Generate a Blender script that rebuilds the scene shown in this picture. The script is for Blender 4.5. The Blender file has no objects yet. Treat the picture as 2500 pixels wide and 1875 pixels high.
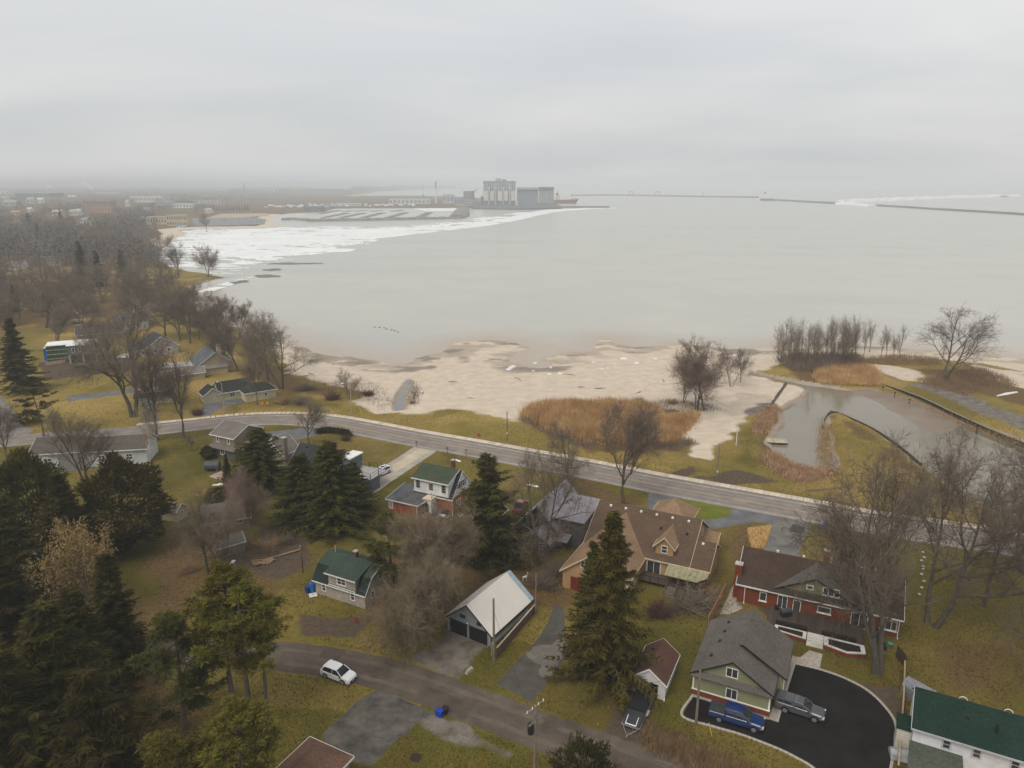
import bpy, bmesh, math, random
import numpy as np
from mathutils import Vector
R = random.Random(11)
RN = np.random.default_rng(11)
SC = bpy.context.scene
COL = SC.collection
PI = math.pi
# ------------------------------------------------------------------ camera, sky, sun, exposure
FPX, HOR, HC = 1750.0, 450.0, 58.0            # focal length and horizon row in photo pixels, flying height in metres
PITCH = math.atan((937.5 - HOR) / FPX)
cam = bpy.data.cameras.new('camera'); cam.sensor_width = 36; cam.lens = FPX / 2500 * 36
cam.clip_start = 1; cam.clip_end = 60000
camo = bpy.data.objects.new('camera', cam); COL.objects.link(camo)
camo.location = (0, 0, HC); camo.rotation_euler = (PI / 2 - PITCH, 0, 0)
SC.camera = camo
SUN_EL, SUN_AZ = math.radians(54), math.radians(215)      # azimuth clockwise from +Y
W = bpy.data.worlds.new('World'); SC.world = W; W.use_nodes = True
nt = W.node_tree; nt.nodes.clear()
def N(t, tree=None, **k):
    n = (tree or nt).nodes.new(t)
    for a, b in k.items(): setattr(n, a, b)
    return n
out = N('ShaderNodeOutputWorld'); bg = N('ShaderNodeBackground'); bg.inputs[1].default_value = 0.1
sky = N('ShaderNodeTexSky', sky_type='NISHITA'); sky.sun_disc = False
sky.sun_elevation = SUN_EL; sky.sun_rotation = SUN_AZ; sky.altitude = 150; sky.dust_density = 3
tc = N('ShaderNodeTexCoord'); sep = N('ShaderNodeSeparateXYZ'); nt.links.new(tc.outputs['Generated'], sep.inputs[0])
def mth(op, a, b=None, tree=None, c=None):
    n = N('ShaderNodeMath', tree, operation=op)
    for i, v in enumerate((a, b, c)):
        if v is None: continue
        if isinstance(v, (int, float)): n.inputs[i].default_value = v
        else: (tree or nt).links.new(v, n.inputs[i])
    return n.outputs[0]
zz = mth('MAXIMUM', sep.outputs[2], 0.0); zz = mth('ADD', zz, 0.16)
cx = mth('DIVIDE', sep.outputs[0], zz); cy = mth('DIVIDE', sep.outputs[1], zz)
cmb = N('ShaderNodeCombineXYZ'); nt.links.new(cx, cmb.inputs[0]); nt.links.new(cy, cmb.inputs[1])
mp = N('ShaderNodeMapping'); nt.links.new(cmb.outputs[0], mp.inputs[0]); mp.inputs[1].default_value = (0.9, 2.3, 0); mp.inputs[3].default_value = (.38, .62, 1)
n1 = N('ShaderNodeTexNoise'); nt.links.new(mp.outputs[0], n1.inputs[0]); n1.inputs['Scale'].default_value = 0.9; n1.inputs['Detail'].default_value = 5; n1.inputs['Roughness'].default_value = .5; n1.inputs['Distortion'].default_value = .4
rp = N('ShaderNodeValToRGB'); nt.links.new(n1.outputs[0], rp.inputs[0])
e = rp.color_ramp.elements
e[0].position = .34; e[0].color = (5.0, 5.2, 5.32, 1)
e[1].position = .66; e[1].color = (6.25, 6.18, 6.1, 1)
mixw = N('ShaderNodeMix', data_type='RGBA'); mixw.inputs[0].default_value = .93
nt.links.new(sky.outputs[0], mixw.inputs[6]); nt.links.new(rp.outputs[0], mixw.inputs[7])
lowc = N('ShaderNodeMapRange'); nt.links.new(sep.outputs[2], lowc.inputs[0]); lowc.inputs[1].default_value = -.02; lowc.inputs[2].default_value = .24; lowc.inputs[3].default_value = .875; lowc.inputs[4].default_value = 1.02; lowc.interpolation_type = 'SMOOTHSTEP'
dim = N('ShaderNodeVectorMath', operation='SCALE'); nt.links.new(mixw.outputs[2], dim.inputs[0]); nt.links.new(lowc.outputs[0], dim.inputs[3])
nt.links.new(dim.outputs[0], bg.inputs[0]); nt.links.new(bg.outputs[0], out.inputs[0])
sl = bpy.data.lights.new('sun', 'SUN'); sl.energy = 1.5; sl.angle = math.radians(36); sl.color = (1, .93, .84)
so = bpy.data.objects.new('sun', sl); COL.objects.link(so)
so.rotation_euler = (PI / 2 - SUN_EL, 0, -SUN_AZ + PI)
so.location = (0, 0, 200)
vs = SC.view_settings; vs.view_transform = 'Standard'; vs.look = 'None'; vs.exposure = 0.40; vs.gamma = 1; vs.use_curve_mapping = False
SC.render.engine = 'CYCLES'; cy_ = SC.cycles
cy_.max_bounces = 8; cy_.diffuse_bounces = 3; cy_.glossy_bounces = 3; cy_.volume_bounces = 4; cy_.transparent_max_bounces = 8
cy_.use_denoising = True; cy_.use_adaptive_sampling = False; cy_.sample_clamp_indirect = 8
# ------------------------------------------------------------------ helpers
_ca, _sa = math.cos(PITCH), math.sin(PITCH)
def S(px, py, z=0.0):
    """survey: the point at height z that the photograph shows at pixel px, py"""
    a = (px - 1250) / FPX; b = (937.5 - py) / FPX
    dx, dy, dz = a, _ca + b * _sa, -_sa + b * _ca
    t = (HC - z) / -dz
    return Vector((dx * t, dy * t, z))
def rowof(x, y, z):
    dz = z - HC
    return 937.5 - FPX * (y * _sa + dz * _ca) / (y * _ca - dz * _sa)
def H_at(base, topy, z0=0):
    g = S(base[0], base[1], z0); lo, hi = -3, 260
    for _ in range(40):
        m = (lo + hi) / 2
        if rowof(g.x, g.y, m) > topy: lo = m
        else: hi = m
    return lo - z0
def tag(o, label=None, cat=None, group=None, kind=None):
    if label: o['label'] = label
    if cat: o['category'] = cat
    if group: o['group'] = group
    if kind: o['kind'] = kind
    return o
def link(name, me, parent=None, loc=None, rz=0, sc=None):
    o = bpy.data.objects.new(name, me); COL.objects.link(o)
    if parent: o.parent = parent
    if loc is not None: o.location = loc
    if rz: o.rotation_euler = (0, 0, rz)
    if sc is not None: o.scale = (sc, sc, sc) if isinstance(sc, (int, float)) else sc
    return o
def thing(name, label, cat, loc=(0, 0, 0), rz=0, group=None):
    return tag(link(name, None, None, loc, rz), label, cat, group)
def npmesh(name, V, tris=None, quads=None, mats=(), midx=None, smooth=False):
    me = bpy.data.meshes.new(name); V = np.asarray(V, np.float32)
    nt_ = 0 if tris is None else len(tris); nq = 0 if quads is None else len(quads)
    me.vertices.add(len(V)); me.vertices.foreach_set('co', V.ravel())
    L = []
    if nt_: L.append(np.asarray(tris, np.int32).ravel())
    if nq: L.append(np.asarray(quads, np.int32).ravel())
    L = np.concatenate(L); me.loops.add(len(L)); me.loops.foreach_set('vertex_index', L)
    st = np.concatenate([np.arange(nt_) * 3, nt_ * 3 + np.arange(nq) * 4]).astype(np.int32)
    me.polygons.add(nt_ + nq); me.polygons.foreach_set('loop_start', st)
    for m in mats: me.materials.append(m)
    if midx is not None: me.polygons.foreach_set('material_index', np.asarray(midx, np.int32))
    if smooth: me.polygons.foreach_set('use_smooth', np.ones(nt_ + nq, bool))
    me.update(calc_edges=True)
    return me
class MB:
    """collects solids and faces into one mesh"""
    def __init__(s): s.v = []; s.f = []; s.m = []; s.mi = 0
    def add(s, vs, fs):
        b = len(s.v); s.v += [tuple(v) for v in vs]; s.f += [tuple(b + i for i in f) for f in fs]; s.m += [s.mi] * len(fs); return s
    def box(s, x0, x1, y0, y1, z0, z1):
        return s.hexa([(x0, y0, z0), (x1, y0, z0), (x1, y1, z0), (x0, y1, z0)], [(x0, y0, z1), (x1, y0, z1), (x1, y1, z1), (x0, y1, z1)])
    def hexa(s, lo, hi): return s.loft([lo, hi])
    def loft(s, rings, cap=True):
        n = len(rings[0]); vs = [p for r in rings for p in r]; fs = []
        for k in range(len(rings) - 1):
            for i in range(n):
                j = (i + 1) % n; fs.append((k * n + i, k * n + j, (k + 1) * n + j, (k + 1) * n + i))
        if cap: fs += [tuple(range(n))[::-1], tuple((len(rings) - 1) * n + i for i in range(n))]
        return s.add(vs, fs)
    def slab(s, pts, t):
        return s.loft([[(p[0], p[1], p[2] - t) for p in pts], [tuple(p) for p in pts]])
    def cyl(s, x, y, z0, z1, r0, r1=None, n=10):
        r1 = r0 if r1 is None else r1
        c = [(math.cos(2 * PI * i / n), math.sin(2 * PI * i / n)) for i in range(n)]
        return s.loft([[(x + a * r0, y + b * r0, z0) for a, b in c], [(x + a * r1, y + b * r1, z1) for a, b in c]])
    def tube(s, pts, r, n=5):
        pts = [Vector(p) for p in pts]; rings = []
        for i, p in enumerate(pts):
            d = (pts[min(i + 1, len(pts) - 1)] - pts[max(i - 1, 0)]).normalized()
            a = d.orthogonal().normalized() if abs(d.z) > .9 else d.cross(Vector((0, 0, 1))).normalized()
            b = d.cross(a); rr = r[i] if isinstance(r, (list, tuple)) else r
            rings.append([p + (a * math.cos(2 * PI * k / n) + b * math.sin(2 * PI * k / n)) * rr for k in range(n)])
        return s.loft(rings)
    def board(s, p, q, out_, h, th=.04, dz=.03):
        """a trim board along p-q, standing proud by th, hanging h below"""
        p = Vector(p); q = Vector(q); o = Vector(out_)
        a = [p, q, q + o * th, p + o * th]
        return s.loft([[v - Vector((0, 0, h)) for v in a], [v + Vector((0, 0, dz)) for v in a]])
    def build(s, name, mats, parent=None, loc=None, rz=0, smooth=False, fix=True):
        me = bpy.data.meshes.new(name); me.from_pydata(s.v, [], s.f)
        for m in (mats if isinstance(mats, (list, tuple)) else [mats]): me.materials.append(m)
        me.polygons.foreach_set('material_index', s.m)
        if fix:
            bm = bmesh.new(); bm.from_mesh(me); bmesh.ops.recalc_face_normals(bm, faces=bm.faces); bm.to_mesh(me); bm.free()
        if smooth: me.polygons.foreach_set('use_smooth', [True] * len(me.polygons))
        me.update()
        return link(name, me, parent, loc, rz)
def struct(name, me_or_obj): return tag(me_or_obj, kind='structure')
def copy_tree(o, loc=None, rz=None, label=None, group=None, sc=None):
    def rec(a, par):
        c = a.copy(); COL.objects.link(c)
        if par: c.parent = par
        for ch in KIDS.get(a.name, ()): rec(ch, c)
        return c
    KIDS = {}
    for x in [o] + list(o.children_recursive): KIDS[x.name] = list(x.children)
    c = rec(o, None)
    if loc is not None: c.location = loc
    if rz is not None: c.rotation_euler = (0, 0, rz)
    if sc is not None: c.scale = (sc, sc, sc)
    if label: c['label'] = label
    if group: c['group'] = group
    return c
# ------------------------------------------------------------------ materials
MC = {}
def M(name, c, rough=.85, var=.18, scale=1.5, bump=0., bscale=None, metal=0., rand=0., c2=None, spec=None, lines=None, coat=0.):
    """procedural material: two colours mixed by noise in object space, optional relief, optional seams (axis, period)"""
    if name in MC: return MC[name]
    m = bpy.data.materials.new(name); m.use_nodes = True; t = m.node_tree; b = t.nodes['Principled BSDF']; MC[name] = m
    b.inputs['Roughness'].default_value = rough; b.inputs['Metallic'].default_value = metal
    b.inputs['Specular IOR Level'].default_value = (.08 if rough >= .84 else .3) if spec is None else spec
    if coat: b.inputs['Coat Weight'].default_value = coat; b.inputs['Coat Roughness'].default_value = .06
    tcn = N('ShaderNodeTexCoord', t)
    nz = N('ShaderNodeTexNoise', t); t.links.new(tcn.outputs['Object'], nz.inputs[0]); nz.inputs['Scale'].default_value = scale; nz.inputs['Detail'].default_value = 6; nz.inputs['Roughness'].default_value = .65
    mx = N('ShaderNodeMix', t, data_type='RGBA')
    rpn = N('ShaderNodeMapRange', t); rpn.inputs[1].default_value = .3; rpn.inputs[2].default_value = .7
    t.links.new(nz.outputs[0], rpn.inputs[0]); t.links.new(rpn.outputs[0], mx.inputs[0])
    if c2 is None: a_, b_ = [v * (1 - var) for v in c], [min(1, v * (1 + var)) for v in c]
    else: a_, b_ = c, c2
    mx.inputs[6].default_value = (*a_, 1); mx.inputs[7].default_value = (*b_, 1)
    col = mx.outputs[2]
    if rough > .45:                                # broad weathering
        nw = N('ShaderNodeTexNoise', t); t.links.new(tcn.outputs['Object'], nw.inputs[0]); nw.inputs['Scale'].default_value = .37; nw.inputs['Detail'].default_value = 5; nw.inputs['Roughness'].default_value = .7
        rw = N('ShaderNodeMapRange', t); rw.inputs[1].default_value = .32; rw.inputs[2].default_value = .68; rw.inputs[3].default_value = .80; rw.inputs[4].default_value = 1.14; t.links.new(nw.outputs[0], rw.inputs[0])
        vw = N('ShaderNodeVectorMath', t, operation='SCALE'); t.links.new(col, vw.inputs[0]); t.links.new(rw.outputs[0], vw.inputs[3]); col = vw.outputs[0]
    if rand:
        oi = N('ShaderNodeObjectInfo', t); hs = N('ShaderNodeHueSaturation', t)
        v = mth('MULTIPLY_ADD', oi.outputs['Random'], rand * 2, t, 1 - rand); t.links.new(v, hs.inputs['Value'])
        h = mth('MULTIPLY_ADD', oi.outputs['Random'], .03, t, .485); t.links.new(h, hs.inputs['Hue'])
        t.links.new(col, hs.inputs['Color']); col = hs.outputs[0]
    hgt = None
    if lines:
        ax, per, dep = lines
        sp = N('ShaderNodeSeparateXYZ', t); t.links.new(tcn.outputs['Object'], sp.inputs[0])
        fr = mth('FRACT', mth('DIVIDE', sp.outputs['XYZ'.index(ax)], per, t), None, t)
        seam = mth('LESS_THAN', fr, .14, t)
        dk = N('ShaderNodeMix', t, data_type='RGBA', blend_type='MULTIPLY'); t.links.new(mth('MULTIPLY', seam, dep, t), dk.inputs[0])
        t.links.new(col, dk.inputs[6]); dk.inputs[7].default_value = (.45, .45, .45, 1); col = dk.outputs[2]
    t.links.new(col, b.inputs['Base Color'])
    if bump:
        bn = N('ShaderNodeBump', t); bn.inputs['Strength'].default_value = bump; bn.inputs['Distance'].default_value = .05
        nb = N('ShaderNodeTexNoise', t); t.links.new(tcn.outputs['Object'], nb.inputs[0]); nb.inputs['Scale'].default_value = bscale or scale * 4; nb.inputs['Detail'].default_value = 4
        t.links.new(nb.outputs[0], bn.inputs['Height']); t.links.new(bn.outputs[0], b.inputs['Normal'])
    return m
white = M('white_paint', (.74, .73, .70), .55, .07)
glass = M('window_glass', (.018, .021, .025), .06, .5, .8, spec=.6, c2=(.075, .075, .072), rand=.35)
blackm = M('black_plastic', (.02, .02, .022), .5, .2)
dark_metal = M('dark_metal', (.06, .06, .065), .5, .2, metal=.3)
grey_metal = M('grey_metal', (.32, .33, .34), .45, .15, metal=.4)
wood_old = M('weathered_wood', (.20, .165, .13), .9, .3, 3)
wood_tan = M('tan_cedar_boards', (.40, .20, .085), .8, .25, 2)
wood_brown = M('brown_stained_wood', (.085, .062, .048), .85, .3, 3)
concrete = M('concrete', (.42, .385, .33), .9, .2, .8, bump=.2)
asphalt_new = M('new_black_asphalt', (.016, .0145, .014), .85, .45, .22, bump=.25, bscale=12)
asphalt_blue = M('grey_asphalt', (.135, .135, .14), .85, .25, .35, bump=.25, bscale=10)
brick_red = M('orange_red_brick', (.31, .105, .048), .85, .22, 3, bump=.3, bscale=14, lines=('Z', .23, .25))
brick_dark = M('deep_red_brick', (.185, .044, .018), .8, .2, 3, bump=.3, bscale=14, lines=('Z', .23, .25))
# ------------------------------------------------------------------ terrain
WL = -1.2                                     # lake level
def PX(pts, z=0.0): return np.array([S(a, b, z)[:2] for a, b in pts])
def hash2(ix, iy, seed):
    h = np.sin(ix * 127.1 + iy * 311.7 + seed * 74.7) * 43758.5453
    return h - np.floor(h)
def vnoise(x, y, seed=0):
    ix = np.floor(x); iy = np.floor(y); fx = x - ix; fy = y - iy
    fx = fx * fx * (3 - 2 * fx); fy = fy * fy * (3 - 2 * fy)
    a = hash2(ix, iy, seed); b = hash2(ix + 1, iy, seed); c = hash2(ix, iy + 1, seed); d = hash2(ix + 1, iy + 1, seed)
    return (a * (1 - fx) + b * fx) * (1 - fy) + (c * (1 - fx) + d * fx) * fy
def fbm(x, y, s, seed=0, o=4):
    r = 0; a = .5; x = x / s; y = y / s
    for k in range(o): r = r + a * vnoise(x, y, seed + k * 7); a *= .5; x = x * 2.03 + 3.1; y = y * 2.03 + 1.7
    return r / (1 - .5 ** o)
def sdist(X, Y, poly, pad):
    """signed distance (positive inside) to a polygon, exact within pad of its box"""
    out_ = np.full(X.shape, -1e3); lo = poly.min(0) - pad; hi = poly.max(0) + pad
    m = (X > lo[0]) & (X < hi[0]) & (Y > lo[1]) & (Y < hi[1])
    x = X[m]; y = Y[m]
    if not len(x): return out_
    d = np.full(x.shape, 1e9); ins = np.zeros(x.shape, bool)
    for i in range(len(poly)):
        ax, ay = poly[i - 1]; bx, by = poly[i]; ex, ey = bx - ax, by - ay
        t = np.clip(((x - ax) * ex + (y - ay) * ey) / (ex * ex + ey * ey + 1e-9), 0, 1)
        d = np.minimum(d, (x - ax - t * ex) ** 2 + (y - ay - t * ey) ** 2)
        c = (ay > y) != (by > y)
        ins ^= c & (x < ex * (y - ay) / (ey if abs(ey) > 1e-9 else 1e-9) + ax)
    d = np.sqrt(d); out_[m] = np.where(ins, d, -d)
    return out_
def spline(pts, n=8):
    P = [Vector((p[0], p[1])) for p in pts]; P = [P[0] * 2 - P[1]] + P + [P[-1] * 2 - P[-2]]; r = []
    for i in range(1, len(P) - 2):
        for k in range(n):
            t = k / n; a, b, c, d = P[i - 1:i + 3]
            r.append(.5 * (2 * b + (c - a) * t + (2 * a - 5 * b + 4 * c - d) * t * t + (3 * b - a - 3 * c + d) * t ** 3))
    return r + [P[-2]]
LAKE_PX = [(4200, 1010), (2900, 905), (2500, 877), (2400, 864), (2275, 854), (2195, 848), (2085, 841), (1990, 842), (1926, 844), (1880, 850), (1840, 853), (1800, 857), (1730, 850), (1662, 846), (1600, 850), (1548, 853), (1529, 854), (1508, 840), (1490, 831), (1472, 834), (1466, 850), (1453, 861),
  (1405, 864), (1370, 872), (1330, 880), (1300, 884), (1270, 880), (1290, 862), (1300, 846), (1270, 838), (1230, 832), (1195, 832), (1150, 840), (1115, 852), (1090, 870), (1043, 886), (996, 900), (960, 897), (920, 890), (885, 884), (821, 874), (758, 862), (735, 853), (700, 842), (640, 825), (590, 808), (540, 790), (500, 775), (475, 752), (462, 730), (449, 706), (478, 694), (538, 679), (506, 670), (456, 663), (411, 650), (385, 636), (373, 621), (398, 606), (418, 590), (450, 572), (430, 562), (475, 558), (560, 557), (665, 555), (676, 550), (655, 541), (668, 527), (700, 521), (790, 517), (812, 509), (900, 508.5), (1007, 508), (1134, 507), (1157, 509), (1260, 511), (1369, 508.5), (1485, 507.4), (1485, 506.4), (1400, 505), (1352, 503), (1340, 497), (1200, 490), (1172, 484), (1100, 480), (1025, 478), (950, 477.5), (868, 477), (880, 474), (930, 469), (1030, 464.8), (1180, 461.5), (1500, 458.5), (2700, 456.5), (4600, 459), (6800, 480)]
LAKE = PX(LAKE_PX, WL)
CREEK_PX = [(1846, 917), (1895, 926), (1960, 938), (2021, 946), (2069, 956), (2120, 974), (2180, 1003), (2216, 1030), (2250, 1050), (2290, 1056), (2336, 1051), (2350, 1030), (2400, 1050), (2500, 1090), (2700, 1180), (2700, 1380), (2460, 1262), (2363, 1212), (2243, 1129), (2207, 1097), (2148, 1056), (2090, 1027), (2034, 1006), (2010, 1021), (2003, 1056), (2021, 1104), (2022, 1142), (1985, 1150), (1936, 1136), (1880, 1092), (1904, 1063), (1917, 1025), (1908, 1012), (1942, 990), (1974, 974), (1978, 958), (1958, 946), (1914, 933), (1846, 921)]
CREEK = PX(CREEK_PX, WL)
STREAM = PX([(967, 1004), (987, 1001), (988, 970), (1003, 929), (997, 928), (973, 966), (965, 986)], -.5)
sgrid = np.concatenate([np.linspace(-1.9, -.97, 14)[:-1], np.arange(-.97, .97, .0044), np.linspace(.97, 1.9, 14)])
yr = [12., 30, 45, 52, 57]
while yr[-1] < 900: yr.append(yr[-1] * 1.0052 + .06)
while yr[-1] < 3500: yr.append(yr[-1] * 1.012)
while yr[-1] < 14500: yr.append(yr[-1] * 1.06)
yr = np.array(yr)
GY, GS = np.meshgrid(yr, sgrid, indexing='ij'); GX = GS * np.maximum(GY, 40)
dl = sdist(GX, GY, LAKE, 400); dc = sdist(GX, GY, CREEK, 60); dst = sdist(GX, GY, STREAM, 8)
nz1 = fbm(GX, GY, 26, 3); nz2 = fbm(GX, GY, 6, 5); nz3 = fbm(GX, GY, 90, 9); nz4 = fbm(GX, GY, 1.6, 15, 3)
far = np.clip((GY - 420) / 300, 0, 1)
def sstep(a, b, v): t = np.clip((v - a) / (b - a), 0, 1); return t * t * (3 - 2 * t)
# beach slopes gently, banks fall faster
shore = np.where(dl > -1e3 + 1, -dl, 500.)                       # metres inland of the lake edge
shoreN = shore + (nz1 - .5) * (8 + 20 * (1 - far) * (GX > -60) * (GX < 75)) + (nz2 - .5) * 4
slope = .030 + .10 * sstep(-78, -92, GX) * (1 - far) + .5 * far
zl = WL + np.where(shoreN > 0, shoreN * slope, shoreN * .02)
zl = np.minimum(zl, 0); zl = np.maximum(zl, -3.2)
bank = sstep(1080, 1140, 1e3 + 0 * GX)
ck = np.where(dc > -999, -dc + (nz2 - .5) * 2.6, 50.)
zc = np.clip(WL + np.where(ck > 0, ck * .42, ck * .35), -2.6, 0)
# exposed mudflat inside the creek, north-east part
mudp = PX([(2069, 955), (2125, 952), (2200, 968), (2290, 1005), (2352, 1028), (2346, 1042), (2336, 1052), (2290, 1058), (2248, 1052), (2214, 1032), (2178, 1006), (2118, 976)], WL)
dm = sdist(GX, GY, mudp, 30)
GZ = np.minimum(zl, zc)
trenchS = np.where(dst > -999, -dst, 50.); GZ = np.minimum(GZ, np.clip(-.62 + np.maximum(trenchS, 0) * .5, -.62, 0) if True else GZ)
GZ = np.where(trenchS < 0, -.75, GZ)
GZ = np.where(dm > -6, np.minimum(GZ, WL + .10 + .012 * (nz2 - .5) * 10 + np.clip(-dm, 0, 6) * .18), GZ)
# low dunes on the beach only
sand_px = [(700, 838), (735, 850), (885, 860), (1000, 820), (1660, 790), (1880, 840), (1897, 850), (1935, 880), (1860, 905), (1846, 918), (1914, 934), (1960, 946), (1980, 958), (1977, 975), (1945, 992), (1910, 1013), (1885, 985), (1850, 985), (1820, 1020), (1801, 1033), (1793, 1072), (1745, 1100), (1735, 1122), (1694, 1112), (1668, 1060), (1702, 1020), (1640, 1000), (1500, 985), (1400, 985), (1290, 998), (1258, 1026), (1185, 1014), (1140, 1003), (1090, 998), (1027, 1012), (973, 1015), (942, 1008), (885, 993), (863, 980), (885, 962), (850, 945), (790, 940), (760, 920), (715, 915), (690, 880)]
def mask(px, w=2., nz=None, amp=3., z=0.0, pad=None):
    d = sdist(GX, GY, PX(px, z), (pad or amp + w + 2)); d = d + ((nz2 if nz is None else nz) - .5) * 2 * amp
    return sstep(-w, w, d)
sand = mask(sand_px, 2.4, None, 4., 0, 40)
sand = np.maximum(sand, sstep(4, -2, shoreN - 9 - 3 * nz1) * (1 - far) * (GX > -92))                        # strip along the water
sand = np.maximum(sand, sstep(6, -4, shore - 22) * sstep(-330, -350, GX) * (GY > 500) * (GX < 50) * (GY < 1500))  # far shore beach
sand = np.maximum(sand, mask([(1880, 850), (2085, 838), (2195, 846), (2275, 852), (2520, 878), (2520, 908), (2400, 884), (2275, 872), (2200, 872), (2120, 872), (2085, 855), (1960, 880), (1900, 880)], 1.5, None, 3))
sand = np.maximum(sand, .85 * mask([(2107, 885), (2160, 888), (2230, 905), (2270, 925), (2215, 932)], 2, None, 4))
sand = np.maximum(sand, .9 * mask([(2380, 890), (2520, 905), (2520, 950), (2420, 925)], 2, None, 6))
sand = np.maximum(sand, mask([(845, 478), (930, 468), (1030, 463), (1190, 460.6), (1190, 461.8), (1030, 465.5), (930, 470.5), (868, 478.5)], 8, nz3, 8))
dirt = np.zeros_like(GX); gravel = np.zeros_like(GX); leaf = np.zeros_like(GX); green = np.zeros_like(GX); straw = np.zeros_like(GX)
for q in ([(736, 1503), (905, 1505), (875, 1562), (744, 1545)], [(1700, 1165), (1800, 1145), (1900, 1175), (1780, 1185)], [(2020, 1190), (2080, 1178), (2090, 1195), (1960, 1200)], [(1500, 1793), (1568, 1812), (1590, 1744), (1608, 1717), (1546, 1687), (1520, 1720)], [(640, 1280), (730, 1290), (760, 1380), (680, 1420), (600, 1390)],
          [(95, 885), (330, 865), (345, 900), (230, 915), (110, 930)], [(1860, 1480), (1900, 1460), (1935, 1500), (1900, 1520)], [(2100, 1670), (2190, 1680), (2200, 1760), (2150, 1720)], [(1635, 1180), (1700, 1150), (1690, 1140), (1620, 1160)],
          [(490, 1360), (640, 1330), (700, 1380), (560, 1420)], [(1570, 1460), (1640, 1480), (1740, 1450), (1790, 1420), (1750, 1480), (1650, 1500)]): dirt = np.maximum(dirt, mask(q, 1.2, None, 1.8))
for q in ([(1027, 1609), (1099, 1540), (1190, 1574), (1150, 1605), (1118, 1655)], [(1050, 1756), (1180, 1806), (1240, 1838), (1160, 1812), (1090, 1785)], [(2107, 895), (2220, 935), (2330, 945), (2420, 990), (2520, 1020), (2520, 1055), (2400, 1012), (2290, 962), (2210, 938)], [(1760, 990), (1830, 950), (1890, 955), (1905, 985), (1860, 1010), (1800, 1020), (1750, 1015)]):
    gravel = np.maximum(gravel, mask(q, 1.2, None, 1.8))
for q in ([(420, 1290), (650, 1320), (700, 1430), (640, 1520), (400, 1500), (330, 1400)], [(950, 1360), (1180, 1380), (1330, 1350), (1420, 1380), (1370, 1500), (1250, 1450), (1080, 1500), (900, 1480)], [(1360, 1170), (1460, 1170), (1580, 1230), (1500, 1250), (1400, 1230)], [(1275, 1010), (1340, 1060), (1420, 1100), (1560, 1105), (1670, 1085), (1650, 1055), (1400, 1000)], [(1880, 1060), (1895, 1020), (1880, 985), (1850, 1010), (1845, 1120), (1900, 1165), (1960, 1180), (2040, 1160), (2030, 1120), (1960, 1160), (1890, 1120)],
          [(2030, 1015), (2100, 1035), (2207, 1110), (2350, 1220), (2400, 1260), (2300, 1240), (2180, 1120), (2080, 1060)], [(1250, 1780), (1500, 1840), (1900, 1900), (1600, 1840)], [(1880, 850), (2100, 870), (2120, 900), (2080, 930), (1960, 930), (1900, 890)], [(2230, 900), (2420, 900), (2520, 960), (2520, 1000), (2330, 940)], [(820, 935), (900, 930), (960, 960), (960, 1010), (900, 980)], [(0, 1350), (300, 1400), (480, 1700), (480, 1900), (0, 1900)],
          [(1370, 985), (1700, 960), (1720, 1000), (1640, 1015), (1500, 1000)], [(2260, 1560), (2480, 1560), (2480, 1700), (2300, 1690)], [(560, 905), (700, 880), (740, 930), (820, 950), (810, 970), (650, 950)], [(1820, 1275), (1890, 1300), (1870, 1360), (1800, 1370), (1750, 1330)]):
    leaf = np.maximum(leaf, mask(q, 2.5, None, 3.5) * .8)
leaf = np.maximum(leaf, .9 * sstep(900, 1500, GY) * (GX < 0)); leaf = np.maximum(leaf, sstep(235, 330, GY) * sstep(.28, .5, nz1) * .9 * (shore > 22) * (GX < -70))
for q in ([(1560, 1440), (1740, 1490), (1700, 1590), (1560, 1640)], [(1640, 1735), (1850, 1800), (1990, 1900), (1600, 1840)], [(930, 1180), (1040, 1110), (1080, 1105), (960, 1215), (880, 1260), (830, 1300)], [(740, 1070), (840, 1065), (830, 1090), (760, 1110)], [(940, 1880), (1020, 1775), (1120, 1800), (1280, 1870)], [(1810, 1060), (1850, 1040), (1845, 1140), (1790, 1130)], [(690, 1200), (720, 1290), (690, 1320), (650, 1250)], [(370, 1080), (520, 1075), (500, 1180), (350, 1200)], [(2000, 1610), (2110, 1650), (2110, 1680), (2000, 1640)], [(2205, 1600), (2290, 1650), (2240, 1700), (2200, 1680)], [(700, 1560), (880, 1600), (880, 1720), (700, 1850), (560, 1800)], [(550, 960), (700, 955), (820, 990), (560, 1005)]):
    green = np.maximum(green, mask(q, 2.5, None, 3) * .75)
straw = np.maximum(straw, mask([(1826, 1288), (1884, 1281), (1868, 1340), (1832, 1338)], .5, None, .5))
wrack = np.exp(-((shore - 21 - (nz1 - .5) * 14) / 1.1) ** 2) * sstep(.42, .6, nz2) * (GX > -78) * (GX < 110) * (GY < 420)
dirt = np.maximum(dirt, wrack * .8)
ROADY = np.interp(GX, np.linspace(-120, 100, 12), [S(0, 1078)[1] + 2] * 2 + [float(np.interp(q, [-91, -72, -50, -12, 20, 60, 86], [172, 177, 172, 162, 147, 127, 113])) for q in np.linspace(-80, 100, 10)])
green = np.maximum(green, sstep(2, -6, GY - ROADY) * (.68 + .6 * (nz1 - .5)))  # near lots: greener turf, with lens falloff painted in as darker colour
wet = sstep(-.62, -1.12, GZ) * (.30 + .75 * sstep(.40, .62, fbm(GX, GY * 1.8, 9, 31))) * (1 - far * .6); wet = np.maximum(wet, sstep(-2, 1, dm))
wet = np.maximum(wet, .55 * mask([(1750, 1000), (1800, 958), (1880, 962), (1900, 985), (1850, 1012), (1780, 1018)], 2, None, 2.5))
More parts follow.
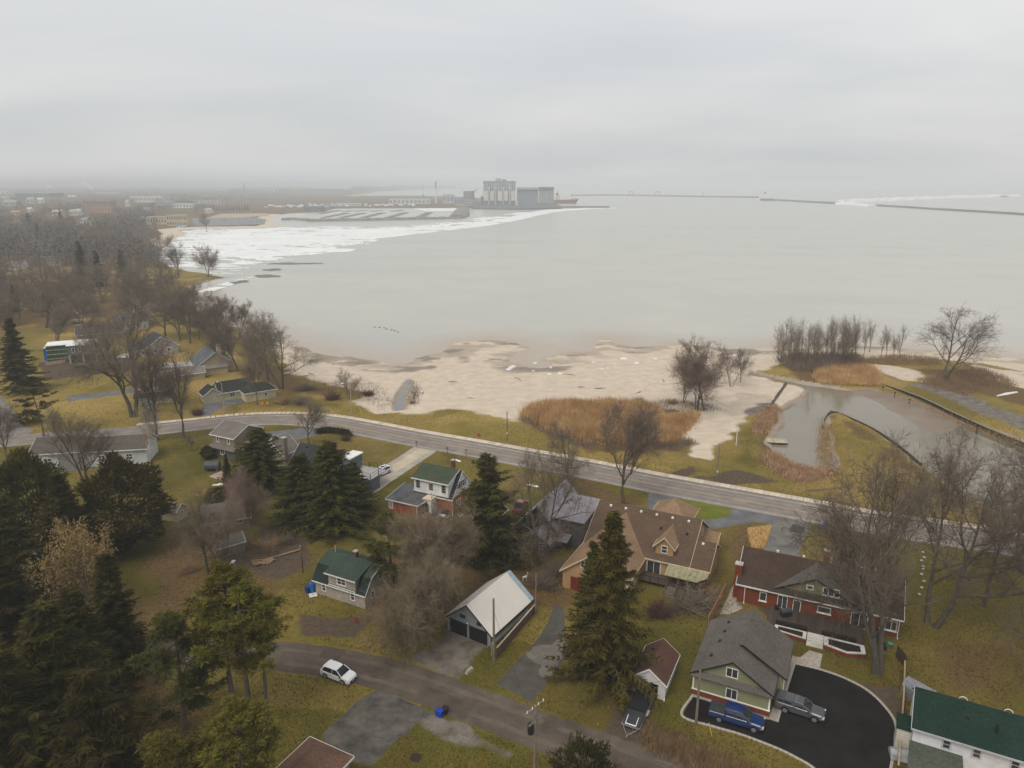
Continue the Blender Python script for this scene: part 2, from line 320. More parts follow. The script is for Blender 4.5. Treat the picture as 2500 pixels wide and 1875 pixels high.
mud = np.maximum(sstep(-.2, -.7, zc), .9 * sstep(.5, .62, fbm(GX, GY * 2, 11, 37)) * sstep(-.7, -1.0, zl) * (1 - far)); mud = np.maximum(mud, sstep(-3, 1, dm)); mud = np.maximum(mud, sstep(2.4, .3, trenchS) * .8)
V = np.stack([GX, GY, GZ], -1).reshape(-1, 3)
nr, ncol = GX.shape
idx = np.arange(nr * ncol).reshape(nr, ncol)
Q = np.stack([idx[:-1, :-1], idx[:-1, 1:], idx[1:, 1:], idx[1:, :-1]], -1).reshape(-1, 4)
def attr(me, name, ch, sel):
    a = me.attributes.new(name, 'FLOAT_COLOR', 'POINT'); a.data.foreach_set('color', np.stack([c.reshape(-1)[sel] for c in ch], -1).astype(np.float32).ravel())
gm = bpy.data.materials.new('ground_cover'); gm.use_nodes = True
def ground_material(m):
    t = m.node_tree; b = t.nodes['Principled BSDF']; b.inputs['Specular IOR Level'].default_value = .08
    L = t.links.new
    tcn = N('ShaderNodeTexCoord', t)
    def nz(s, d=5, r=.6, st=None):
        n = N('ShaderNodeTexNoise', t); n.inputs['Scale'].default_value = s; n.inputs['Detail'].default_value = d; n.inputs['Roughness'].default_value = r
        if st:
            mpn = N('ShaderNodeMapping', t); mpn.inputs[3].default_value = st[0]; mpn.inputs[2].default_value = (0, 0, st[1]); L(tcn.outputs['Object'], mpn.inputs[0]); L(mpn.outputs[0], n.inputs[0])
        else: L(tcn.outputs['Object'], n.inputs[0])
        return n.outputs[0]
    def rng_(v, a, b_): n = N('ShaderNodeMapRange', t); n.inputs[1].default_value = a; n.inputs[2].default_value = b_; L(v, n.inputs[0]); return n.outputs[0]
    def mix(f, a, b_):
        n = N('ShaderNodeMix', t, data_type='RGBA')
        for i, v in ((0, f), (6, a), (7, b_)):
            if isinstance(v, tuple): n.inputs[i].default_value = (*v, 1)
            elif isinstance(v, (int, float)): n.inputs[i].default_value = v
            else: L(v, n.inputs[i])
        return n.outputs[2]
    a1 = N('ShaderNodeAttribute', t, attribute_name='m1'); a2 = N('ShaderNodeAttribute', t, attribute_name='m2')
    s1 = N('ShaderNodeSeparateColor', t); L(a1.outputs[0], s1.inputs[0]); s2 = N('ShaderNodeSeparateColor', t); L(a2.outputs[0], s2.inputs[0])
    big, midn, fine, tiny = nz(.035), nz(.22), nz(1.4, 6, .7), nz(5, 4, .7)
    dry = mix(rng_(midn, .35, .65), (.285, .205, .052), (.19, .155, .034))
    dry = mix(rng_(big, .4, .62), dry, (.34, .235, .078))
    vr = N('ShaderNodeTexVoronoi', t); vr.inputs['Scale'].default_value = .042; vr.inputs['Randomness'].default_value = .75; vm = N('ShaderNodeMapping', t); vm.inputs[2].default_value = (0, 0, .45); vm.inputs[3].default_value = (1, .75, 1)
    vd = N('ShaderNodeVectorMath', t, operation='ADD'); L(tcn.outputs['Object'], vm.inputs[0]); L(vm.outputs[0], vd.inputs[0]); vn = N('ShaderNodeTexNoise', t); vn.inputs['Scale'].default_value = .3; L(tcn.outputs['Object'], vn.inputs[0])
    vs_ = N('ShaderNodeVectorMath', t, operation='SCALE'); L(vn.outputs['Color'], vs_.inputs[0]); vs_.inputs[3].default_value = 3; L(vs_.outputs[0], vd.inputs[1]); L(vd.outputs[0], vr.inputs[0]); lot = N('ShaderNodeSeparateColor', t); L(vr.outputs['Color'], lot.inputs[0])
    grn = mix(rng_(midn, .35, .7), (.060, .064, .008), (.108, .092, .014))  # lawn green, darkened further to stand in for falloff near the frame edge
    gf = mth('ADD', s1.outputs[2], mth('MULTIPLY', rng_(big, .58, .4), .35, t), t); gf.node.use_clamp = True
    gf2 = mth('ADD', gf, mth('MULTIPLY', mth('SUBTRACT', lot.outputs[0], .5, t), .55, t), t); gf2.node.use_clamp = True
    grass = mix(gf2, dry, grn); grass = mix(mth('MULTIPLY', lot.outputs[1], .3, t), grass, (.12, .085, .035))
    grass = mix(mth('MULTIPLY', rng_(fine, .48, .68), .6, t), grass, (.085, .056, .016))
    grass = mix(mth('MULTIPLY', rng_(tiny, .5, .66), .45, t), grass, (.25, .18, .05))
    sandc = mix(rng_(nz(.3, 6, .65), .35, .68), (.585, .50, .40), (.47, .39, .305))
    sandc = mix(mth('MULTIPLY', rng_(nz(.5, 5, .6, ((.25, 1.6, 1), .42)), .5, .7), .28, t), sandc, (.40, .31, .235))
    sandc = mix(mth('MULTIPLY', rng_(fine, .6, .78), .22, t), sandc, (.25, .195, .15))
    leafc = mix(rng_(fine, .35, .65), (.092, .060, .027), (.165, .105, .045))
    dirtc = mix(rng_(fine, .3, .7), (.060, .043, .030), (.125, .090, .060))
    gravc = mix(rng_(tiny, .35, .65), (.14, .125, .105), (.245, .22, .185))
    gravc = mix(rng_(nz(.5), .4, .65), gravc, (.115, .09, .07))
    mudc = mix(rng_(midn, .3, .7), (.27, .22, .17), (.36, .30, .24))
    strawc = mix(rng_(nz(2.5, 5, .6, ((1, .15, 1), .55)), .35, .65), (.44, .27, .10), (.28, .17, .07))
    brk = rng_(fine, .3, .7)
    def edge(v, k=.5): # break a soft mask up with fine noise
        return rng_(mth('ADD', v, mth('MULTIPLY', mth('SUBTRACT', fine, .5, t), k * 2, t), t), .3, .7)
    c = grass
    c = mix(edge(s2.outputs[1], .55), c, leafc)
    c = mix(edge(s1.outputs[1]), c, dirtc)
    c = mix(edge(a1.outputs['Alpha']), c, gravc)
    c = mix(edge(s1.outputs[0], .6), c, sandc)
    c = mix(edge(s2.outputs[2], .2), c, strawc)
    c = mix(edge(a2.outputs['Alpha'], .35), c, mudc)
    wetf = edge(s2.outputs[0], .35)
    wetc = N('ShaderNodeMix', t, data_type='RGBA', blend_type='MULTIPLY'); L(wetf, wetc.inputs[0]); L(c, wetc.inputs[6]); wetc.inputs[7].default_value = (.70, .68, .66, 1)
    c = wetc.outputs[2]
    L(c, b.inputs['Base Color'])
    ro = N('ShaderNodeMapRange', t); ro.inputs[3].default_value = .95; ro.inputs[4].default_value = .42; L(wetf, ro.inputs[0]); L(ro.outputs[0], b.inputs['Roughness'])
    bn = N('ShaderNodeBump', t); bn.inputs['Strength'].default_value = .5; bn.inputs['Distance'].default_value = .25
    L(mth('ADD', mth('MULTIPLY', fine, .6, t), mth('MULTIPLY', tiny, .4, t), t), bn.inputs['Height']); L(bn.outputs[0], b.inputs['Normal'])
ground_material(gm)
fs = (sand.reshape(-1)[Q].mean(1) > .5) & (GY.reshape(-1)[Q[:, 0]] < 420)
for nm, sel in (('ground', ~fs), ('beach', fs)):
    q = Q[sel]; used = np.unique(q); remap = np.full(len(V), -1); remap[used] = np.arange(len(used))
    me = npmesh(nm, V[used], quads=remap[q], mats=[gm], smooth=True)
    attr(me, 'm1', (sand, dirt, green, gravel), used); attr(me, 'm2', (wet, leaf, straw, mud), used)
    tag(link(nm, me), kind='structure')
# ------------------------------------------------------------------ water
def water_mat(name, c1, c2, rough, wscale, bump):
    m = M(name, c1, rough, 0, .02, 0, c2=c2, spec=.5); t = m.node_tree; b = t.nodes['Principled BSDF']
    tcn = N('ShaderNodeTexCoord', t); mpn = N('ShaderNodeMapping', t); mpn.inputs[3].default_value = (.5, 1.3, 1); mpn.inputs[2].default_value = (0, 0, .5)
    t.links.new(tcn.outputs['Object'], mpn.inputs[0])
    nb = N('ShaderNodeTexNoise', t); nb.inputs['Scale'].default_value = wscale; nb.inputs['Detail'].default_value = 4; t.links.new(mpn.outputs[0], nb.inputs[0])
    bn = N('ShaderNodeBump', t); bn.inputs['Strength'].default_value = bump; bn.inputs['Distance'].default_value = .2
    t.links.new(nb.outputs[0], bn.inputs['Height']); t.links.new(bn.outputs[0], b.inputs['Normal'])
    b.inputs['IOR'].default_value = 1.33
    return m
lake_m = water_mat('turbid_lake_water', (.43, .41, .345), (.375, .365, .32), .22, .35, .10)
def shallows(m):
    t = m.node_tree; b = t.nodes['Principled BSDF']; old = b.inputs['Base Color'].links[0].from_socket
    tcn = N('ShaderNodeTexCoord', t); mpn = N('ShaderNodeMapping', t); mpn.inputs[3].default_value = (.0032, .013, 1); mpn.inputs[2].default_value = (0, 0, .12); t.links.new(tcn.outputs['Object'], mpn.inputs[0])
    nz_ = N('ShaderNodeTexNoise', t); nz_.inputs['Scale'].default_value = 1; nz_.inputs['Detail'].default_value = 4; t.links.new(mpn.outputs[0], nz_.inputs[0])
    r1 = N('ShaderNodeMapRange', t); r1.inputs[1].default_value = .5; r1.inputs[2].default_value = .78; r1.inputs[4].default_value = .42; t.links.new(nz_.outputs[0], r1.inputs[0])
    m1 = N('ShaderNodeMix', t, data_type='RGBA'); t.links.new(r1.outputs[0], m1.inputs[0]); t.links.new(old, m1.inputs[6]); m1.inputs[7].default_value = (.27, .275, .27, 1)
    a = N('ShaderNodeAttribute', t, attribute_name='m1'); m2 = N('ShaderNodeMix', t, data_type='RGBA'); t.links.new(a.outputs['Alpha'], m2.inputs[0]); m2.inputs[6].default_value = (.36, .28, .205, 1); t.links.new(m1.outputs[2], m2.inputs[7]); t.links.new(m2.outputs[2], b.inputs['Base Color'])
shallows(lake_m)
creek_m = water_mat('still_creek_water', (.175, .15, .105), (.21, .185, .14), .06, .5, .03)
def sheet(name, pts, z, mats, kind='structure', parent=None):
    """a flat laid surface from outline points at height z"""
    bm = bmesh.new(); vs = [bm.verts.new((p[0], p[1], z)) for p in pts]
    es = [bm.edges.new((vs[i - 1], vs[i])) for i in range(len(vs))]
    bmesh.ops.triangle_fill(bm, use_beauty=True, use_dissolve=False, edges=es, normal=(0, 0, 1))
    for f in bm.faces:
        if f.normal.z < 0: f.normal_flip()
    me = bpy.data.meshes.new(name); bm.to_mesh(me); bm.free(); me.materials.append(mats)
    o = link(name, me, parent); 
    if kind: o['kind'] = kind
    return o
wsel = ((GZ < WL + .12) & (dc < -8)).reshape(-1)[Q].any(1); q = Q[wsel]; used = np.unique(q); remap = np.full(len(V), -1); remap[used] = np.arange(len(used))
me = npmesh('lake_water', V[used] * [1, 1, 0] + [0, 0, WL], quads=remap[q], mats=[lake_m]); dep = np.clip((WL - zl) / .55 + (nz2 - .5) * .5 + (nz1 - .5) * .5, 0, 1); dep = np.where(GY > 420, 1, dep); attr(me, 'm1', (dep, dep, dep, dep), used)
tag(link('lake_water', me), kind='structure')
cg = PX([(1843, 919), (1900, 922), (2060, 945), (2150, 960), (2350, 1026), (2500, 1086), (2700, 1170), (2700, 1400), (2440, 1275), (2290, 1190), (2160, 1085), (2050, 1030), (2022, 1040), (2030, 1100), (2035, 1150), (1985, 1160), (1930, 1142), (1865, 1090), (1895, 1060), (1905, 1025), (1896, 1012), (1935, 988), (1965, 973), (1968, 958), (1950, 948), (1910, 936)], WL)
sheet('creek_water', cg, WL + .004, creek_m)
sheet('stream_water', PX([(963, 1010), (991, 1008), (992, 970), (1006, 926), (994, 926), (969, 966), (961, 986)], -.6), -.6, water_mat('stream_water', (.15, .145, .135), (.20, .19, .175), .12, .6, .05))
# ------------------------------------------------------------------ roads, paths, drives
road_m = M('worn_grey_road', (.235, .205, .18), .88, .12, .12, bump=.25, bscale=9)
lane_m = M('brown_worn_lane', (.108, .085, .066), .9, .28, .22, bump=.35, bscale=6)
def offset(line, o):
    r = []
    for i, p in enumerate(line):
        d = (line[min(i + 1, len(line) - 1)] - line[max(i - 1, 0)]).normalized(); n = Vector((-d.y, d.x)); r.append(p + n * o)
    return r
def ribbon(name, line, o0, o1, z, m, parent=None, kind='structure', z1=None, wob=0):
    a = offset(line, o0); b = offset(line, o1); n = len(line)
    if wob:
        a = [p + Vector((R.uniform(-wob, wob), R.uniform(-wob, wob))) for p in a]; b = [p + Vector((R.uniform(-wob, wob), R.uniform(-wob, wob))) for p in b]
    v = [(p.x, p.y, z) for p in a] + [(p.x, p.y, z if z1 is None else z1) for p in b]
    me = npmesh(name, v, quads=[(i, i + 1, n + i + 1, n + i) for i in range(n - 1)], mats=[m])
    if me.polygons[0].normal.z < 0: me.flip_normals()
    o = link(name, me, parent)
    if kind: o['kind'] = kind
    return o
ROAD = spline([S(*p) for p in [(-500, 1100), (-200, 1085), (0, 1078), (80, 1072), (203, 1064), (300, 1056), (370, 1050), (459, 1041), (530, 1033), (601, 1027), (700, 1025), (790, 1031.5), (885, 1048), (1002, 1071), (1138, 1095), (1300, 1125), (1450, 1153), (1604, 1184), (1800, 1220), (1960, 1249), (2150, 1284), (2371, 1317), (2550, 1345), (2800, 1384), (3200, 1440)]], 10)
ribbon('main_road', ROAD, -4.25, 4.35, .012, road_m)
paint_w = M('worn_white_road_paint', (.52, .49, .45), .8, .2, .5)
paint_y = M('worn_yellow_road_paint', (.42, .27, .11), .8, .3, .4)
LANE = spline([S(*p) for p in [(150, 1600), (350, 1596), (500, 1598), (600, 1597), (700, 1602), (850, 1624), (1000, 1663), (1180, 1729), (1350, 1794), (1500, 1848), (1700, 1915), (1950, 2000)]], 10)
trk = M('polished_wheel_track', (.205, .176, .152), .85, .12, .2)
for o0 in (-2.55, -.95, .85, 2.35): ribbon('wheel_track', ROAD, o0, o0 + .55, .0138, trk, wob=.07)
ltk = M('lane_wheel_track', (.128, .103, .082), .9, .2, .3)
for o0 in (-1.75, .9): ribbon('wheel_track', LANE, o0, o0 + .7, .0142, ltk, wob=.12)
for a_, b_, o0, o1 in ((62, 70, -2.8, .1), (78, 81, -.2, 2.7), (45, 49, .3, 2.7)): ribbon('road_patch', LANE[a_:b_], o0, o1, .0155, M('darker_lane_patch', (.094, .075, .059), .9, .25, .4), wob=.15)
for o0, nm, m in ((3.42, 'white_edge_line', paint_w), (-3.55, 'white_edge_line', paint_w), (.09, 'yellow_centre_line', paint_y), (-.21, 'yellow_centre_line', paint_y)):
    ribbon(nm, ROAD[60:], o0, o0 + (.13 if o0 in (3.42, -3.55) else .1), .016, m)
ribbon('white_edge_line', ROAD[195:], -2.35, -2.22, .016, paint_w)
# kerbed sidewalk, every slab its own piece
def arclen(line):
    a = [0]
    for i in range(1, len(line)): a.append(a[-1] + (line[i] - line[i - 1]).length)
    return a
def at_len(line, acc, s):
    import bisect
    i = min(max(bisect.bisect(acc, s) - 1, 0), len(line) - 2); t = (s - acc[i]) / (acc[i + 1] - acc[i]); d = (line[i + 1] - line[i]).normalized()
    return line[i].lerp(line[i + 1], t), math.atan2(d.y, d.x)
sw = tag(link('sidewalk', None), kind='structure')
acc = arclen(ROAD)
def near_len(p):
    q = min(range(len(ROAD)), key=lambda i: (ROAD[i] - Vector(p[:2])).length); return acc[q]
s0, s1 = near_len(S(330, 1040)), near_len(S(2560, 1330)); n = 190; st = (s1 - s0) / n
slab_m = [M('sidewalk_slab_%s' % k, c, .9, .1, 1.2, bump=.15, rand=.10) for k, c in (('pale', (.56, .48, .385)), ('grey', (.50, .43, .35)))]
slabs = [MB().box(-st / 2 + .02, st / 2 - .02, 4.75, 6.45, 0, .12).build('slab', m) for m in slab_m]
for o in slabs: o.parent = sw
for k in range(n):
    p, a = at_len(ROAD, acc, s0 + (k + .5) * st)
    o = slabs[k] if k < 2 else slabs[R.choice((0, 0, 1))].copy()
    if k > 1: COL.objects.link(o)
    o.location = (p.x, p.y, R.uniform(-.004, .004)); o.rotation_euler = (0, 0, a); o.parent = sw
kb = MB(); ins = offset(ROAD, 4.40); ou = offset(ROAD, 4.72)
i0 = min(range(len(ROAD)), key=lambda i: abs(acc[i] - s0)); i1 = min(range(len(ROAD)), key=lambda i: abs(acc[i] - s1))
kb.loft([[(ins[i].x, ins[i].y, 0), (ou[i].x, ou[i].y, 0), (ou[i].x, ou[i].y, .125), (ins[i].x, ins[i].y, .125)] for i in range(i0, i1)])
tag(kb.build('kerb', M('kerb_concrete', (.30, .25, .205), .9, .3, .6)), kind='structure')
ribbon('village_lane', LANE, -2.9, 2.8, .012, lane_m, wob=.12)
crack_m = M('dark_tar_seams', (.05, .043, .038), .8, .3)
ck_ = MB()
for k in range(26):
    i = R.randrange(25, len(LANE) - 6); o_ = R.uniform(-2.4, 2.3); p = LANE[i] + Vector((0, 0)); d = (LANE[i + 1] - LANE[i]).normalized(); nn = Vector((-d.y, d.x)); q = p + nn * o_; pts = []
    for j in range(R.randint(4, 9)):
        pts.append(q.copy()); q = q + d * R.uniform(.5, 1.3) + nn * R.uniform(-.25, .25)
    for a, b in zip(pts, pts[1:]):
        w = nn * R.uniform(.02, .05); ck_.add([(a.x, a.y, .017), (b.x, b.y, .017), (b.x + w.x, b.y + w.y, .017), (a.x + w.x, a.y + w.y, .017)], [(0, 1, 2, 3)])
tag(ck_.build('tar_seams', crack_m, fix=False), kind='structure')
def drive(name, px, m, z=.008, wob=.12, step=1.2):
    P = [Vector(p) for p in PX(px)]; r = []
    for i in range(len(P)):
        a, b = P[i], P[(i + 1) % len(P)]; k = max(1, int((b - a).length / step))
        for j in range(k):
            q = a.lerp(b, j / k)
            if j: q = q + Vector((R.uniform(-wob, wob), R.uniform(-wob, wob)))
            r.append(q)
    return sheet(name, r, z, m)
drive('concrete_driveway', [(1012, 1090), (1018, 1087), (1068, 1097), (1062, 1104), (952, 1178), (912, 1206), (895, 1196), (905, 1160)], M('old_concrete_drive', (.36, .325, .275), .9, .12, .3))
drive('centre_strip', [(1022, 1096), (1050, 1101), (965, 1152), (930, 1152)], M('tan_concrete_strip', (.46, .395, .29), .9, .1, .3), .0121, .05)
drive('circular_driveway', [(1585, 1198), (1640, 1209), (1700, 1220), (1780, 1234), (1880, 1253), (1905, 1262), (1886, 1282), (1860, 1275), (1831, 1276), (1786, 1284), (1750, 1291), (1717, 1294), (1690, 1292), (1600, 1260), (1580, 1235)], asphalt_blue)
drive('oval_lawn', [(1646, 1223), (1655, 1217.5), (1680, 1221), (1705, 1226), (1740, 1232), (1777, 1239), (1786, 1245), (1787, 1252), (1780, 1259), (1760, 1265), (1732, 1268.5), (1705, 1266), (1680, 1260), (1660, 1249), (1648, 1236)], M('bright_green_lawn', (.095, .125, .014), .95, .3, .35, bump=.4, bscale=5, c2=(.16, .155, .028)), .017, .08)
patch_m = M('patched_asphalt', (.105, .10, .095), .88, .3, .35, c2=(.20, .185, .165), bump=.25, bscale=9)
drive('patched_driveway', [(1885, 1284), (1900, 1262), (1985, 1279), (1975, 1290), (1961, 1330), (1953, 1360), (1860, 1350), (1870, 1335)], patch_m, .0085)
drive('tar_patch', [(1936, 1280), (1968, 1287), (1957, 1304), (1925, 1297)], M('dark_patch', (.055, .052, .05), .85, .2), .0128, .1)
drive('black_driveway', [(1666, 1748), (1690, 1701), (1790, 1725), (1880, 1757), (1897, 1762), (1915, 1690), (1939, 1621), (1970, 1627), (2002, 1636), (2055, 1654), (2103, 1678), (2132, 1699), (2155, 1722), (2174, 1746), (2184, 1768), (2187, 1808), (2178, 1850), (2172, 1900), (2150, 2010), (2040, 1960), (1983, 1873), (1945, 1850), (1907, 1831), (1853, 1809), (1800, 1790), (1744, 1774)], asphalt_new, .009, .02)
drive('garage_driveway', [(1210, 1668), (1300, 1716), (1326, 1681), (1365, 1635), (1385, 1580), (1380, 1530), (1375, 1480), (1352, 1478), (1338, 1520), (1320, 1550), (1293, 1583), (1250, 1630)], M('dark_worn_drive', (.085, .078, .068), .9, .25, .3, bump=.25, bscale=8), .008)
drive('pale_patch', [(1283, 1594), (1300, 1580), (1345, 1575), (1388, 1545), (1392, 1590), (1362, 1625), (1343, 1650), (1325, 1655), (1315, 1645), (1325, 1625), (1305, 1618), (1290, 1606)], M('pale_thin_asphalt', (.155, .14, .12), .9, .15, .6), .0125, .35, .7)
drive('cracked_driveway', [(872, 1712), (905, 1692), (926, 1684), (975, 1702), (1020, 1722), (1063, 1740), (1016, 1766), (970, 1806), (930, 1850), (905, 1870), (830, 1850), (785, 1797), (830, 1755)], M('cracked_grey_drive', (.045, .044, .042), .9, .3, .45, c2=(.155, .135, .112), bump=.4, bscale=5), .008, .3)
sm = MB()
for a, b in (((905, 1758), (985, 1700)), ((870, 1800), (1000, 1760)), ((930, 1742), (1030, 1770)), ((980, 1702), (1010, 1722)), ((850, 1775), (960, 1815)), ((896, 1728), (935, 1700)), ((800, 1800), (880, 1735)), ((1000, 1735), (1040, 1752))):
    p, q = S(*a), S(*b); last = p
    for j in range(1, 9):
        c = p.lerp(q, j / 8) + Vector((R.uniform(-.2, .2), R.uniform(-.2, .2), 0)); n_ = Vector((0, 0, 1)).cross(c - last).normalized() * .05
        sm.add([(v.x, v.y, .0123) for v in (last, c, c + n_, last + n_)], [(0, 1, 2, 3)]); last = c
tag(sm.build('driveway_cracks', crack_m, fix=False), kind='structure')
drive('house_driveway', [(512, 978), (545, 973), (598, 972), (600, 982), (545, 992), (512, 1013), (472, 1017), (488, 1000)], asphalt_blue)
drive('parking_pad', [(347, 1006), (385, 1000), (384, 1031), (355, 1033)], M('brown_drive', (.095, .08, .068), .9, .25, .4))
drive('side_driveway', [(163, 968), (289, 954), (405, 936), (432, 936), (432, 946), (405, 950), (289, 964), (165, 980)], asphalt_blue)
drive('curved_driveway', [(712, 1049), (745, 1044), (800, 1048), (790, 1056), (735, 1072), (690, 1085), (650, 1075), (645, 1055)], asphalt_blue)
drive('side_street', [(-260, 905), (-40, 935), (0, 962), (14, 982), (36, 1006), (49, 1034), (82, 1051), (60, 1062), (-200, 1075)], M('side_street_asphalt', (.20, .185, .17), .9, .12, .1), .0105)
drive('bike_path_shoulder', [(1150, 1094), (1155, 1092), (1300, 1121), (1298, 1123.5)], road_m, .006)
# paver walk and its pale border
paver_m = M('pale_pavers', (.36, .315, .265), .9, .25, 2.2, bump=.4, bscale=5)
drive('paver_walk', [(1876, 1755), (1897, 1763), (1940, 1618), (2001, 1635), (2008, 1597), (1976, 1588), (1955, 1604), (1944, 1604), (1935, 1600), (1915, 1652)], paver_m, .0135, .02)
drive('side_paver_walk', [(1757, 1500), (1801, 1405), (1812, 1412), (1797, 1468), (1815, 1485), (1780, 1500)], paver_m, .008, .02)
def edging(name, px, m, w=.28, h=.1, st=.55):
    line = spline([S(*p) for p in px], 6); ac = arclen(line); root = tag(link(name, None), kind='structure'); n = int(ac[-1] / st); first = None
    for k in range(n):
        p, a = at_len(line, ac, (k + .5) * st)
        if first is None: o = first = MB().box(-st / 2 + .015, st / 2 - .015, -w / 2, w / 2, 0, h).build('edging_stone', m, root)
        else: o = first.copy(); COL.objects.link(o)
        o.location = (p.x, p.y, 0); o.rotation_euler = (0, 0, a)
edging('driveway_edging', [(1939, 1620), (2002, 1635), (2055, 1653), (2104, 1677), (2133, 1698), (2156, 1721), (2176, 1746), (2186, 1768), (2189, 1808), (2180, 1850), (2172, 1890)], concrete)
edging('driveway_edging', [(1690, 1700), (1665, 1748), (1744, 1775), (1800, 1791), (1853, 1810), (1907, 1832), (1945, 1851), (1985, 1875), (2040, 1925)], concrete)
edging('walk_edging', [(1897, 1763), (1918, 1690), (1940, 1619)], concrete)
# ------------------------------------------------------------------ house kit (local frame: x along the front, y away from the camera)
U = Vector((0, 0, 1))
def siding(name, c, per=.22, dep=.35, var=.06): return M(name, c, .7, var, 1.2, lines=('Z', per, dep))
def shingle(name, c, var=.30): return M(name, c, .95, var, 4.5, bump=.5, bscale=6, lines=('Z', .16, .22))
def prism_x(mb, x0, x1, prof):                # extrude a y-z profile along x
    return mb.loft([[(x0, y, z) for y, z in prof], [(x1, y, z) for y, z in prof]])
def prism_y(mb, y0, y1, prof):
    return mb.loft([[(x, y0, z) for x, z in prof], [(x, y1, z) for x, z in prof]])
def flip(axis, pts): return [(p[1], p[0], p[2]) if axis == 'y' else tuple(p) for p in pts]
def gable(P, x0, x1, y0, y1, ze, zr, wm, rm, axis='x', oh=.4, og=.3, t=.16, zb=0., fm=None, rid=None, wall=True, ends=(1, 1), slopes=(1, 1)):
    """a pitched block; for axis 'y' give x and y swapped roles: (u0,u1) along the ridge, (v0,v1) across"""
    fm = fm or white; u0, u1, v0, v1 = (x0, x1, y0, y1) if axis == 'x' else (y0, y1, x0, x1)
    r = (v0 + v1) / 2 if rid is None else rid
    if wall:
        mb = MB(); prof = [(v0, zb), (v1, zb), (v1, ze), (r, zr - .02), (v0, ze)]
        (prism_x if axis == 'x' else prism_y)(mb, u0, u1, prof); mb.build('wall', wm, P)
    mb = MB(); fb = MB(); a0 = u0 - og * ends[0]; a1 = u1 + og * ends[1]
    for k, (v, sgn) in enumerate(((v0, -1), (v1, 1))):
        if not slopes[k]: continue
        s = (zr - ze) / abs(v - r); ev = v + sgn * oh; ez = ze - oh * s; lift = t
        pts = flip(axis, [(a0, ev, ez + lift), (a1, ev, ez + lift), (a1, r, zr + lift), (a0, r, zr + lift)])
        mb.slab(pts, t)
        o = flip(axis, [(0, sgn, 0)])[0]; fb.board(pts[0], pts[1], o, .2, .05, .02)
        for e_, (p, q, dd) in enumerate(((pts[0], pts[3], (-1, 0, 0)), (pts[1], pts[2], (1, 0, 0)))):
            if ends[e_]: fb.board(p, q, flip(axis, [dd])[0], .2, .05, .015)
    mb.build('roof', rm, P); fb.build('fascia', fm, P)
def hip(P, x0, x1, y0, y1, ze, zr, wm, rm, ins, oh=.4, zb=0., fm=None, axis='x', wall=True, t=.14):
    if wall: MB().box(x0, x1, y0, y1, zb, ze).build('wall', wm, P)
    X0, X1, Y0, Y1 = x0 - oh, x1 + oh, y0 - oh, y1 + oh
    base = [(X0, Y0), (X1, Y0), (X1, Y1), (X0, Y1)]
    if axis == 'x': m = (Y0 + Y1) / 2; a, b = (X0 + ins, m, zr), (X1 - ins, m, zr); tf = [(4, 5, 9, 8), (6, 7, 8, 9), (5, 6, 9), (7, 4, 8)]
    else: m = (X0 + X1) / 2; a, b = (m, Y0 + ins, zr), (m, Y1 - ins, zr); tf = [(4, 5, 8), (5, 6, 9, 8), (6, 7, 9), (7, 4, 8, 9)]
    vs = [(x, y, ze - .02) for x, y in base] + [(x, y, ze + t) for x, y in base] + [a, b]
    MB().add(vs, [(3, 2, 1, 0)] + [(i, (i + 1) % 4, 4 + (i + 1) % 4, 4 + i) for i in range(4)] + tf).build('roof', rm, P)
    f = MB()
    for i in range(4):
        p, q = vs[4 + i], vs[4 + (i + 1) % 4]; o = ((0, -1, 0), (1, 0, 0), (0, 1, 0), (-1, 0, 0))[i]; f.board(p, q, o, .2, .05, .015)
    f.build('fascia', fm or white, P)
WC = {}
def opening(P, face, at, u, z, w, h, kind='window', cols=1, rows=2, fm=None, gm_=None, fw=.09, name=None, sill=False):
    """window or glazed door as its own part: frame with bars, the dark pane a sub-part. face S/N/E/W at coordinate 'at', centre u, foot z"""
    fm = fm or white; gm_ = gm_ or glass
    key = (w, h, cols, rows, fm.name, gm_.name, fw, sill)
    if key not in WC:
        f = MB(); a = w / 2
        f.box(-a, -a + fw, -.07, .02, 0, h); f.box(a - fw, a, -.07, .02, 0, h); f.box(-a + fw, a - fw, -.07, .02, 0, fw); f.box(-a + fw, a - fw, -.07, .02, h - fw, h)
        for c in range(1, cols): x = -a + w * c / cols; f.box(x - .035, x + .035, -.055, .01, fw, h - fw)
        for c in range(1, rows): x = h * c / rows; f.box(-a + fw, a - fw, -.05, .005, x - .03, x + .03)
        if sill: f.box(-a - .1, a + .1, -.16, .02, -.12, 0)
        p = MB().box(-a + fw, a - fw, -.02, .03, fw, h - fw)
        fo = f.build('window', fm); po = p.build('pane', gm_); WC[key] = (fo.data, po.data)
        bpy.data.objects.remove(fo); bpy.data.objects.remove(po)
    fd, pd = WC[key]
    loc, rz = {'S': ((u, at, z), 0), 'N': ((u, at, z), PI), 'E': ((at, u, z), PI / 2), 'W': ((at, u, z), -PI / 2)}[face]
    o = link(name or kind, fd, P, loc, rz); link('pane', pd, o)
    return o
def chimney(P, x, y, z0, z1, w=.7, m=None, cap=True):
    c = MB().box(x - w / 2, x + w / 2, y - w / 2, y + w / 2, z0, z1).build('chimney', m or brick_dark, P)
    if cap: MB().box(x - w / 2 - .07, x + w / 2 + .07, y - w / 2 - .07, y + w / 2 + .07, z1, z1 + .12).build('cap', concrete, c)
    return c
def vents(P, pts, m=None):
    for x, y, z in pts: MB().box(x - .17, x + .17, y - .17, y + .17, z - .1, z + .16).build('roof_vent', m or white, P)
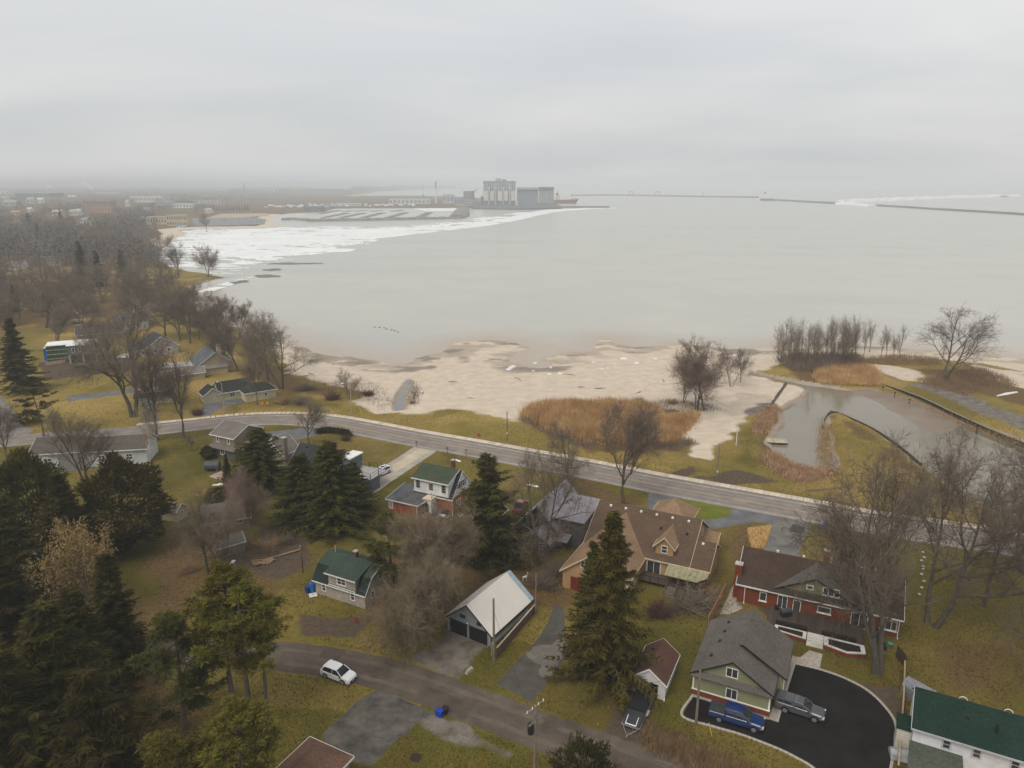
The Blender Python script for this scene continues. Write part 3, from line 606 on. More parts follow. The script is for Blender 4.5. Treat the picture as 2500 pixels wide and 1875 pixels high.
def house(name, label, px, rz, cat='house', off=(0, 0), group=None):
    p = S(*px) if len(px) == 2 else Vector(px); a = math.radians(rz)
    p = p + Vector((off[0] * math.cos(a) - off[1] * math.sin(a), off[0] * math.sin(a) + off[1] * math.cos(a), 0)); p.z = 0
    return thing(name, label, cat, p, a, group)
def downspout(P, x, y, z, m=None): MB().tube([(x, y, z), (x, y, .25), (x + .05, y - .35, .08)], .06, 5).build('downspout', m or white, P)
# ---- green gabled garage house beside the black driveway
P = house('green_house', 'green sided garage house with grey shingle roof and brick base by the black driveway', (1689, 1699), -26.4)
sh_grey = shingle('grey_shingle', (.118, .105, .092)); sage = siding('sage_green_siding', (.225, .235, .125), .26, .3)
gable(P, 0, 8.55, 0, 3.6, 3.45, 6.1, sage, sh_grey, 'y', .35, .35, ends=(1, 0), fm=blackm)
gable(P, 0, 9.5, 3.6, 11.2, 3.45, 6.25, sage, sh_grey, 'y', .35, .35, ends=(1, 0), fm=blackm)
hipm = MB(); hipm.slab([(-.35, 11.55, 3.4), (9.85, 11.55, 3.4), (4.75, 9.0, 6.46)], .1); hipm.build('roof', sh_grey, P)
w = MB(); w.box(-.06, 8.61, -.06, .0, .35, 1.05); w.box(-.06, 0, -.06, 11.2, .35, 1.05); w.build('brick_band', brick_dark, P)
MB().box(-.1, 8.65, -.1, .02, 1.05, 1.17).build('sill_band', white, P); MB().box(-.08, 8.63, -.08, .02, 0, .35).build('plinth', concrete, P)
for x in (-.03, 8.43): MB().box(x, x + .16, -.05, .06, 1.17, 3.3).build('corner_board', white, P)
s = MB(); s.slab([(-.25, -.55, 3.22), (8.8, -.55, 3.22), (8.5, -.01, 3.75), (.05, -.01, 3.75)], .12); s.build('skirt_roof', sh_grey, P)
opening(P, 'S', 0, 4.25, 4.0, 1.35, 1.25, cols=2, rows=1); opening(P, 'S', 0, 4.4, 1.2, 1.3, 1.35, cols=2, rows=1)
vents(P, [(1.5, 2.2, 4.6), (1.9, 5.2, 4.75), (2.1, 7.3, 4.85), (2.2, 9.4, 4.9)], blackm)
downspout(P, 9.58, 3.8, 3.3)
# ---- long red brick bungalow
P = house('brick_bungalow', 'long red brick bungalow with dark brown roof and green front gable', (1800, 1467), -25.3)
sh_brown = shingle('dark_brown_shingle', (.068, .045, .034))
gable(P, 0, 20.6, 0, 10.4, 3.05, 6.05, brick_dark, sh_brown, 'x', .45, .35)
gable(P, 4.6, 15.3, .45, 5.2, 3.1, 5.95, sage, sh_grey, 'y', .5, .45, ends=(1, 0), fm=blackm, zb=2.4)
s = MB(); s.slab([(4.0, -.5, 3.02), (16.0, -.5, 3.02), (15.4, .44, 3.52), (4.6, .44, 3.52)], .1); s.build('skirt_roof', shingle('pent_shingle', (.055, .045, .032)), P)
opening(P, 'S', .45, 9.3, 4.0, .95, .75, cols=1, rows=1, fw=.16); opening(P, 'S', .45, 12.0, 3.65, 2.2, 1.25, cols=3, rows=1, fw=.13)
for u, z, w, h, c, k in ((4.0 - .6, .95, .95, 1.35, 1, 'window'), (6.0, .45, 1.35, 2.0, 2, 'window'), (7.9, .1, 1.05, 2.15, 1, 'door'), (11.4, 1.2, 1.7, .95, 1, 'window'), (16.2 - .4, .15, 2.1, 2.25, 2, 'door'), (19.4 - .1, .9, 2.0, 1.45, 3, 'window')):
    opening(P, 'S', 0, u, z, w, h, k, cols=c, rows=1, sill=(k == 'window'))
chimney(P, -.32, 1.2, 0, 5.3, .95)
for x in (1.4,): downspout(P, x - .5, -.12, 2.9)
downspout(P, 20.5, -.12, 2.9)
vents(P, [(4.4, 5.9, 6.05), (8.0, 5.9, 6.05), (15.5, 5.9, 6.05), (18.6, 5.9, 6.05)])
hip(P, 12.2, 16.4, 10.3, 13.0, 3.0, 5.0, brick_dark, sh_brown, 2.0, axis='y'); hip(P, 18.2, 20.5, 10.3, 12.4, 3.0, 4.6, brick_dark, sh_brown, 1.2, axis='y')
chimney(P, 11.0, 11.0, 0, 5.2, .8)
# ---- tan house with brown roof
P = house('tan_house', 'tan house with brown shingle roof, small front dormer and awning porch', (29.0, 94.2, 0), -26.6)
tan = siding('tan_siding', (.40, .25, .125), .2, .2); sh_tan = shingle('warm_brown_shingle', (.110, .074, .050)); sh_tan2 = shingle('sunlit_tan_shingle', (.265, .172, .105)); cream = M('cream_trim', (.60, .50, .36), .6, .06)  # sh_tan2: paler roof copy, light on the wing put into its colour
gable(P, -19.4, -3.2, .2, 14.2, 3.1, 7.5, tan, sh_tan, 'x', .35, .35, fm=cream)
gable(P, -3.2, -.2, .2, 8.2, 3.1, 5.55, tan, sh_tan, 'x', .33, .35, fm=cream, ends=(0, 1))
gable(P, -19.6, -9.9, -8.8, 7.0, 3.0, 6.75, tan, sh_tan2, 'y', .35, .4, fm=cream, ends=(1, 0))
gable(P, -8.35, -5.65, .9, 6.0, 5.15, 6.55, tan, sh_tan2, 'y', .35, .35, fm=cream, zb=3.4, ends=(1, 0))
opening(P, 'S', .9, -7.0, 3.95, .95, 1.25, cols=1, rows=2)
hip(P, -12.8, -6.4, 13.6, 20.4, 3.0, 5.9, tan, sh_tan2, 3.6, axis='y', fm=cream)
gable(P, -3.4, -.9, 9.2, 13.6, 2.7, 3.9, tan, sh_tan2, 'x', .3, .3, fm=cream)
opening(P, 'S', .2, -8.3, .45, 2.2, 2.25, 'door', cols=2, rows=1, fw=.14); opening(P, 'E', -3.2, 10.4, 3.5, .9, 1.3, rows=2)
opening(P, 'S', -8.8, -16.2, 4.0, 1.2, 1.2, cols=2); opening(P, 'E', -9.9, -4.5, .9, 1.4, 1.3, cols=2)
MB().box(-18.3, -15.1, -8.87, -8.8, .05, 2.2).build('garage_door', M('dark_red_door', (.17, .028, .015), .6, .15), P)
MB().box(-19.0 + 5.2, -19.0 + 8.0, -8.87, -8.8, .05, 2.2).build('garage_door', MC['dark_red_door'], P)
a = MB(); a.slab([(-5.9, -2.7, 2.45), (-1.2, -2.7, 2.45), (.05, -1.1, 2.55), (.05, .2, 3.0), (-6.0, .2, 3.0)], .09); a.build('awning_roof', M('mossy_awning', (.30, .27, .165), .9, .2, 2, lines=('X', .8, .5)), P)
b = MB().loft([[(-2.9, .18, .75), (-2.9, -2.2, .75), (-1.1, -2.2, .75), (-.25, -1.1, .75), (-.25, .18, .75)], [(-2.9, .18, 2.4), (-2.9, -2.2, 2.4), (-1.1, -2.2, 2.4), (-.25, -1.1, 2.4), (-.25, .18, 2.4)]]); b.build('bay', M('brown_bay_boards', (.13, .075, .04), .8, .2, 2), P)
b = MB().loft([[(-3.0, .18, 0), (-3.0, -2.25, 0), (-1.05, -2.3, 0), (-.2, -1.1, 0), (-.2, .18, 0)], [(-3.0, .18, .72), (-3.0, -2.25, .72), (-1.05, -2.3, .72), (-.2, -1.1, .72), (-.2, .18, .72)]]); b.build('bay_base', wood_brown, P)
b = MB(); b.board((-3.0, -2.3, .8), (-1.05, -2.34, .8), (0, -1, 0), .12); b.board((-1.05, -2.34, .8), (-.2, -1.12, .8), (1, -.5, 0), .12); b.build('bay_trim', cream, P)
opening(P, 'S', -2.2, -2.05, 1.1, 1.2, 1.0, cols=1, rows=1, fm=blackm)
for x in (-5.5, -3.9): MB().box(x - .06, x + .06, -2.6, -2.48, 0, 2.4).build('porch_post', wood_brown, P)
dk = MB()
for k in range(12): dk.box(-9.7 + k * .48, -9.24 + k * .48, -2.6, .15, .62, .7)
dk.build('deck', wood_brown, P)
st = MB()
for k in range(6): st.box(-5.35, -4.0, -4.5 + k * .32, -4.2 + k * .32, .04 + k * .11, .10 + k * .11)
for x in (-5.4, -3.95): st.tube([(x, -4.5, .9), (x, -2.6, 1.6)], .04, 4); st.box(x - .04, x + .04, -4.55, -4.47, 0, .92)
st.build('steps', wood_old, P)
rl = MB()
for x in (-9.5, -8.1, -6.8, -5.5): rl.box(x - .04, x + .04, -2.6, -2.52, .7, 1.55)
rl.box(-9.5, -5.5, -2.6, -2.52, 1.5, 1.57); rl.build('deck_railing', blackm, P)
vents(P, [(-17.5 + k * 2.55, 6.4, 7.32) for k in range(6)] + [(-1.8, 3.6, 5.45)])
vents(P, [(-8.6, 4.6, 6.1), (-4.5, 4.5, 6.1)], blackm)
# ---- dark grey metal roofed house
P = house('grey_house', 'dark grey wooden house with grey metal roof behind the big bare trunk', (1.5, 110, 0), -26.2)
gwall = siding('grey_wood_cladding', (.095, .09, .088), .3, .35, .2); metal_roof = M('grey_metal_roof', (.215, .205, .215), .5, .12, .6, lines=('X', .45, .35), spec=.5); gtrim = M('grey_trim', (.20, .19, .185), .7, .1)
gable(P, -.9, 7.3, 0, 11.6, 2.6, 6.9, gwall, metal_roof, 'y', .5, .5, fm=gtrim)
P2 = MB().box(4.9, 10.7, .9, 9.1, 0, 5.1).build('wall', gwall, P)
MB().slab([(4.5, .5, 5.15), (11.1, .5, 5.15), (11.1, 9.5, 5.7), (4.5, 9.5, 5.7)], .16).build('roof', metal_roof, P)
MB().box(10.7, 10.76, 1.2, 8.8, 1.0, 4.9).build('side_panel', M('pale_grey_boards', (.30, .285, .26), .8, .15), P)
gable(P, 2.2, 6.3, -3.0, 0, 2.3, 3.6, gwall, metal_roof, 'y', .55, .45, fm=gtrim, ends=(1, 0))
for u in (3.2, 5.3): opening(P, 'S', -3.0, u, .8, 1.1, 1.25, cols=2, rows=2, fm=M('pale_window_trim', (.42, .40, .37), .6, .1), fw=.13)
opening(P, 'E', 6.3, -1.6, .8, 1.3, 1.2, cols=2, fm=MC['pale_window_trim']); opening(P, 'S', 0, 2.0, 3.7, 1.1, 1.2, cols=2, fm=gtrim)
opening(P, 'S', .9, 8.2, 3.2, 1.3, .9, cols=2, rows=1, fm=gtrim); opening(P, 'E', 10.76, 5.0, 2.9, 1.2, 1.2, cols=2); opening(P, 'S', 0, 5.0, 3.6, .9, 1.0, cols=1, fm=gtrim)
MB().slab([(6.4, -1.4, 2.1), (8.9, -1.4, 2.1), (8.9, .9, 2.5), (6.4, .9, 2.5)], .1).build('porch_roof', metal_roof, P)
MB().tube([(.9, -.2, 1.2), (.9, -.2, 3.3)], .07, 6).build('flue_pipe', grey_metal, P)
# ---- white and red brick cape house with green roof
P = house('white_brick_house', 'white upper storey house on orange brick with mossy green roof and flat black extension', (1105, 1259), -26.2)
wsid = siding('white_lap_siding', (.72, .71, .69), .2, .18); mossy = shingle('mossy_green_shingle', (.058, .072, .046)); dks = shingle('charcoal_shingle', (.035, .034, .036))
MB().box(-8.2, 0, 0, 7.3, 0, 3.25).build('wall', brick_red, P)
gable(P, -8.2, 0, 0, 7.3, 3.25, 7.25, wsid, dks, 'x', .25, .12, zb=3.25, rid=3.65)
dm_ = MB(); prism_x(dm_, -8.1, -.75, [(-.06, 3.3), (3.6, 3.3), (3.6, 7.3), (-.06, 6.05)]); dm_.build('dormer_wall', wsid, P)
MB().slab([(-8.45, -.5, 6.12), (-.45, -.5, 6.12), (-.45, 3.65, 7.62), (-8.45, 3.65, 7.62)], .16).build('dormer_roof', mossy, P)
fb = MB(); fb.board((-8.45, -.5, 6.12), (-.45, -.5, 6.12), (0, -1, 0), .2); fb.board((-.45, -.5, 6.12), (-.45, 3.65, 7.62), (1, 0, 0), .2); fb.build('fascia', white, P)
for u, h in ((-7.2, 1.5), (-4.4, 1.3), (-1.7, 1.5)): opening(P, 'S', -.06, u, 4.15, .85, h, cols=2 if h < 1.4 else 1, rows=3, fw=.06, fm=M('dull_window_bars', (.34, .34, .34), .6, .1))
opening(P, 'E', 0, 3.65, 4.3, 1.6, 1.35, cols=2, rows=2); opening(P, 'E', 0, 2.2, 1.2, 1.5, 1.2, cols=2, rows=2); opening(P, 'E', 0, 5.4, 1.0, .9, 1.6, cols=1, rows=2)
for y in (2.65, 4.65): MB().box(0, .06, y - .17, y + .17, 4.3, 5.65).build('shutter', M('slate_blue_shutter', (.04, .085, .11), .6, .1), P)
chimney(P, -2.6, 4.9, 5, 8.6, .6, brick_dark)
e = MB().box(-11.4, -5.0, -3.9, 2.0, 0, 2.75).build('extension_wall', brick_red, P)
MB().slab([(-11.7, -4.2, 2.72), (-4.7, -4.2, 2.72), (-3.6, -.03, 3.3), (-3.6, 2.3, 3.5), (-11.7, 2.3, 3.5)], .14).build('extension_roof', M('black_membrane_roof', (.045, .047, .05), .7, .3, .6, c2=(.10, .105, .108)), P)
f = MB(); f.board((-11.7, -4.2, 2.72), (-4.7, -4.2, 2.72), (0, -1, 0), .2); f.board((-4.7, -4.2, 2.72), (-3.6, -.03, 3.3), (1, 0, 0), .2); f.board((-11.7, -4.2, 2.72), (-11.7, 2.3, 3.5), (-1, 0, 0), .2); f.build('extension_fascia', white, P)
opening(P, 'S', -3.9, -10.7, .85, .95, 1.4, cols=3, rows=4, fw=.16); opening(P, 'E', -5.0, -2.0, .9, .8, 1.4, rows=2, fm=M('cream_yellow_trim', (.62, .55, .28), .6, .08))
MB().box(-5.0, -3.3, -1.9, -.02, .45, 2.9).build('entrance_porch', white, P); MB().box(-5.1, -3.2, -2.0, 0, 2.9, 3.25).build('porch_cornice', cream, P)
opening(P, 'S', -1.9, -4.2, .5, .8, 1.9, 'door', 1, 2, fm=M('storm_door_grey', (.30, .30, .31), .5, .1)); opening(P, 'E', -3.3, -1.0, 1.3, .7, 1.1, cols=2, rows=3)
MB().box(-3.3, -3.25, -1.85, -.1, 0, .45).build('porch_base', M('blue_base', (.02, .045, .22), .6, .1), P)
st = MB()
for k in range(3): st.box(-4.7, -3.7, -3.0 + k * .35, -2.0, 0, .15 * (k + 1))
st.build('steps', concrete, P); downspout(P, -5.0, -4.0, 2.6); downspout(P, .05, -.1, 3.2)
MB().box(-8.6, -8.35, -2.1, -1.9, .2, 2.6).build('drain_pipe', brick_dark, P) if False else None
# ---- gambrel cottage with green roof
P = house('gambrel_cottage', 'small pale grey cottage with green gambrel roof and wide front dormer', (772, 1448), -27.2)
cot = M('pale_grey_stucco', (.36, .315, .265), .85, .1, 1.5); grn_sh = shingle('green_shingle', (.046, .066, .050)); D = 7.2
prism_x(MB(), 0, 9.1, [(0, 0), (D, 0), (D, 2.35), (D - 1.3, 4.15), (D / 2, 5.05), (1.3, 4.15), (0, 2.35)]).build('wall', cot, P)
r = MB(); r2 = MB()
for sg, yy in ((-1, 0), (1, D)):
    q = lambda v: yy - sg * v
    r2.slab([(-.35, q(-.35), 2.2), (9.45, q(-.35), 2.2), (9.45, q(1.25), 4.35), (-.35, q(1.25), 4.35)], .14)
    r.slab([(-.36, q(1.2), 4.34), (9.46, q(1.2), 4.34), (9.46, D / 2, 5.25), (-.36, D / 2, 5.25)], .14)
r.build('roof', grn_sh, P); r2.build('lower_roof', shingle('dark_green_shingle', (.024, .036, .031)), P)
dm_ = MB(); prism_x(dm_, 2.7, 7.6, [(-.12, 2.35), (3.2, 2.35), (3.2, 5.0), (-.12, 4.2)]); dm_.build('dormer_wall', cot, P)
MB().slab([(2.3, -.55, 4.28), (8.0, -.55, 4.28), (8.0, D / 2, 5.42), (2.3, D / 2, 5.42)], .14).build('dormer_roof', grn_sh, P)
fb = MB(); fb.board((2.3, -.55, 4.28), (8.0, -.55, 4.28), (0, -1, 0), .18); fb.board((-.35, -.35, 2.24), (9.45, -.35, 2.24), (0, -1, 0), .16, .04)
for p, q in (((9.46, -.35, 2.3), (9.46, 1.25, 4.38)), ((9.46, 1.25, 4.38), (9.46, D / 2, 5.28)), ((9.46, D / 2, 5.28), (9.46, D - 1.25, 4.38)), ((9.46, D - 1.25, 4.38), (9.46, D + .35, 2.3))): fb.board(p, q, (1, 0, 0), .2)
fb.board((2.7, -.2, 2.42), (7.6, -.2, 2.42), (0, -1, 0), .1, .06); fb.build('fascia', white, P)
opening(P, 'S', -.12, 5.1, 2.75, 1.75, 1.25, cols=2, rows=2, fw=.16); opening(P, 'S', 0, 1.6, .75, .85, 1.3, fw=.14); opening(P, 'S', 0, 6.9, .75, .85, 1.3, fw=.14); opening(P, 'E', 9.1, 1.7, .9, .9, 1.2, fw=.14); opening(P, 'E', 9.1, 3.6, 2.9, 1.0, 1.2, fw=.14)
chimney(P, 4.5, D / 2 + .4, 4.6, 6.0, .55); MB().box(-1.1, -.1, 1.5, 5.0, 2.2, 2.32).build('side_canopy', grn_sh, P)
for y in (1.6, 4.9): MB().box(-1.05, -.97, y - .05, y + .05, 0, 2.2).build('canopy_post', wood_brown, P)
MB().tube([(1.0, D / 2, 5.2), (1.0, D / 2, 6.3)], .03, 4).build('vent_pipe', white, P)
# ---- double garage with pale metal roof
P = house('double_garage', 'grey double garage with pale metal roof and two black doors', (1093, 1537), -32.5, 'garage')
gg = siding('grey_garage_boards', (.235, .25, .262), .3, .25, .15); pale_metal = M('pale_metal_roof', (.60, .56, .50), .45, .07, .5, spec=.5, c2=(.66, .625, .565))
gable(P, 0, 7.0, 0, 9.7, 2.15, 5.0, gg, pale_metal, 'y', .55, .4, fm=blackm)
MB().slab([(3.55, 9.3, 5.19), (3.55, 10.11, 5.19), (7.56, 10.11, 1.94), (7.56, 9.3, 1.94)], .03).build('roof_flashing', M('pale_blue_flashing', (.30, .38, .43), .5, .1), P)
for a, b in ((.45, 3.25), (3.65, 6.5)): MB().box(a, b, -.06, .02, .02, 2.0).build('garage_door', M('black_garage_door', (.012, .012, .013), .6, .2, lines=('Z', .5, .5)), P)
opening(P, 'S', 0, 2.6, 2.75, .9, .5, cols=2, rows=1, fm=blackm); opening(P, 'S', 0, 5.2, 2.5, .7, .45, cols=2, rows=1, fm=blackm)
MB().tube([(3.5, -.15, 2.45), (3.5, -.3, 2.3)], .08, 6).build('wall_lamp', white, P)
MB().box(7.0, 7.09, .3, 9.4, 0, .55).build('wall_skirt', white, P)
# ---- small white garage
P = house('white_garage', 'small white garage with brown roof and open door above the dark trailer', (1545, 1687), -26, 'garage')
wg = siding('white_wide_lap_siding', (.66, .65, .63), .2, .5)
fw_ = MB(); fw_.box(0, .85, 0, .12, 0, 2.2); fw_.box(2.95, 3.7, 0, .12, 0, 2.2); fw_.box(.85, 2.95, 0, .12, 1.85, 2.2); prism_y(fw_, 0, .12, [(0, 2.2), (3.7, 2.2), (1.85, 3.62)]); fw_.build('front_wall', wg, P)
fw_ = MB(); fw_.box(0, .1, .12, 6.1, 0, 2.2); fw_.box(3.6, 3.7, .12, 6.1, 0, 2.2); fw_.box(.1, 3.6, 6.0, 6.1, 0, 2.2); prism_y(fw_, 6.0, 6.1, [(.1, 2.2), (3.6, 2.2), (1.85, 3.55)]); fw_.build('wall', wg, P)
gable(P, 0, 3.7, 0, 6.1, 2.2, 3.65, wg, shingle('red_brown_shingle', (.115, .060, .045)), 'y', .3, .2, wall=False)
vents(P, [(1.1, 2.0, 3.2), (1.1, 4.6, 3.2)], blackm); downspout(P, 3.75, .1, 2.0)
# ---- white house at the right edge
P = house('white_cottage', 'white siding house with dark green shingle roof at bottom right corner', (41.4, 61.6, 0), -28)
dg = shingle('deep_green_shingle', (.014, .034, .025)); wl = siding('white_clapboard', (.66, .65, .66), .16, .35)
gable(P, 0, 19, 0, 6.2, 4.4, 6.7, wl, dg, 'x', .4, .25, fm=M('pale_grey_trim', (.45, .44, .47), .6, .08))
for u in (3.0, 5.6, 8.8, 12.2, 15.4): opening(P, 'S', 0, u, 2.75, .85, 1.15, rows=2, fm=MC['pale_grey_trim'], fw=.14)
MB().slab([(-.3, -3.4, 1.75), (4.6, -3.4, 1.75), (4.5, -.02, 2.55), (-.2, -.02, 2.55)], .14).build('porch_roof', shingle('faded_green_shingle', (.075, .085, .062)), P)
for x in (0, 4.3): MB().box(x, x + .12, -3.3, -3.18, 0, 1.65).build('porch_post', white, P)
gable(P, 12.8, 18.6, 3.4, 8.6, 4.6, 6.6, wl, dg, 'y', .35, .3, ends=(0, 1))
vents(P, [(4.6, 1.7, 5.95), (10.6, 1.6, 5.9)], blackm); MB().tube([(7.0, 1.2, 5.2), (7.0, 1.2, 6.6)], .1, 6).build('flue_pipe', blackm, P)
dk = MB()
for k in range(24): dk.box(.6 + k * .5, 1.06 + k * .5, 6.3, 9.0, 2.5, 2.58)
dk.build('deck', M('reddish_deck_boards', (.16, .085, .05), .85, .25, 2), P)
for k in range(4): MB().box(.7 + k * 3.8, .84 + k * 3.8, 8.8, 8.94, 0, 2.5).build('deck_post', wood_brown, P)
MB().slab([(-1.5, .6, 3.1), (-.1, .6, 3.1), (-.1, 3.2, 3.1), (-1.5, 3.2, 3.1)], .12).build('side_canopy', dg, P); MB().box(-1.4, -.02, .7, 3.1, 0, 2.95).build('side_porch', siding('louvred_boards', (.55, .52, .44), .3, .8), P)
mbk = MB()
for x in (5.0, 9.2): mbk.tube([(x + .42 * math.cos(a * PI / 5), 8.9, 2.95 + .42 * math.sin(a * PI / 5)) for a in range(11)], .06, 4)
mbk.build('life_rings', white, P)
# ---- brown hip roof house at the bottom edge
P = house('brown_roof_house', 'low house with brown hip roof at the bottom edge beside the cracked driveway', (-20.6, 61.6, 0), -27.5)
brs = shingle('rosy_brown_shingle', (.155, .088, .062)); sw_ = M('tan_stucco', (.35, .28, .22), .9, .1)
hip(P, 0, 5.0, -7.5, -.4, 2.7, 4.5, sw_, brs, 2.6, axis='y'); hip(P, 3.6, 12.0, -9.5, -2.6, 2.75, 4.9, sw_, brs, 3.4, axis='x')
# ---- two storey tan house, charcoal house with roof deck
P = house('taupe_house', 'two storey taupe house with grey shingle roof and white trimmed windows beside the road', (-66.2, 148.6, 0), -26.9)
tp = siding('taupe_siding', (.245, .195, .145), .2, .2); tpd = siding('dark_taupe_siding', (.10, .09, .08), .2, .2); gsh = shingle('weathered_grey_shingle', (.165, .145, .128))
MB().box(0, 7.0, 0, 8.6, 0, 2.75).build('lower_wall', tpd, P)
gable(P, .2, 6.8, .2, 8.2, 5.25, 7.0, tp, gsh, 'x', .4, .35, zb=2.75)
MB().slab([(-.5, -.7, 2.5), (7.5, -.7, 2.5), (7.4, .2, 2.95), (-.4, .2, 2.95)], .12).build('skirt_roof', gsh, P)
for u in (1.9, 5.2): opening(P, 'S', .2, u, 3.6, .8, 1.3, rows=1, fw=.15)
opening(P, 'S', 0, 3.2, .9, 1.3, 1.3, cols=2, rows=1, fw=.14); gable(P, 6.8, 13.4, 1.6, 8.6, 2.9, 5.6, tp, gsh, 'x', .4, .35); gable(P, 13.4, 18.5, 2.4, 7.0, 2.9, 5.2, tp, gsh, 'y', .4, .35)
opening(P, 'S', 2.4, 16.0, 3.2, .9, 1.2, fw=.15); chimney(P, 19.0, 2.6, 0, 6.6, .95, M('taupe_stucco', (.22, .185, .15), .9, .1), True)
P = house('charcoal_house', 'charcoal sided house with dark roof, rooftop deck and flat garage behind the spruces', (-45.6, 136.4, 0), -25.5)
chs = siding('charcoal_siding', (.045, .05, .056), .22, .25); chr_ = shingle('slate_black_shingle', (.042, .045, .048)); bg_ = siding('blue_grey_siding', (.115, .135, .15), .25, .2)
gable(P, 0, 11.5, 0, 8.5, 2.6, 6.2, chs, chr_, 'x', .45, .35); opening(P, 'S', 0, 3.3, .8, .8, 1.4); vents(P, [(2.0, 3.6, 5.9), (5.2, 3.6, 5.9)], blackm)
MB().box(11.4, 13.6, 2.5, 6.6, 0, 5.4).build('tower_wall', bg_, P); MB().box(11.2, 13.8, 2.3, 6.8, 5.4, 5.6).build('tower_cap', white, P)
MB().box(13.2, 19.6, -.6, 4.0, 0, 2.75).build('garage_wall', bg_, P); MB().box(13.0, 19.9, -.9, -.6, 2.45, 2.8).build('garage_fascia', white, P); MB().box(13.2, 19.7, -.62, 1.0, 2.75, 2.82).build('garage_roof', dks, P)
MB().box(13.2, 19.7, 1.0, 6.4, 2.75, 2.86).build('roof_deck', M('grey_deck', (.33, .31, .30), .8, .1), P)
rl = MB()
for x, y in ((13.4, 1.1), (15.5, 1.1), (17.6, 1.1), (19.6, 1.1), (19.6, 3.7), (19.6, 6.3), (17.6, 6.3), (15.5, 6.3)): rl.box(x - .05, x + .05, y - .05, y + .05, 2.86, 3.95)
for z in (3.35, 3.9): rl.box(13.4, 19.6, 1.08, 1.12, z, z + .05); rl.box(19.58, 19.62, 1.1, 6.3, z, z + .05); rl.box(15.5, 19.6, 6.28, 6.32, z, z + .05)
rl.build('deck_railing', blackm, P)
# ---- long white and grey house by the left trees
P = house('long_white_house', 'long white and grey house with dark roof behind the birch at left', (-100, 139.5, 0), 10)
gable(P, 0, 9.5, 0, 8.5, 4.1, 6.0, siding('pale_white_boards', (.56, .58, .58), .25, .25), shingle('brown_grey_shingle', (.105, .09, .08)), 'x', .5, .4)
MB().box(5.4, 9.3, -.9, 0, 0, 4.0).build('grey_bay', siding('warm_grey_siding', (.21, .195, .18), .25, .2), P)
gable(P, 9.5, 22.0, 1.0, 8.5, 3.6, 5.3, MC['pale_white_boards'], MC['brown_grey_shingle'], 'x', .5, .4)
opening(P, 'S', 0, 3.0, 1.4, 1.7, 1.5, cols=2); opening(P, 'S', 1.0, 13.0, 1.2, 1.3, 1.3, cols=2); opening(P, 'S', 1.0, 18.5, 1.2, 1.3, 1.3, cols=2); opening(P, 'S', 0, 3.2, .15, 1.4, .5, cols=2, rows=1)
P = house('grey_roof_garage', 'brown grey garage with pale window on the lawn below the round bushes', (-52.9, 112.0, 0), 20, 'garage')
gable(P, 0, 7.4, 0, 5.2, 2.2, 4.1, siding('taupe_garage_boards', (.20, .175, .14), .22, .25), shingle('mauve_grey_shingle', (.155, .135, .12)), 'x', .4, .35)
opening(P, 'S', 0, 5.7, 1.0, 1.2, .9, cols=2, rows=1)
P = house('cream_shed', 'small cream shed half hidden by the dark round evergreen', (-63.0, 117.4, 0), -17, 'shed')
gable(P, 0, 3.6, 0, 2.6, 2.1, 3.0, siding('cream_boards', (.48, .41, .27), .2, .25), gsh, 'x', .25, .2); opening(P, 'E', 3.6, 1.3, 1.1, .6, .7, rows=1)
P = house('grey_shed', 'weathered grey shed with blue grey roof under the leaning bare tree', (-47.0, 103.2, 0), 38, 'shed')
gable(P, 0, 4.2, 0, 2.8, 2.0, 2.9, M('weathered_grey_boards', (.19, .17, .145), .9, .2, 2, lines=('X', .25, .5)), M('blue_grey_roof', (.13, .135, .14), .8, .15), 'x', .25, .2)
P = house('green_roof_shed', 'shed with plain dark green roof between brick house and tall pine', (-10.3, 113.8, 0), -27, 'shed')
gable(P, 0, 6.2, 0, 8.2, 1.7, 4.0, M('pinkish_shed_boards', (.24, .20, .175), .9, .12), M('plain_green_roof', (.022, .040, .032), .8, .15), 'y', .35, .3)
# ---- houses across the road, left
P = house('cream_ranch', 'cream stucco ranch house with black hip roof beside the curving road', (-73.4, 189.3, 0), 36)
crm = M('cream_stucco', (.52, .455, .29), .9, .08); blk = shingle('black_green_shingle', (.040, .042, .036))
hip(P, 0, 8.4, 0, 6.4, 2.4, 4.3, crm, blk, 3.2); opening(P, 'S', 0, 5.6, .9, .8, 1.0); gable(P, -5.6, 3.5, 5.0, 11.5, 2.5, 4.7, crm, blk, 'x', .4, .3); gable(P, -9.6, -5.0, 4.6, 9.6, 2.5, 4.2, siding('beige_boards', (.40, .345, .24), .2, .2), blk, 'y', .4, .3)
opening(P, 'S', 5.0, -2.2, .8, 1.4, 1.3, cols=2)
P = house('slate_roof_house', 'tan gabled house with slate blue roof and pale chimney', (-99.6, 219.6, 0), 32)
sl_ = shingle('slate_blue_shingle', (.105, .118, .12))
gable(P, 0, 11.5, 0, 12.0, 2.5, 6.4, siding('straw_boards', (.42, .345, .225), .2, .2), sl_, 'y', .5, .4); opening(P, 'S', 0, 1.6, .9, 1.0, 1.1, cols=2); MB().slab([(1.2, -3.6, 2.2), (9.0, -3.6, 2.2), (9.0, -.02, 3.0), (1.2, -.02, 3.0)], .15).build('porch_roof', shingle('dusty_grey_shingle', (.20, .175, .155)), P)
MB().box(1.5, 8.7, -3.2, -.05, 0, 2.0).build('porch', MC['straw_boards'], P); chimney(P, 7.6, 3.4, 4.5, 8.2, 1.25, M('pale_stucco', (.62, .56, .47), .9, .08), False)
gable(P, -7.0, 1.2, -6.4, -1.2, 2.1, 3.5, MC['straw_boards'], MC['dusty_grey_shingle'], 'x', .4, .3)
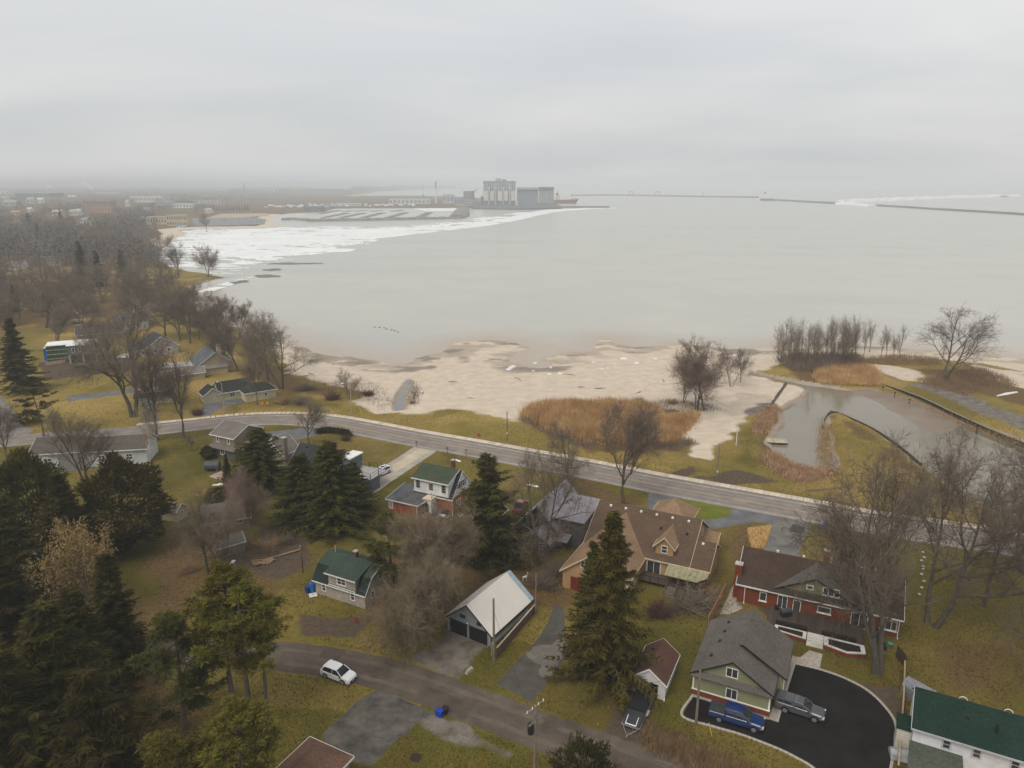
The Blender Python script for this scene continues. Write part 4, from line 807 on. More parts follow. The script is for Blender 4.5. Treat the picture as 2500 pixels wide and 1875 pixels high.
P = house('unfinished_foundation', 'white block foundation walls of an unfinished building, open to the sky', (-113.2, 216.4, 0), 20, 'foundation')
icf = M('white_foam_block', (.68, .67, .65), .8, .12, 1)
for q in ((0, 12.0, 0, .35), (0, 12.0, 10.6, 10.95), (0, .35, .35, 10.6), (11.65, 12.0, .35, 10.6)): MB().box(*q, 0, 1.5).build('wall', icf, P)
MB().box(.35, 11.65, .35, 10.6, 0, .1).build('floor_slab', M('dusty_slab', (.17, .15, .135), .9, .2), P)
MB().box(13.4, 17.0, 4.0, 4.35, 0, 1.3).build('wall', icf, P)
P = house('cream_garage_house', 'cream house with double garage door and dark car in front', (-102.2, 186.3, 0), 20)
gable(P, 0, 9.4, 0, 7.0, 2.3, 3.0, crm, shingle('rusty_brown_shingle', (.13, .092, .068)), 'x', .35, .3); gable(P, 1.6, 8.8, 1.2, 8.0, 4.3, 5.6, crm, MC['rusty_brown_shingle'], 'x', .35, .3, zb=2.3)
MB().box(.5, 5.4, -.06, .01, .05, 1.95).build('garage_door', siding('cream_door_panels', (.50, .44, .33), .5, .4), P); MB().slab([(-.4, -1.0, 2.35), (9.2, -1.0, 2.35), (9.2, 1.2, 3.0), (-.4, 1.2, 3.0)], .12).build('skirt_roof', dks, P)
for u in (3.0, 6.4): opening(P, 'S', 1.2, u, 3.2, .9, 1.0, fm=white)
P = house('construction_house', 'unfinished two storey house with grey cladding, green wrapped side and flat white roof', (-148.4, 233.4, 0), 25, 'building')
gb = M('blue_grey_cladding', (.125, .135, .145), .7, .12, lines=('Z', .3, .3)); gw = M('green_house_wrap', (.025, .095, .045), .6, .25, .8, lines=('X', 1.2, .5)); wr = M('white_roof_membrane', (.74, .73, .70), .7, .05)
MB().box(0, 8.4, 0, 9.5, 2.9, 6.0).build('upper_wall', gb, P)
for x in (.1, 4.0, 7.8): MB().box(x, x + .5, .1, .6, 0, 2.9).build('post', M('pale_post', (.52, .47, .40), .8, .15), P)
MB().box(.3, 8.0, 2.8, 9.0, 0, 2.9).build('lower_wall', M('dark_lower_wall', (.05, .045, .04), .9, .2), P)
MB().box(-6.4, -.02, 3.2, 10.0, 0, 5.9).build('wrapped_wall', gw, P); MB().box(-.3, 8.7, -.3, 9.8, 6.0, 6.2).build('roof', wr, P); MB().box(-6.6, -.32, 2.9, 10.3, 5.9, 6.1).build('roof', wr, P)
for k in range(3): MB().box(-6.5, -.1, 3.05, 3.15, 1.4 + k * 1.5, 1.6 + k * 1.5).build('scaffold_plank', M('raw_lumber', (.48, .33, .2), .8, .15), P)
for u in (1.7, 3.6, 6.9): opening(P, 'S', 0, u, 3.8, .85, 1.45, rows=1, fw=.1)
MB().box(8.42, 11.5, 1.0, 1.15, 2.4, 2.6).build('lintel', MC['raw_lumber'], P); MB().box(11.3, 11.5, .9, 1.1, 0, 2.6).build('post', MC['pale_post'], P); MB().box(8.4, 11.6, .6, 5, 2.6, 4.2).build('side_box', M('pale_sheathing', (.45, .37, .29), .85, .15), P)
def simple(px, rz, L, D, ze, zr, wc, rc, label, name='house', ax='x', wins=2, cat='house', chim=False):
    P = house(name, label, px, rz, cat)
    wn = 'wall_%02x%02x%02x' % tuple(int(v * 255) for v in wc); rn = 'roof_%02x%02x%02x' % tuple(int(v * 255) for v in rc)
    gable(P, 0, L, 0, D, ze, zr, siding(wn, wc, .25, .15), shingle(rn, rc), ax, .4, .3)
    for k in range(wins): opening(P, 'S', 0, L * (k + .7) / (wins + .4), ze * .4, 1.0, min(1.3, ze * .42), rows=1)
    if chim: chimney(P, L * .7, D * .5, ze, zr + 1, .8)
    return P
simple((-131.5, 241.0, 0), 34, 13, 8, 2.6, 4.9, (.55, .53, .50), (.085, .09, .092), 'white gabled bungalow with dark roof behind the unfinished house', 'bungalow')
simple((-127.2, 243.0, 0), 38, 10.5, 11, 3.0, 6.6, (.36, .33, .30), (.055, .064, .072), 'grey gabled house with blue black roof near the shore trees', ax='y')
simple((-166, 268, 0), 30, 16, 9, 2.6, 5.2, (.30, .26, .23), (.10, .085, .078), 'brown roofed bungalow above the white membrane roof', 'bungalow')
simple((-163.5, 289, 0), 25, 13, 9, 3.0, 6.0, (.62, .60, .56), (.12, .11, .105), 'white house with porch and grey roof among the left yard trees')
simple((-172, 322, 0), 25, 13, 9, 4.6, 7.4, (.60, .55, .45), (.15, .13, .12), 'cream two storey house farther back in the left yards')
for pts, lb, wc, rc, dz in (((60, 592, 9, 7, 3.6, 6.5), 'white house at far left below the dense wood', (.66, .65, .62), (.22, .21, .20), 10), ((95, 632, 17, 11, 4.2, 8.6), 'large house with blue slate roof among the left woods', (.50, .49, .46), (.055, .085, .105), 20),
    ((150, 575, 10, 8, 3.6, 6.2), 'white walled house right of the blue roofed one in the wood', (.66, .65, .63), (.25, .24, .23), 30), ((20, 660, 11, 8, 3.2, 5.8), 'pale house with white door at the left frame edge', (.6, .59, .56), (.2, .19, .18), 20), ((215, 640, 10, 8, 2.8, 5.2), 'grey roofed house beside the dark conifers in the wood', (.35, .34, .33), (.13, .13, .135), 25), ((118, 650, 9, 7, 2.8, 5.0), 'pale cottage below the blue roofed house', (.5, .47, .42), (.16, .15, .14), 15)):
    simple(pts[:2], dz, *pts[2:], wc, rc, lb)
# ------------------------------------------------------------------ vegetation
def unit(v): return v / (np.linalg.norm(v, axis=-1, keepdims=True) + 1e-9)
def perp(d):
    a = np.cross(d, np.array([0, 0, 1.])); n = np.linalg.norm(a, axis=-1, keepdims=True); a = np.where(n < 1e-3, np.array([1., 0, 0]), a / (n + 1e-9))
    return a, np.cross(d, a)
def spikes(P, D, L, r0, sides=3):
    """thin tapering twigs: base points P, directions D, lengths L"""
    n = len(P); a, b = perp(D); ang = np.arange(sides) * 2 * PI / sides
    ring = P[:, None] + (a[:, None] * np.cos(ang)[None, :, None] + b[:, None] * np.sin(ang)[None, :, None]) * np.reshape(r0, (-1, 1, 1))
    V = np.concatenate([ring, (P + D * L[:, None])[:, None]], 1).reshape(-1, 3); k = sides + 1; o = (np.arange(n) * k)[:, None]
    T = np.concatenate([np.stack([o[:, 0] + i, o[:, 0] + (i + 1) % sides, o[:, 0] + sides], -1) for i in range(sides)])
    return V, T
class Tubes:
    def __init__(s): s.V = []; s.Q = []; s.n = 0
    def add(s, pts, rad, sides):
        pts = np.asarray(pts); k = len(pts); d = unit(np.gradient(pts, axis=0)); a, b = perp(d); ang = np.arange(sides) * 2 * PI / sides
        ring = pts[:, None] + (a[:, None] * np.cos(ang)[None, :, None] + b[:, None] * np.sin(ang)[None, :, None]) * np.asarray(rad)[:, None, None]
        i = np.arange(k - 1)[:, None] * sides; j = np.arange(sides)[None]; j2 = (j + 1) % sides
        s.Q.append((np.stack([i + j, i + j2, i + sides + j2, i + sides + j], -1).reshape(-1, 4)) + s.n); s.V.append(ring.reshape(-1, 3)); s.n += k * sides
    def get(s): return np.concatenate(s.V), np.concatenate(s.Q)
def bough(rg, p, d, L, r, n, wig, up, r1=.35):
    pts = [p]; d = np.array(d, float); step = L / n
    for i in range(n):
        d = unit(d + rg.normal(0, wig, 3) + np.array([0, 0, up])); pts.append(pts[-1] + d * step)
    return np.array(pts), np.linspace(r, r * r1, n + 1)
def rot_from(rg, d, ang):
    a, b = perp(np.asarray(d)[None]); th = rg.uniform(0, 2 * PI); return unit(np.asarray(d) * math.cos(ang) + (a[0] * math.cos(th) + b[0] * math.sin(th)) * math.sin(ang))
def bare_tree(seed, h=15., stems=1, spread=.9, fork=.28, limbs=9, dens=1., lean=0., up=.05, wig=.12, thick=1., fine=7, drop=0.):
    """a leafless tree: returns (trunk and limbs) and (crown of twigs) meshes"""
    rg = np.random.default_rng(seed); tb = Tubes(); br = []
    for s in range(stems):
        a = rg.uniform(0, 2 * PI); off = np.array([math.cos(a), math.sin(a), 0]) * (0 if stems == 1 else rg.uniform(.1, .5))
        d0 = unit(np.array([math.cos(a) * .35 * (stems > 1) + lean, math.sin(a) * .35 * (stems > 1), 1.]))
        hh = h * rg.uniform(.72, .9) * (1 if s == 0 else rg.uniform(.75, 1)); r0 = h * .021 * thick / (stems ** .45)
        pts, rad = bough(rg, off + [0, 0, -.3], d0, hh, r0, 9, wig * .55, .05, .22); rad[0] *= 1.35; tb.add(pts, rad, 7)
        nl = max(4, int(limbs / (stems ** .5)))
        for k in range(nl):
            t = fork + (1 - fork) * (k + rg.uniform(0, .8)) / nl; f = t * 9; i = min(int(f), 8); p = pts[i] + (pts[i + 1] - pts[i]) * (f - i); r = rad[i] * .62
            dd = rot_from(rg, unit(pts[i + 1] - pts[i]), math.radians(rg.uniform(32, 72)) * spread); L = h * (.54 - .30 * t) * rg.uniform(.8, 1.2) * (.75 + .4 * spread)
            br.append((p, dd, L, r))
        br.append((pts[-1], unit(pts[-1] - pts[-2]), h * .16, rad[-1]))
    tw = []
    for p, d, L, r in br:
        lp, lr = bough(rg, p, d, L, r, 6, wig, up - drop, .25); tb.add(lp, lr, 5)
        for k in range(max(5, int(9 * dens))):
            t = .18 + .82 * (k + rg.uniform(0, .9)) / max(5, int(9 * dens)); f = min(t, .99) * 6; i = int(f); q = lp[i] + (lp[i + 1] - lp[i]) * (f - i)
            dd = rot_from(rg, unit(lp[i + 1] - lp[i]), math.radians(rg.uniform(25, 55))); l2 = L * (.72 - .36 * t) * rg.uniform(.7, 1.25)
            bp, b_ = bough(rg, q, dd, l2, lr[i] * .55, 4, wig, up - drop, .3); tb.add(bp, b_, 3)
            tw.append((bp, l2))
        tw.append((lp[3:], L * .5))
    # vectorised twigs
    P0 = []; D0 = []; L0 = []
    for bp, l2 in tw:
        m = max(3, int(l2 * 4.2 * 15 / h * dens)); t = rg.uniform(.1, 1, m) * (len(bp) - 1) * .999; i = t.astype(int); P0.append(bp[i] + (bp[i + 1] - bp[i]) * (t - i)[:, None]); D0.append(unit(bp[i + 1] - bp[i])); L0.append(np.full(m, min(max(l2 * .45, .5), 2.2)) * rg.uniform(.6, 1.2, m))
    P0 = np.concatenate(P0); D0 = np.concatenate(D0); L0 = np.concatenate(L0)
    def turn(D, lo, hi):
        a, b = perp(D); th = rg.uniform(0, 2 * PI, len(D)); an = np.radians(rg.uniform(lo, hi, len(D)))[:, None]
        return unit(D * np.cos(an) + (a * np.cos(th)[:, None] + b * np.sin(th)[:, None]) * np.sin(an) + [0, 0, up * 1.5 - drop * 2])
    D1 = turn(D0, 25, 70); V1, T1 = spikes(P0, D1, L0, np.full(len(P0), .018 * h / 15))
    m = fine; P2 = np.repeat(P0, m, 0) + np.repeat(D1 * L0[:, None], m, 0) * rg.uniform(.15, .95, len(P0) * m)[:, None]; D2 = turn(np.repeat(D1, m, 0), 25, 60); L2 = np.repeat(L0, m) * rg.uniform(.35, .75, len(P2))
    V2, T2 = spikes(P2, D2, L2, np.full(len(P2), .0112 * h / 15), 3)
    tv, tq = tb.get(); return (tv, tq), (np.concatenate([V1, V2]), np.concatenate([T1, T2 + len(V1)]))
bark = M('grey_brown_bark', (.125, .105, .085), .95, .3, 2, bump=.5, bscale=6, rand=.12)
bark_pale = M('pale_grey_bark', (.115, .098, .08), .95, .25, 2, bump=.4, bscale=6, rand=.1)
twig = M('brown_grey_twigs', (.165, .128, .094), .95, .2, .6, rand=.13); twig_red = M('reddish_twigs', (.215, .155, .115), .95, .2, .6, rand=.1); twig_tan = M('tan_twigs', (.22, .165, .11), .95, .2, .6, rand=.1)
birch_m = M('white_birch_bark', (.56, .53, .48), .85, .3, 3); moss_bark = M('mossy_bark', (.085, .08, .05), .95, .35, 2)
TPL = {}
def tpl(key, tm, cm, **k):
    (tv, tq), (cv, ct) = bare_tree(**k); TPL[key] = (npmesh('trunk', tv, quads=tq, mats=[tm], smooth=True), npmesh('crown', cv, tris=ct, mats=[cm]))
tpl('broad1', bark, twig, seed=1, limbs=12, spread=1.05, dens=1.1); tpl('broad2', bark, twig, seed=2, limbs=11, spread=1.15, fork=.22); tpl('vase1', bark, twig, seed=3, limbs=10, spread=.7, fork=.25, up=.09)
tpl('vase2', bark, twig, seed=4, stems=2, limbs=10, spread=.75, up=.07); tpl('multi', bark, twig_red, seed=5, stems=4, limbs=12, spread=.8, up=.07, thick=.8, fork=.2); tpl('thin1', bark, twig, seed=6, limbs=14, spread=.75, fork=.2, up=.08, thick=.6, dens=.8)
tpl('thin2', bark, twig_red, seed=7, stems=3, limbs=14, spread=.75, fork=.18, up=.08, thick=.55, dens=.8); tpl('stem1', bark, twig_red, seed=24, limbs=13, spread=.6, fork=.15, up=.1, thick=.5, dens=.6, fine=4); tpl('stem2', bark, twig_tan, seed=25, limbs=12, spread=.55, fork=.2, up=.12, thick=.5, dens=.6, fine=4); tpl('giant', bark_pale, twig, seed=8, stems=3, limbs=14, spread=.9, dens=.85, thick=1.25, wig=.15); tpl('giant2', bark, twig, seed=18, stems=2, limbs=13, spread=.9, dens=.85, thick=1.1, wig=.14)
tpl('round', bark_pale, twig, seed=9, stems=2, limbs=12, spread=1.1, dens=.7, up=.03); tpl('fan', twig_red, twig_red, seed=10, h=9, stems=6, limbs=9, spread=.5, up=.12, fork=.12, thick=.6); tpl('birch', birch_m, twig_tan, seed=12, limbs=11, spread=.7, thick=.55, lean=-.22, fork=.3, dens=.8)
tpl('lean', moss_bark, twig, seed=13, stems=2, limbs=9, spread=.6, lean=-.45, up=.07, dens=.8); tpl('drooped', bark_pale, twig_tan, seed=14, limbs=28, spread=1.2, fork=.12, dens=1.4, up=.0, drop=.02, thick=.75, fine=9); tpl('oakdark', moss_bark, twig, seed=15, stems=2, limbs=11, spread=1.0, thick=1.5, wig=.2, fork=.35)
tpl('far1', bark, twig, seed=21, limbs=8, spread=1.0, dens=.8, fine=5, thick=1.1); tpl('far2', bark, twig_red, seed=22, limbs=8, spread=.9, dens=.8, fine=5, thick=1.1); tpl('far3', bark, twig, seed=23, stems=2, limbs=8, spread=.85, dens=.75, fine=5)
# ---- evergreens
def needles_fan(rg, P, D, L, w):
    n = len(P); s = unit(np.cross(D, unit(rg.normal(0, 1, (n, 3))))) * np.reshape(w, (-1, 1)); V = np.stack([P + s * .5, P - s * .5, P + D * L[:, None]], 1).reshape(-1, 3); return V, np.arange(3 * n).reshape(-1, 3)
def spruce(seed, h=15., rad=3.4, whorls=30, per=10, steps=11, blades=7, droop=.35, low=.04, taper=.85, ragged=.25, size=1., tip=.0):
    rg = np.random.default_rng(seed); tb = Tubes(); zz_ = np.linspace(-.3, h * .97, 9); tb.add(np.stack([0 * zz_, 0 * zz_, zz_], -1), np.linspace(h * .017, .03, 9), 6); P = []; D = []; L = []
    for k in range(whorls):
        f = low + (1 - low) * (k / whorls) ** .92; R_ = rad * max(.04, (1 - f)) ** taper
        for j in range(per if f < .75 else max(5, per - 3)):
            a = rg.uniform(0, 2 * PI); l = R_ * rg.uniform(1 - ragged * 1.6, 1 + ragged * .5); z = h * f + rg.normal(0, .15); o = np.array([math.cos(a), math.sin(a), 0]); t = np.linspace(0.06, 1, steps)
            rise = .25 * f - droop * (1 - f * .6); curve = np.stack([o[0] * l * t, o[1] * l * t, z + l * (rise * t + (.18 + tip) * t ** 3 - .12 * t ** 2)], -1)
            if j % 2 == 0: tb.add(curve[::3], np.linspace(.05, .012, len(curve[::3])), 3)
            pp = np.repeat(curve, blades, 0); m = len(pp); tt = np.repeat(t, blades); side = np.cross(o, [0, 0, 1.]); sg = rg.choice([-1, 1], m)
            d = unit(o * rg.uniform(.2, .9, m)[:, None] + side * (sg * rg.uniform(.2, 1.1, m))[:, None] + np.array([0, 0, 1.]) * rg.uniform(-.75, .22, m)[:, None])
            P.append(pp + rg.normal(0, .05, pp.shape)); D.append(d); L.append(size * (.28 + .42 * (1 - tt)) * rg.uniform(.6, 1.3, m) * (.55 + .45 * (1 - f)) * (1 + .1 * rad))
    P = np.concatenate(P); D = np.concatenate(D); L = np.concatenate(L); V, T = needles_fan(rg, P, D, L, L * .34)
    return tb.get(), (V, T)
def pine(seed, h=14., rad=3., base=.45, nl=28, cl=7, per=115, flat=.5, cr=.9):
    rg = np.random.default_rng(seed); tb = Tubes(); pts, rd = bough(rg, np.array([0, 0, -.3]), [rg.normal(0, .05), rg.normal(0, .05), 1], h * .96, h * .014, 8, .03, .02, .3); tb.add(pts, rd, 6); C = []
    for k in range(nl):
        t = base + (1 - base) * (k + rg.uniform(0, .9)) / nl; i = min(int(t * 8), 7); p = pts[i] + (pts[i + 1] - pts[i]) * (t * 8 - i); prof = math.sin(PI * min(1, max(.12, (t - base) / (1 - base) * .75 + .22)))
        a = rg.uniform(0, 2 * PI); lp, lr = bough(rg, p, [math.cos(a), math.sin(a), rg.uniform(-.05, .5)], rad * prof * rg.uniform(.6, 1.15), .07, 5, .14, .06, .3); tb.add(lp, lr, 3)
        for c in range(cl): u = rg.uniform(.4, 1) * 4.99; q = int(u); C.append(lp[q] + (lp[q + 1] - lp[q]) * (u - q) + rg.normal(0, .28, 3) * [1, 1, .5])
    C = np.array(C); n = len(C); P = np.repeat(C, per, 0); d = unit(rg.normal(0, 1, P.shape) + [0, 0, .35]); r = np.repeat(cr * rg.uniform(.6, 1.15, n), per); Lx = r * rg.uniform(.35, 1, len(P)); P = P + d * (Lx * .45)[:, None] * [1, 1, flat]
    V, T = needles_fan(rg, P, d, Lx * .40, Lx * .12); return tb.get(), (V, T)
def bushy(seed, h, rad, n=9000, top=.35, ls=.32, rough=.22):
    """dense evergreen: leaf sprays through a lumpy rounded volume"""
    rg = np.random.default_rng(seed); d = unit(rg.normal(0, 1, (n, 3))); lump = 1 + rough * (np.sin(d[:, 0] * 5 + seed) * np.sin(d[:, 1] * 6 + 1) + np.sin(d[:, 2] * 9 + d[:, 0] * 4)) ; k = rg.uniform(.55, 1, n) ** .5 * lump
    z = d[:, 2] * .5 + .5; wdt = np.clip(np.sin(PI * np.clip(z * (1 - top) + top * .6 + .1, 0, 1)), .15, 1)
    P = np.stack([d[:, 0] * rad * k * wdt ** .3, d[:, 1] * rad * k * wdt ** .3, h * (.5 + .5 * d[:, 2] * k / 1.1)], -1); D = unit(d + rg.normal(0, .5, (n, 3)) + [0, 0, .45]); L = ls * rg.uniform(.6, 1.5, n); V, T = needles_fan(rg, P, D, L, L * .4)
    tb = Tubes(); tb.add(np.array([[0, 0, -.2], [0, 0, h * .3], [0, 0, h * .8]]), [.12, .1, .04], 5); return tb.get(), (V, T)
def green(n, c, v=.4, c2=None): return M(n, c, .9, v, .45, rand=.12, spec=.15, c2=c2)
g_dark = green('dark_spruce_needles', (.014, .0135, .002), .4, (.068, .056, .007)); g_mid = green('olive_spruce_needles', (.022, .024, .003), .4, (.078, .068, .009)); g_pine = green('yellow_green_pine_needles', (.050, .050, .006), .4, (.150, .128, .017)); g_blue = green('grey_green_pine_needles', (.034, .036, .007), .4, (.088, .080, .016)); g_cedar = green('cedar_foliage', (.018, .019, .003), .4, (.098, .080, .009)); g_gold = green('golden_spruce_needles', (.034, .033, .005), .4, (.105, .084, .013))
def tplv(key, tm, cm, gen): (tv, tq), (cv, ct) = gen; TPL[key] = (npmesh('trunk', tv, quads=tq, mats=[tm], smooth=True), npmesh('crown', cv, tris=ct, mats=[cm]))
tplv('spruce1', bark, g_mid, spruce(31)); tplv('spruce2', bark, g_gold, spruce(32, rad=3.9, droop=.42, ragged=.4, whorls=27, low=.1)); tplv('spruce3', bark, g_dark, spruce(33, rad=4.1, droop=.55, size=1.35, whorls=26, tip=.15)); tplv('spruce4', bark, g_mid, spruce(34, rad=4.9, per=13, taper=.6, droop=.15, ragged=.35)); tplv('spruce5', bark, g_dark, spruce(35, rad=3.2, taper=.65, droop=.2, ragged=.3))
tplv('whitepine', bark, g_blue, spruce(36, rad=3.0, taper=.55, droop=.02, ragged=.5, per=8, whorls=22, size=1.15, tip=.1)); tplv('pine1', bark, g_pine, pine(41)); tplv('pine2', bark, g_pine, pine(42, base=.52, nl=20, rad=3.4)); tplv('pine3', bark, g_blue, pine(43, base=.2, nl=32, rad=3.6)); tplv('umbrella', bark, g_blue, pine(44, base=.55, nl=18, rad=4.4, flat=.35))
tplv('cedar', bark, g_cedar, bushy(51, 10, 3.2, 16000, rough=.16)); tplv('shrub_green', bark, g_dark, bushy(52, 2.4, 1.6, 3500, ls=.2)); tplv('farfir', bark, g_dark, spruce(37, whorls=18, per=7, steps=7, blades=4, size=1.5)); 
tan_leaf = M('dry_tan_leaves', (.26, .17, .075), .9, .3, 1, rand=.05)
def leafy(seed):
    a, (cv, ct) = bare_tree(seed, h=10, stems=2, limbs=12, dens=1.1, spread=.95, fork=.2); rg = np.random.default_rng(seed); tip = cv[3::4]; tip = tip[rg.choice(len(tip), 9000)]; V, T = needles_fan(rg, tip + rg.normal(0, .08, tip.shape), unit(rg.normal(0, 1, tip.shape)), np.full(len(tip), .26), np.full(len(tip), .15)); return a, (V, T)
tplv('tanleaf', twig_tan, tan_leaf, leafy(61))
TOT = {'n': 0}
def tree(key, px, topy=None, h=None, label=None, cat='tree', group=None, name=None, rz=None, wx=1.0, pos=None, z=0):
    p = Vector(pos) if pos is not None else S(px[0], px[1], z)
    if h is None: h = max(2.0, H_at(px, topy, z))
    tm, cm = TPL[key]; ref = REFH[key]; s = h / ref
    o = thing(name or ('bare_tree' if key in BARE else 'conifer_tree'), label, cat, p, R.uniform(0, 6.28) if rz is None else rz, group)
    o.scale = (s * wx, s * wx, s); link('trunk', tm, o); link('crown', cm, o); TOT['n'] += 1; return o
BARE = {'stem1', 'stem2', 'broad1', 'broad2', 'vase1', 'vase2', 'multi', 'thin1', 'thin2', 'giant', 'giant2', 'round', 'fan', 'birch', 'lean', 'drooped', 'oakdark', 'far1', 'far2', 'far3', 'tanleaf'}
REFH = {}
for k, (a, b) in TPL.items():
    v = np.empty(len(b.vertices) * 3, np.float32); b.vertices.foreach_get('co', v); REFH[k] = float(np.percentile(v[2::3], 99.7))
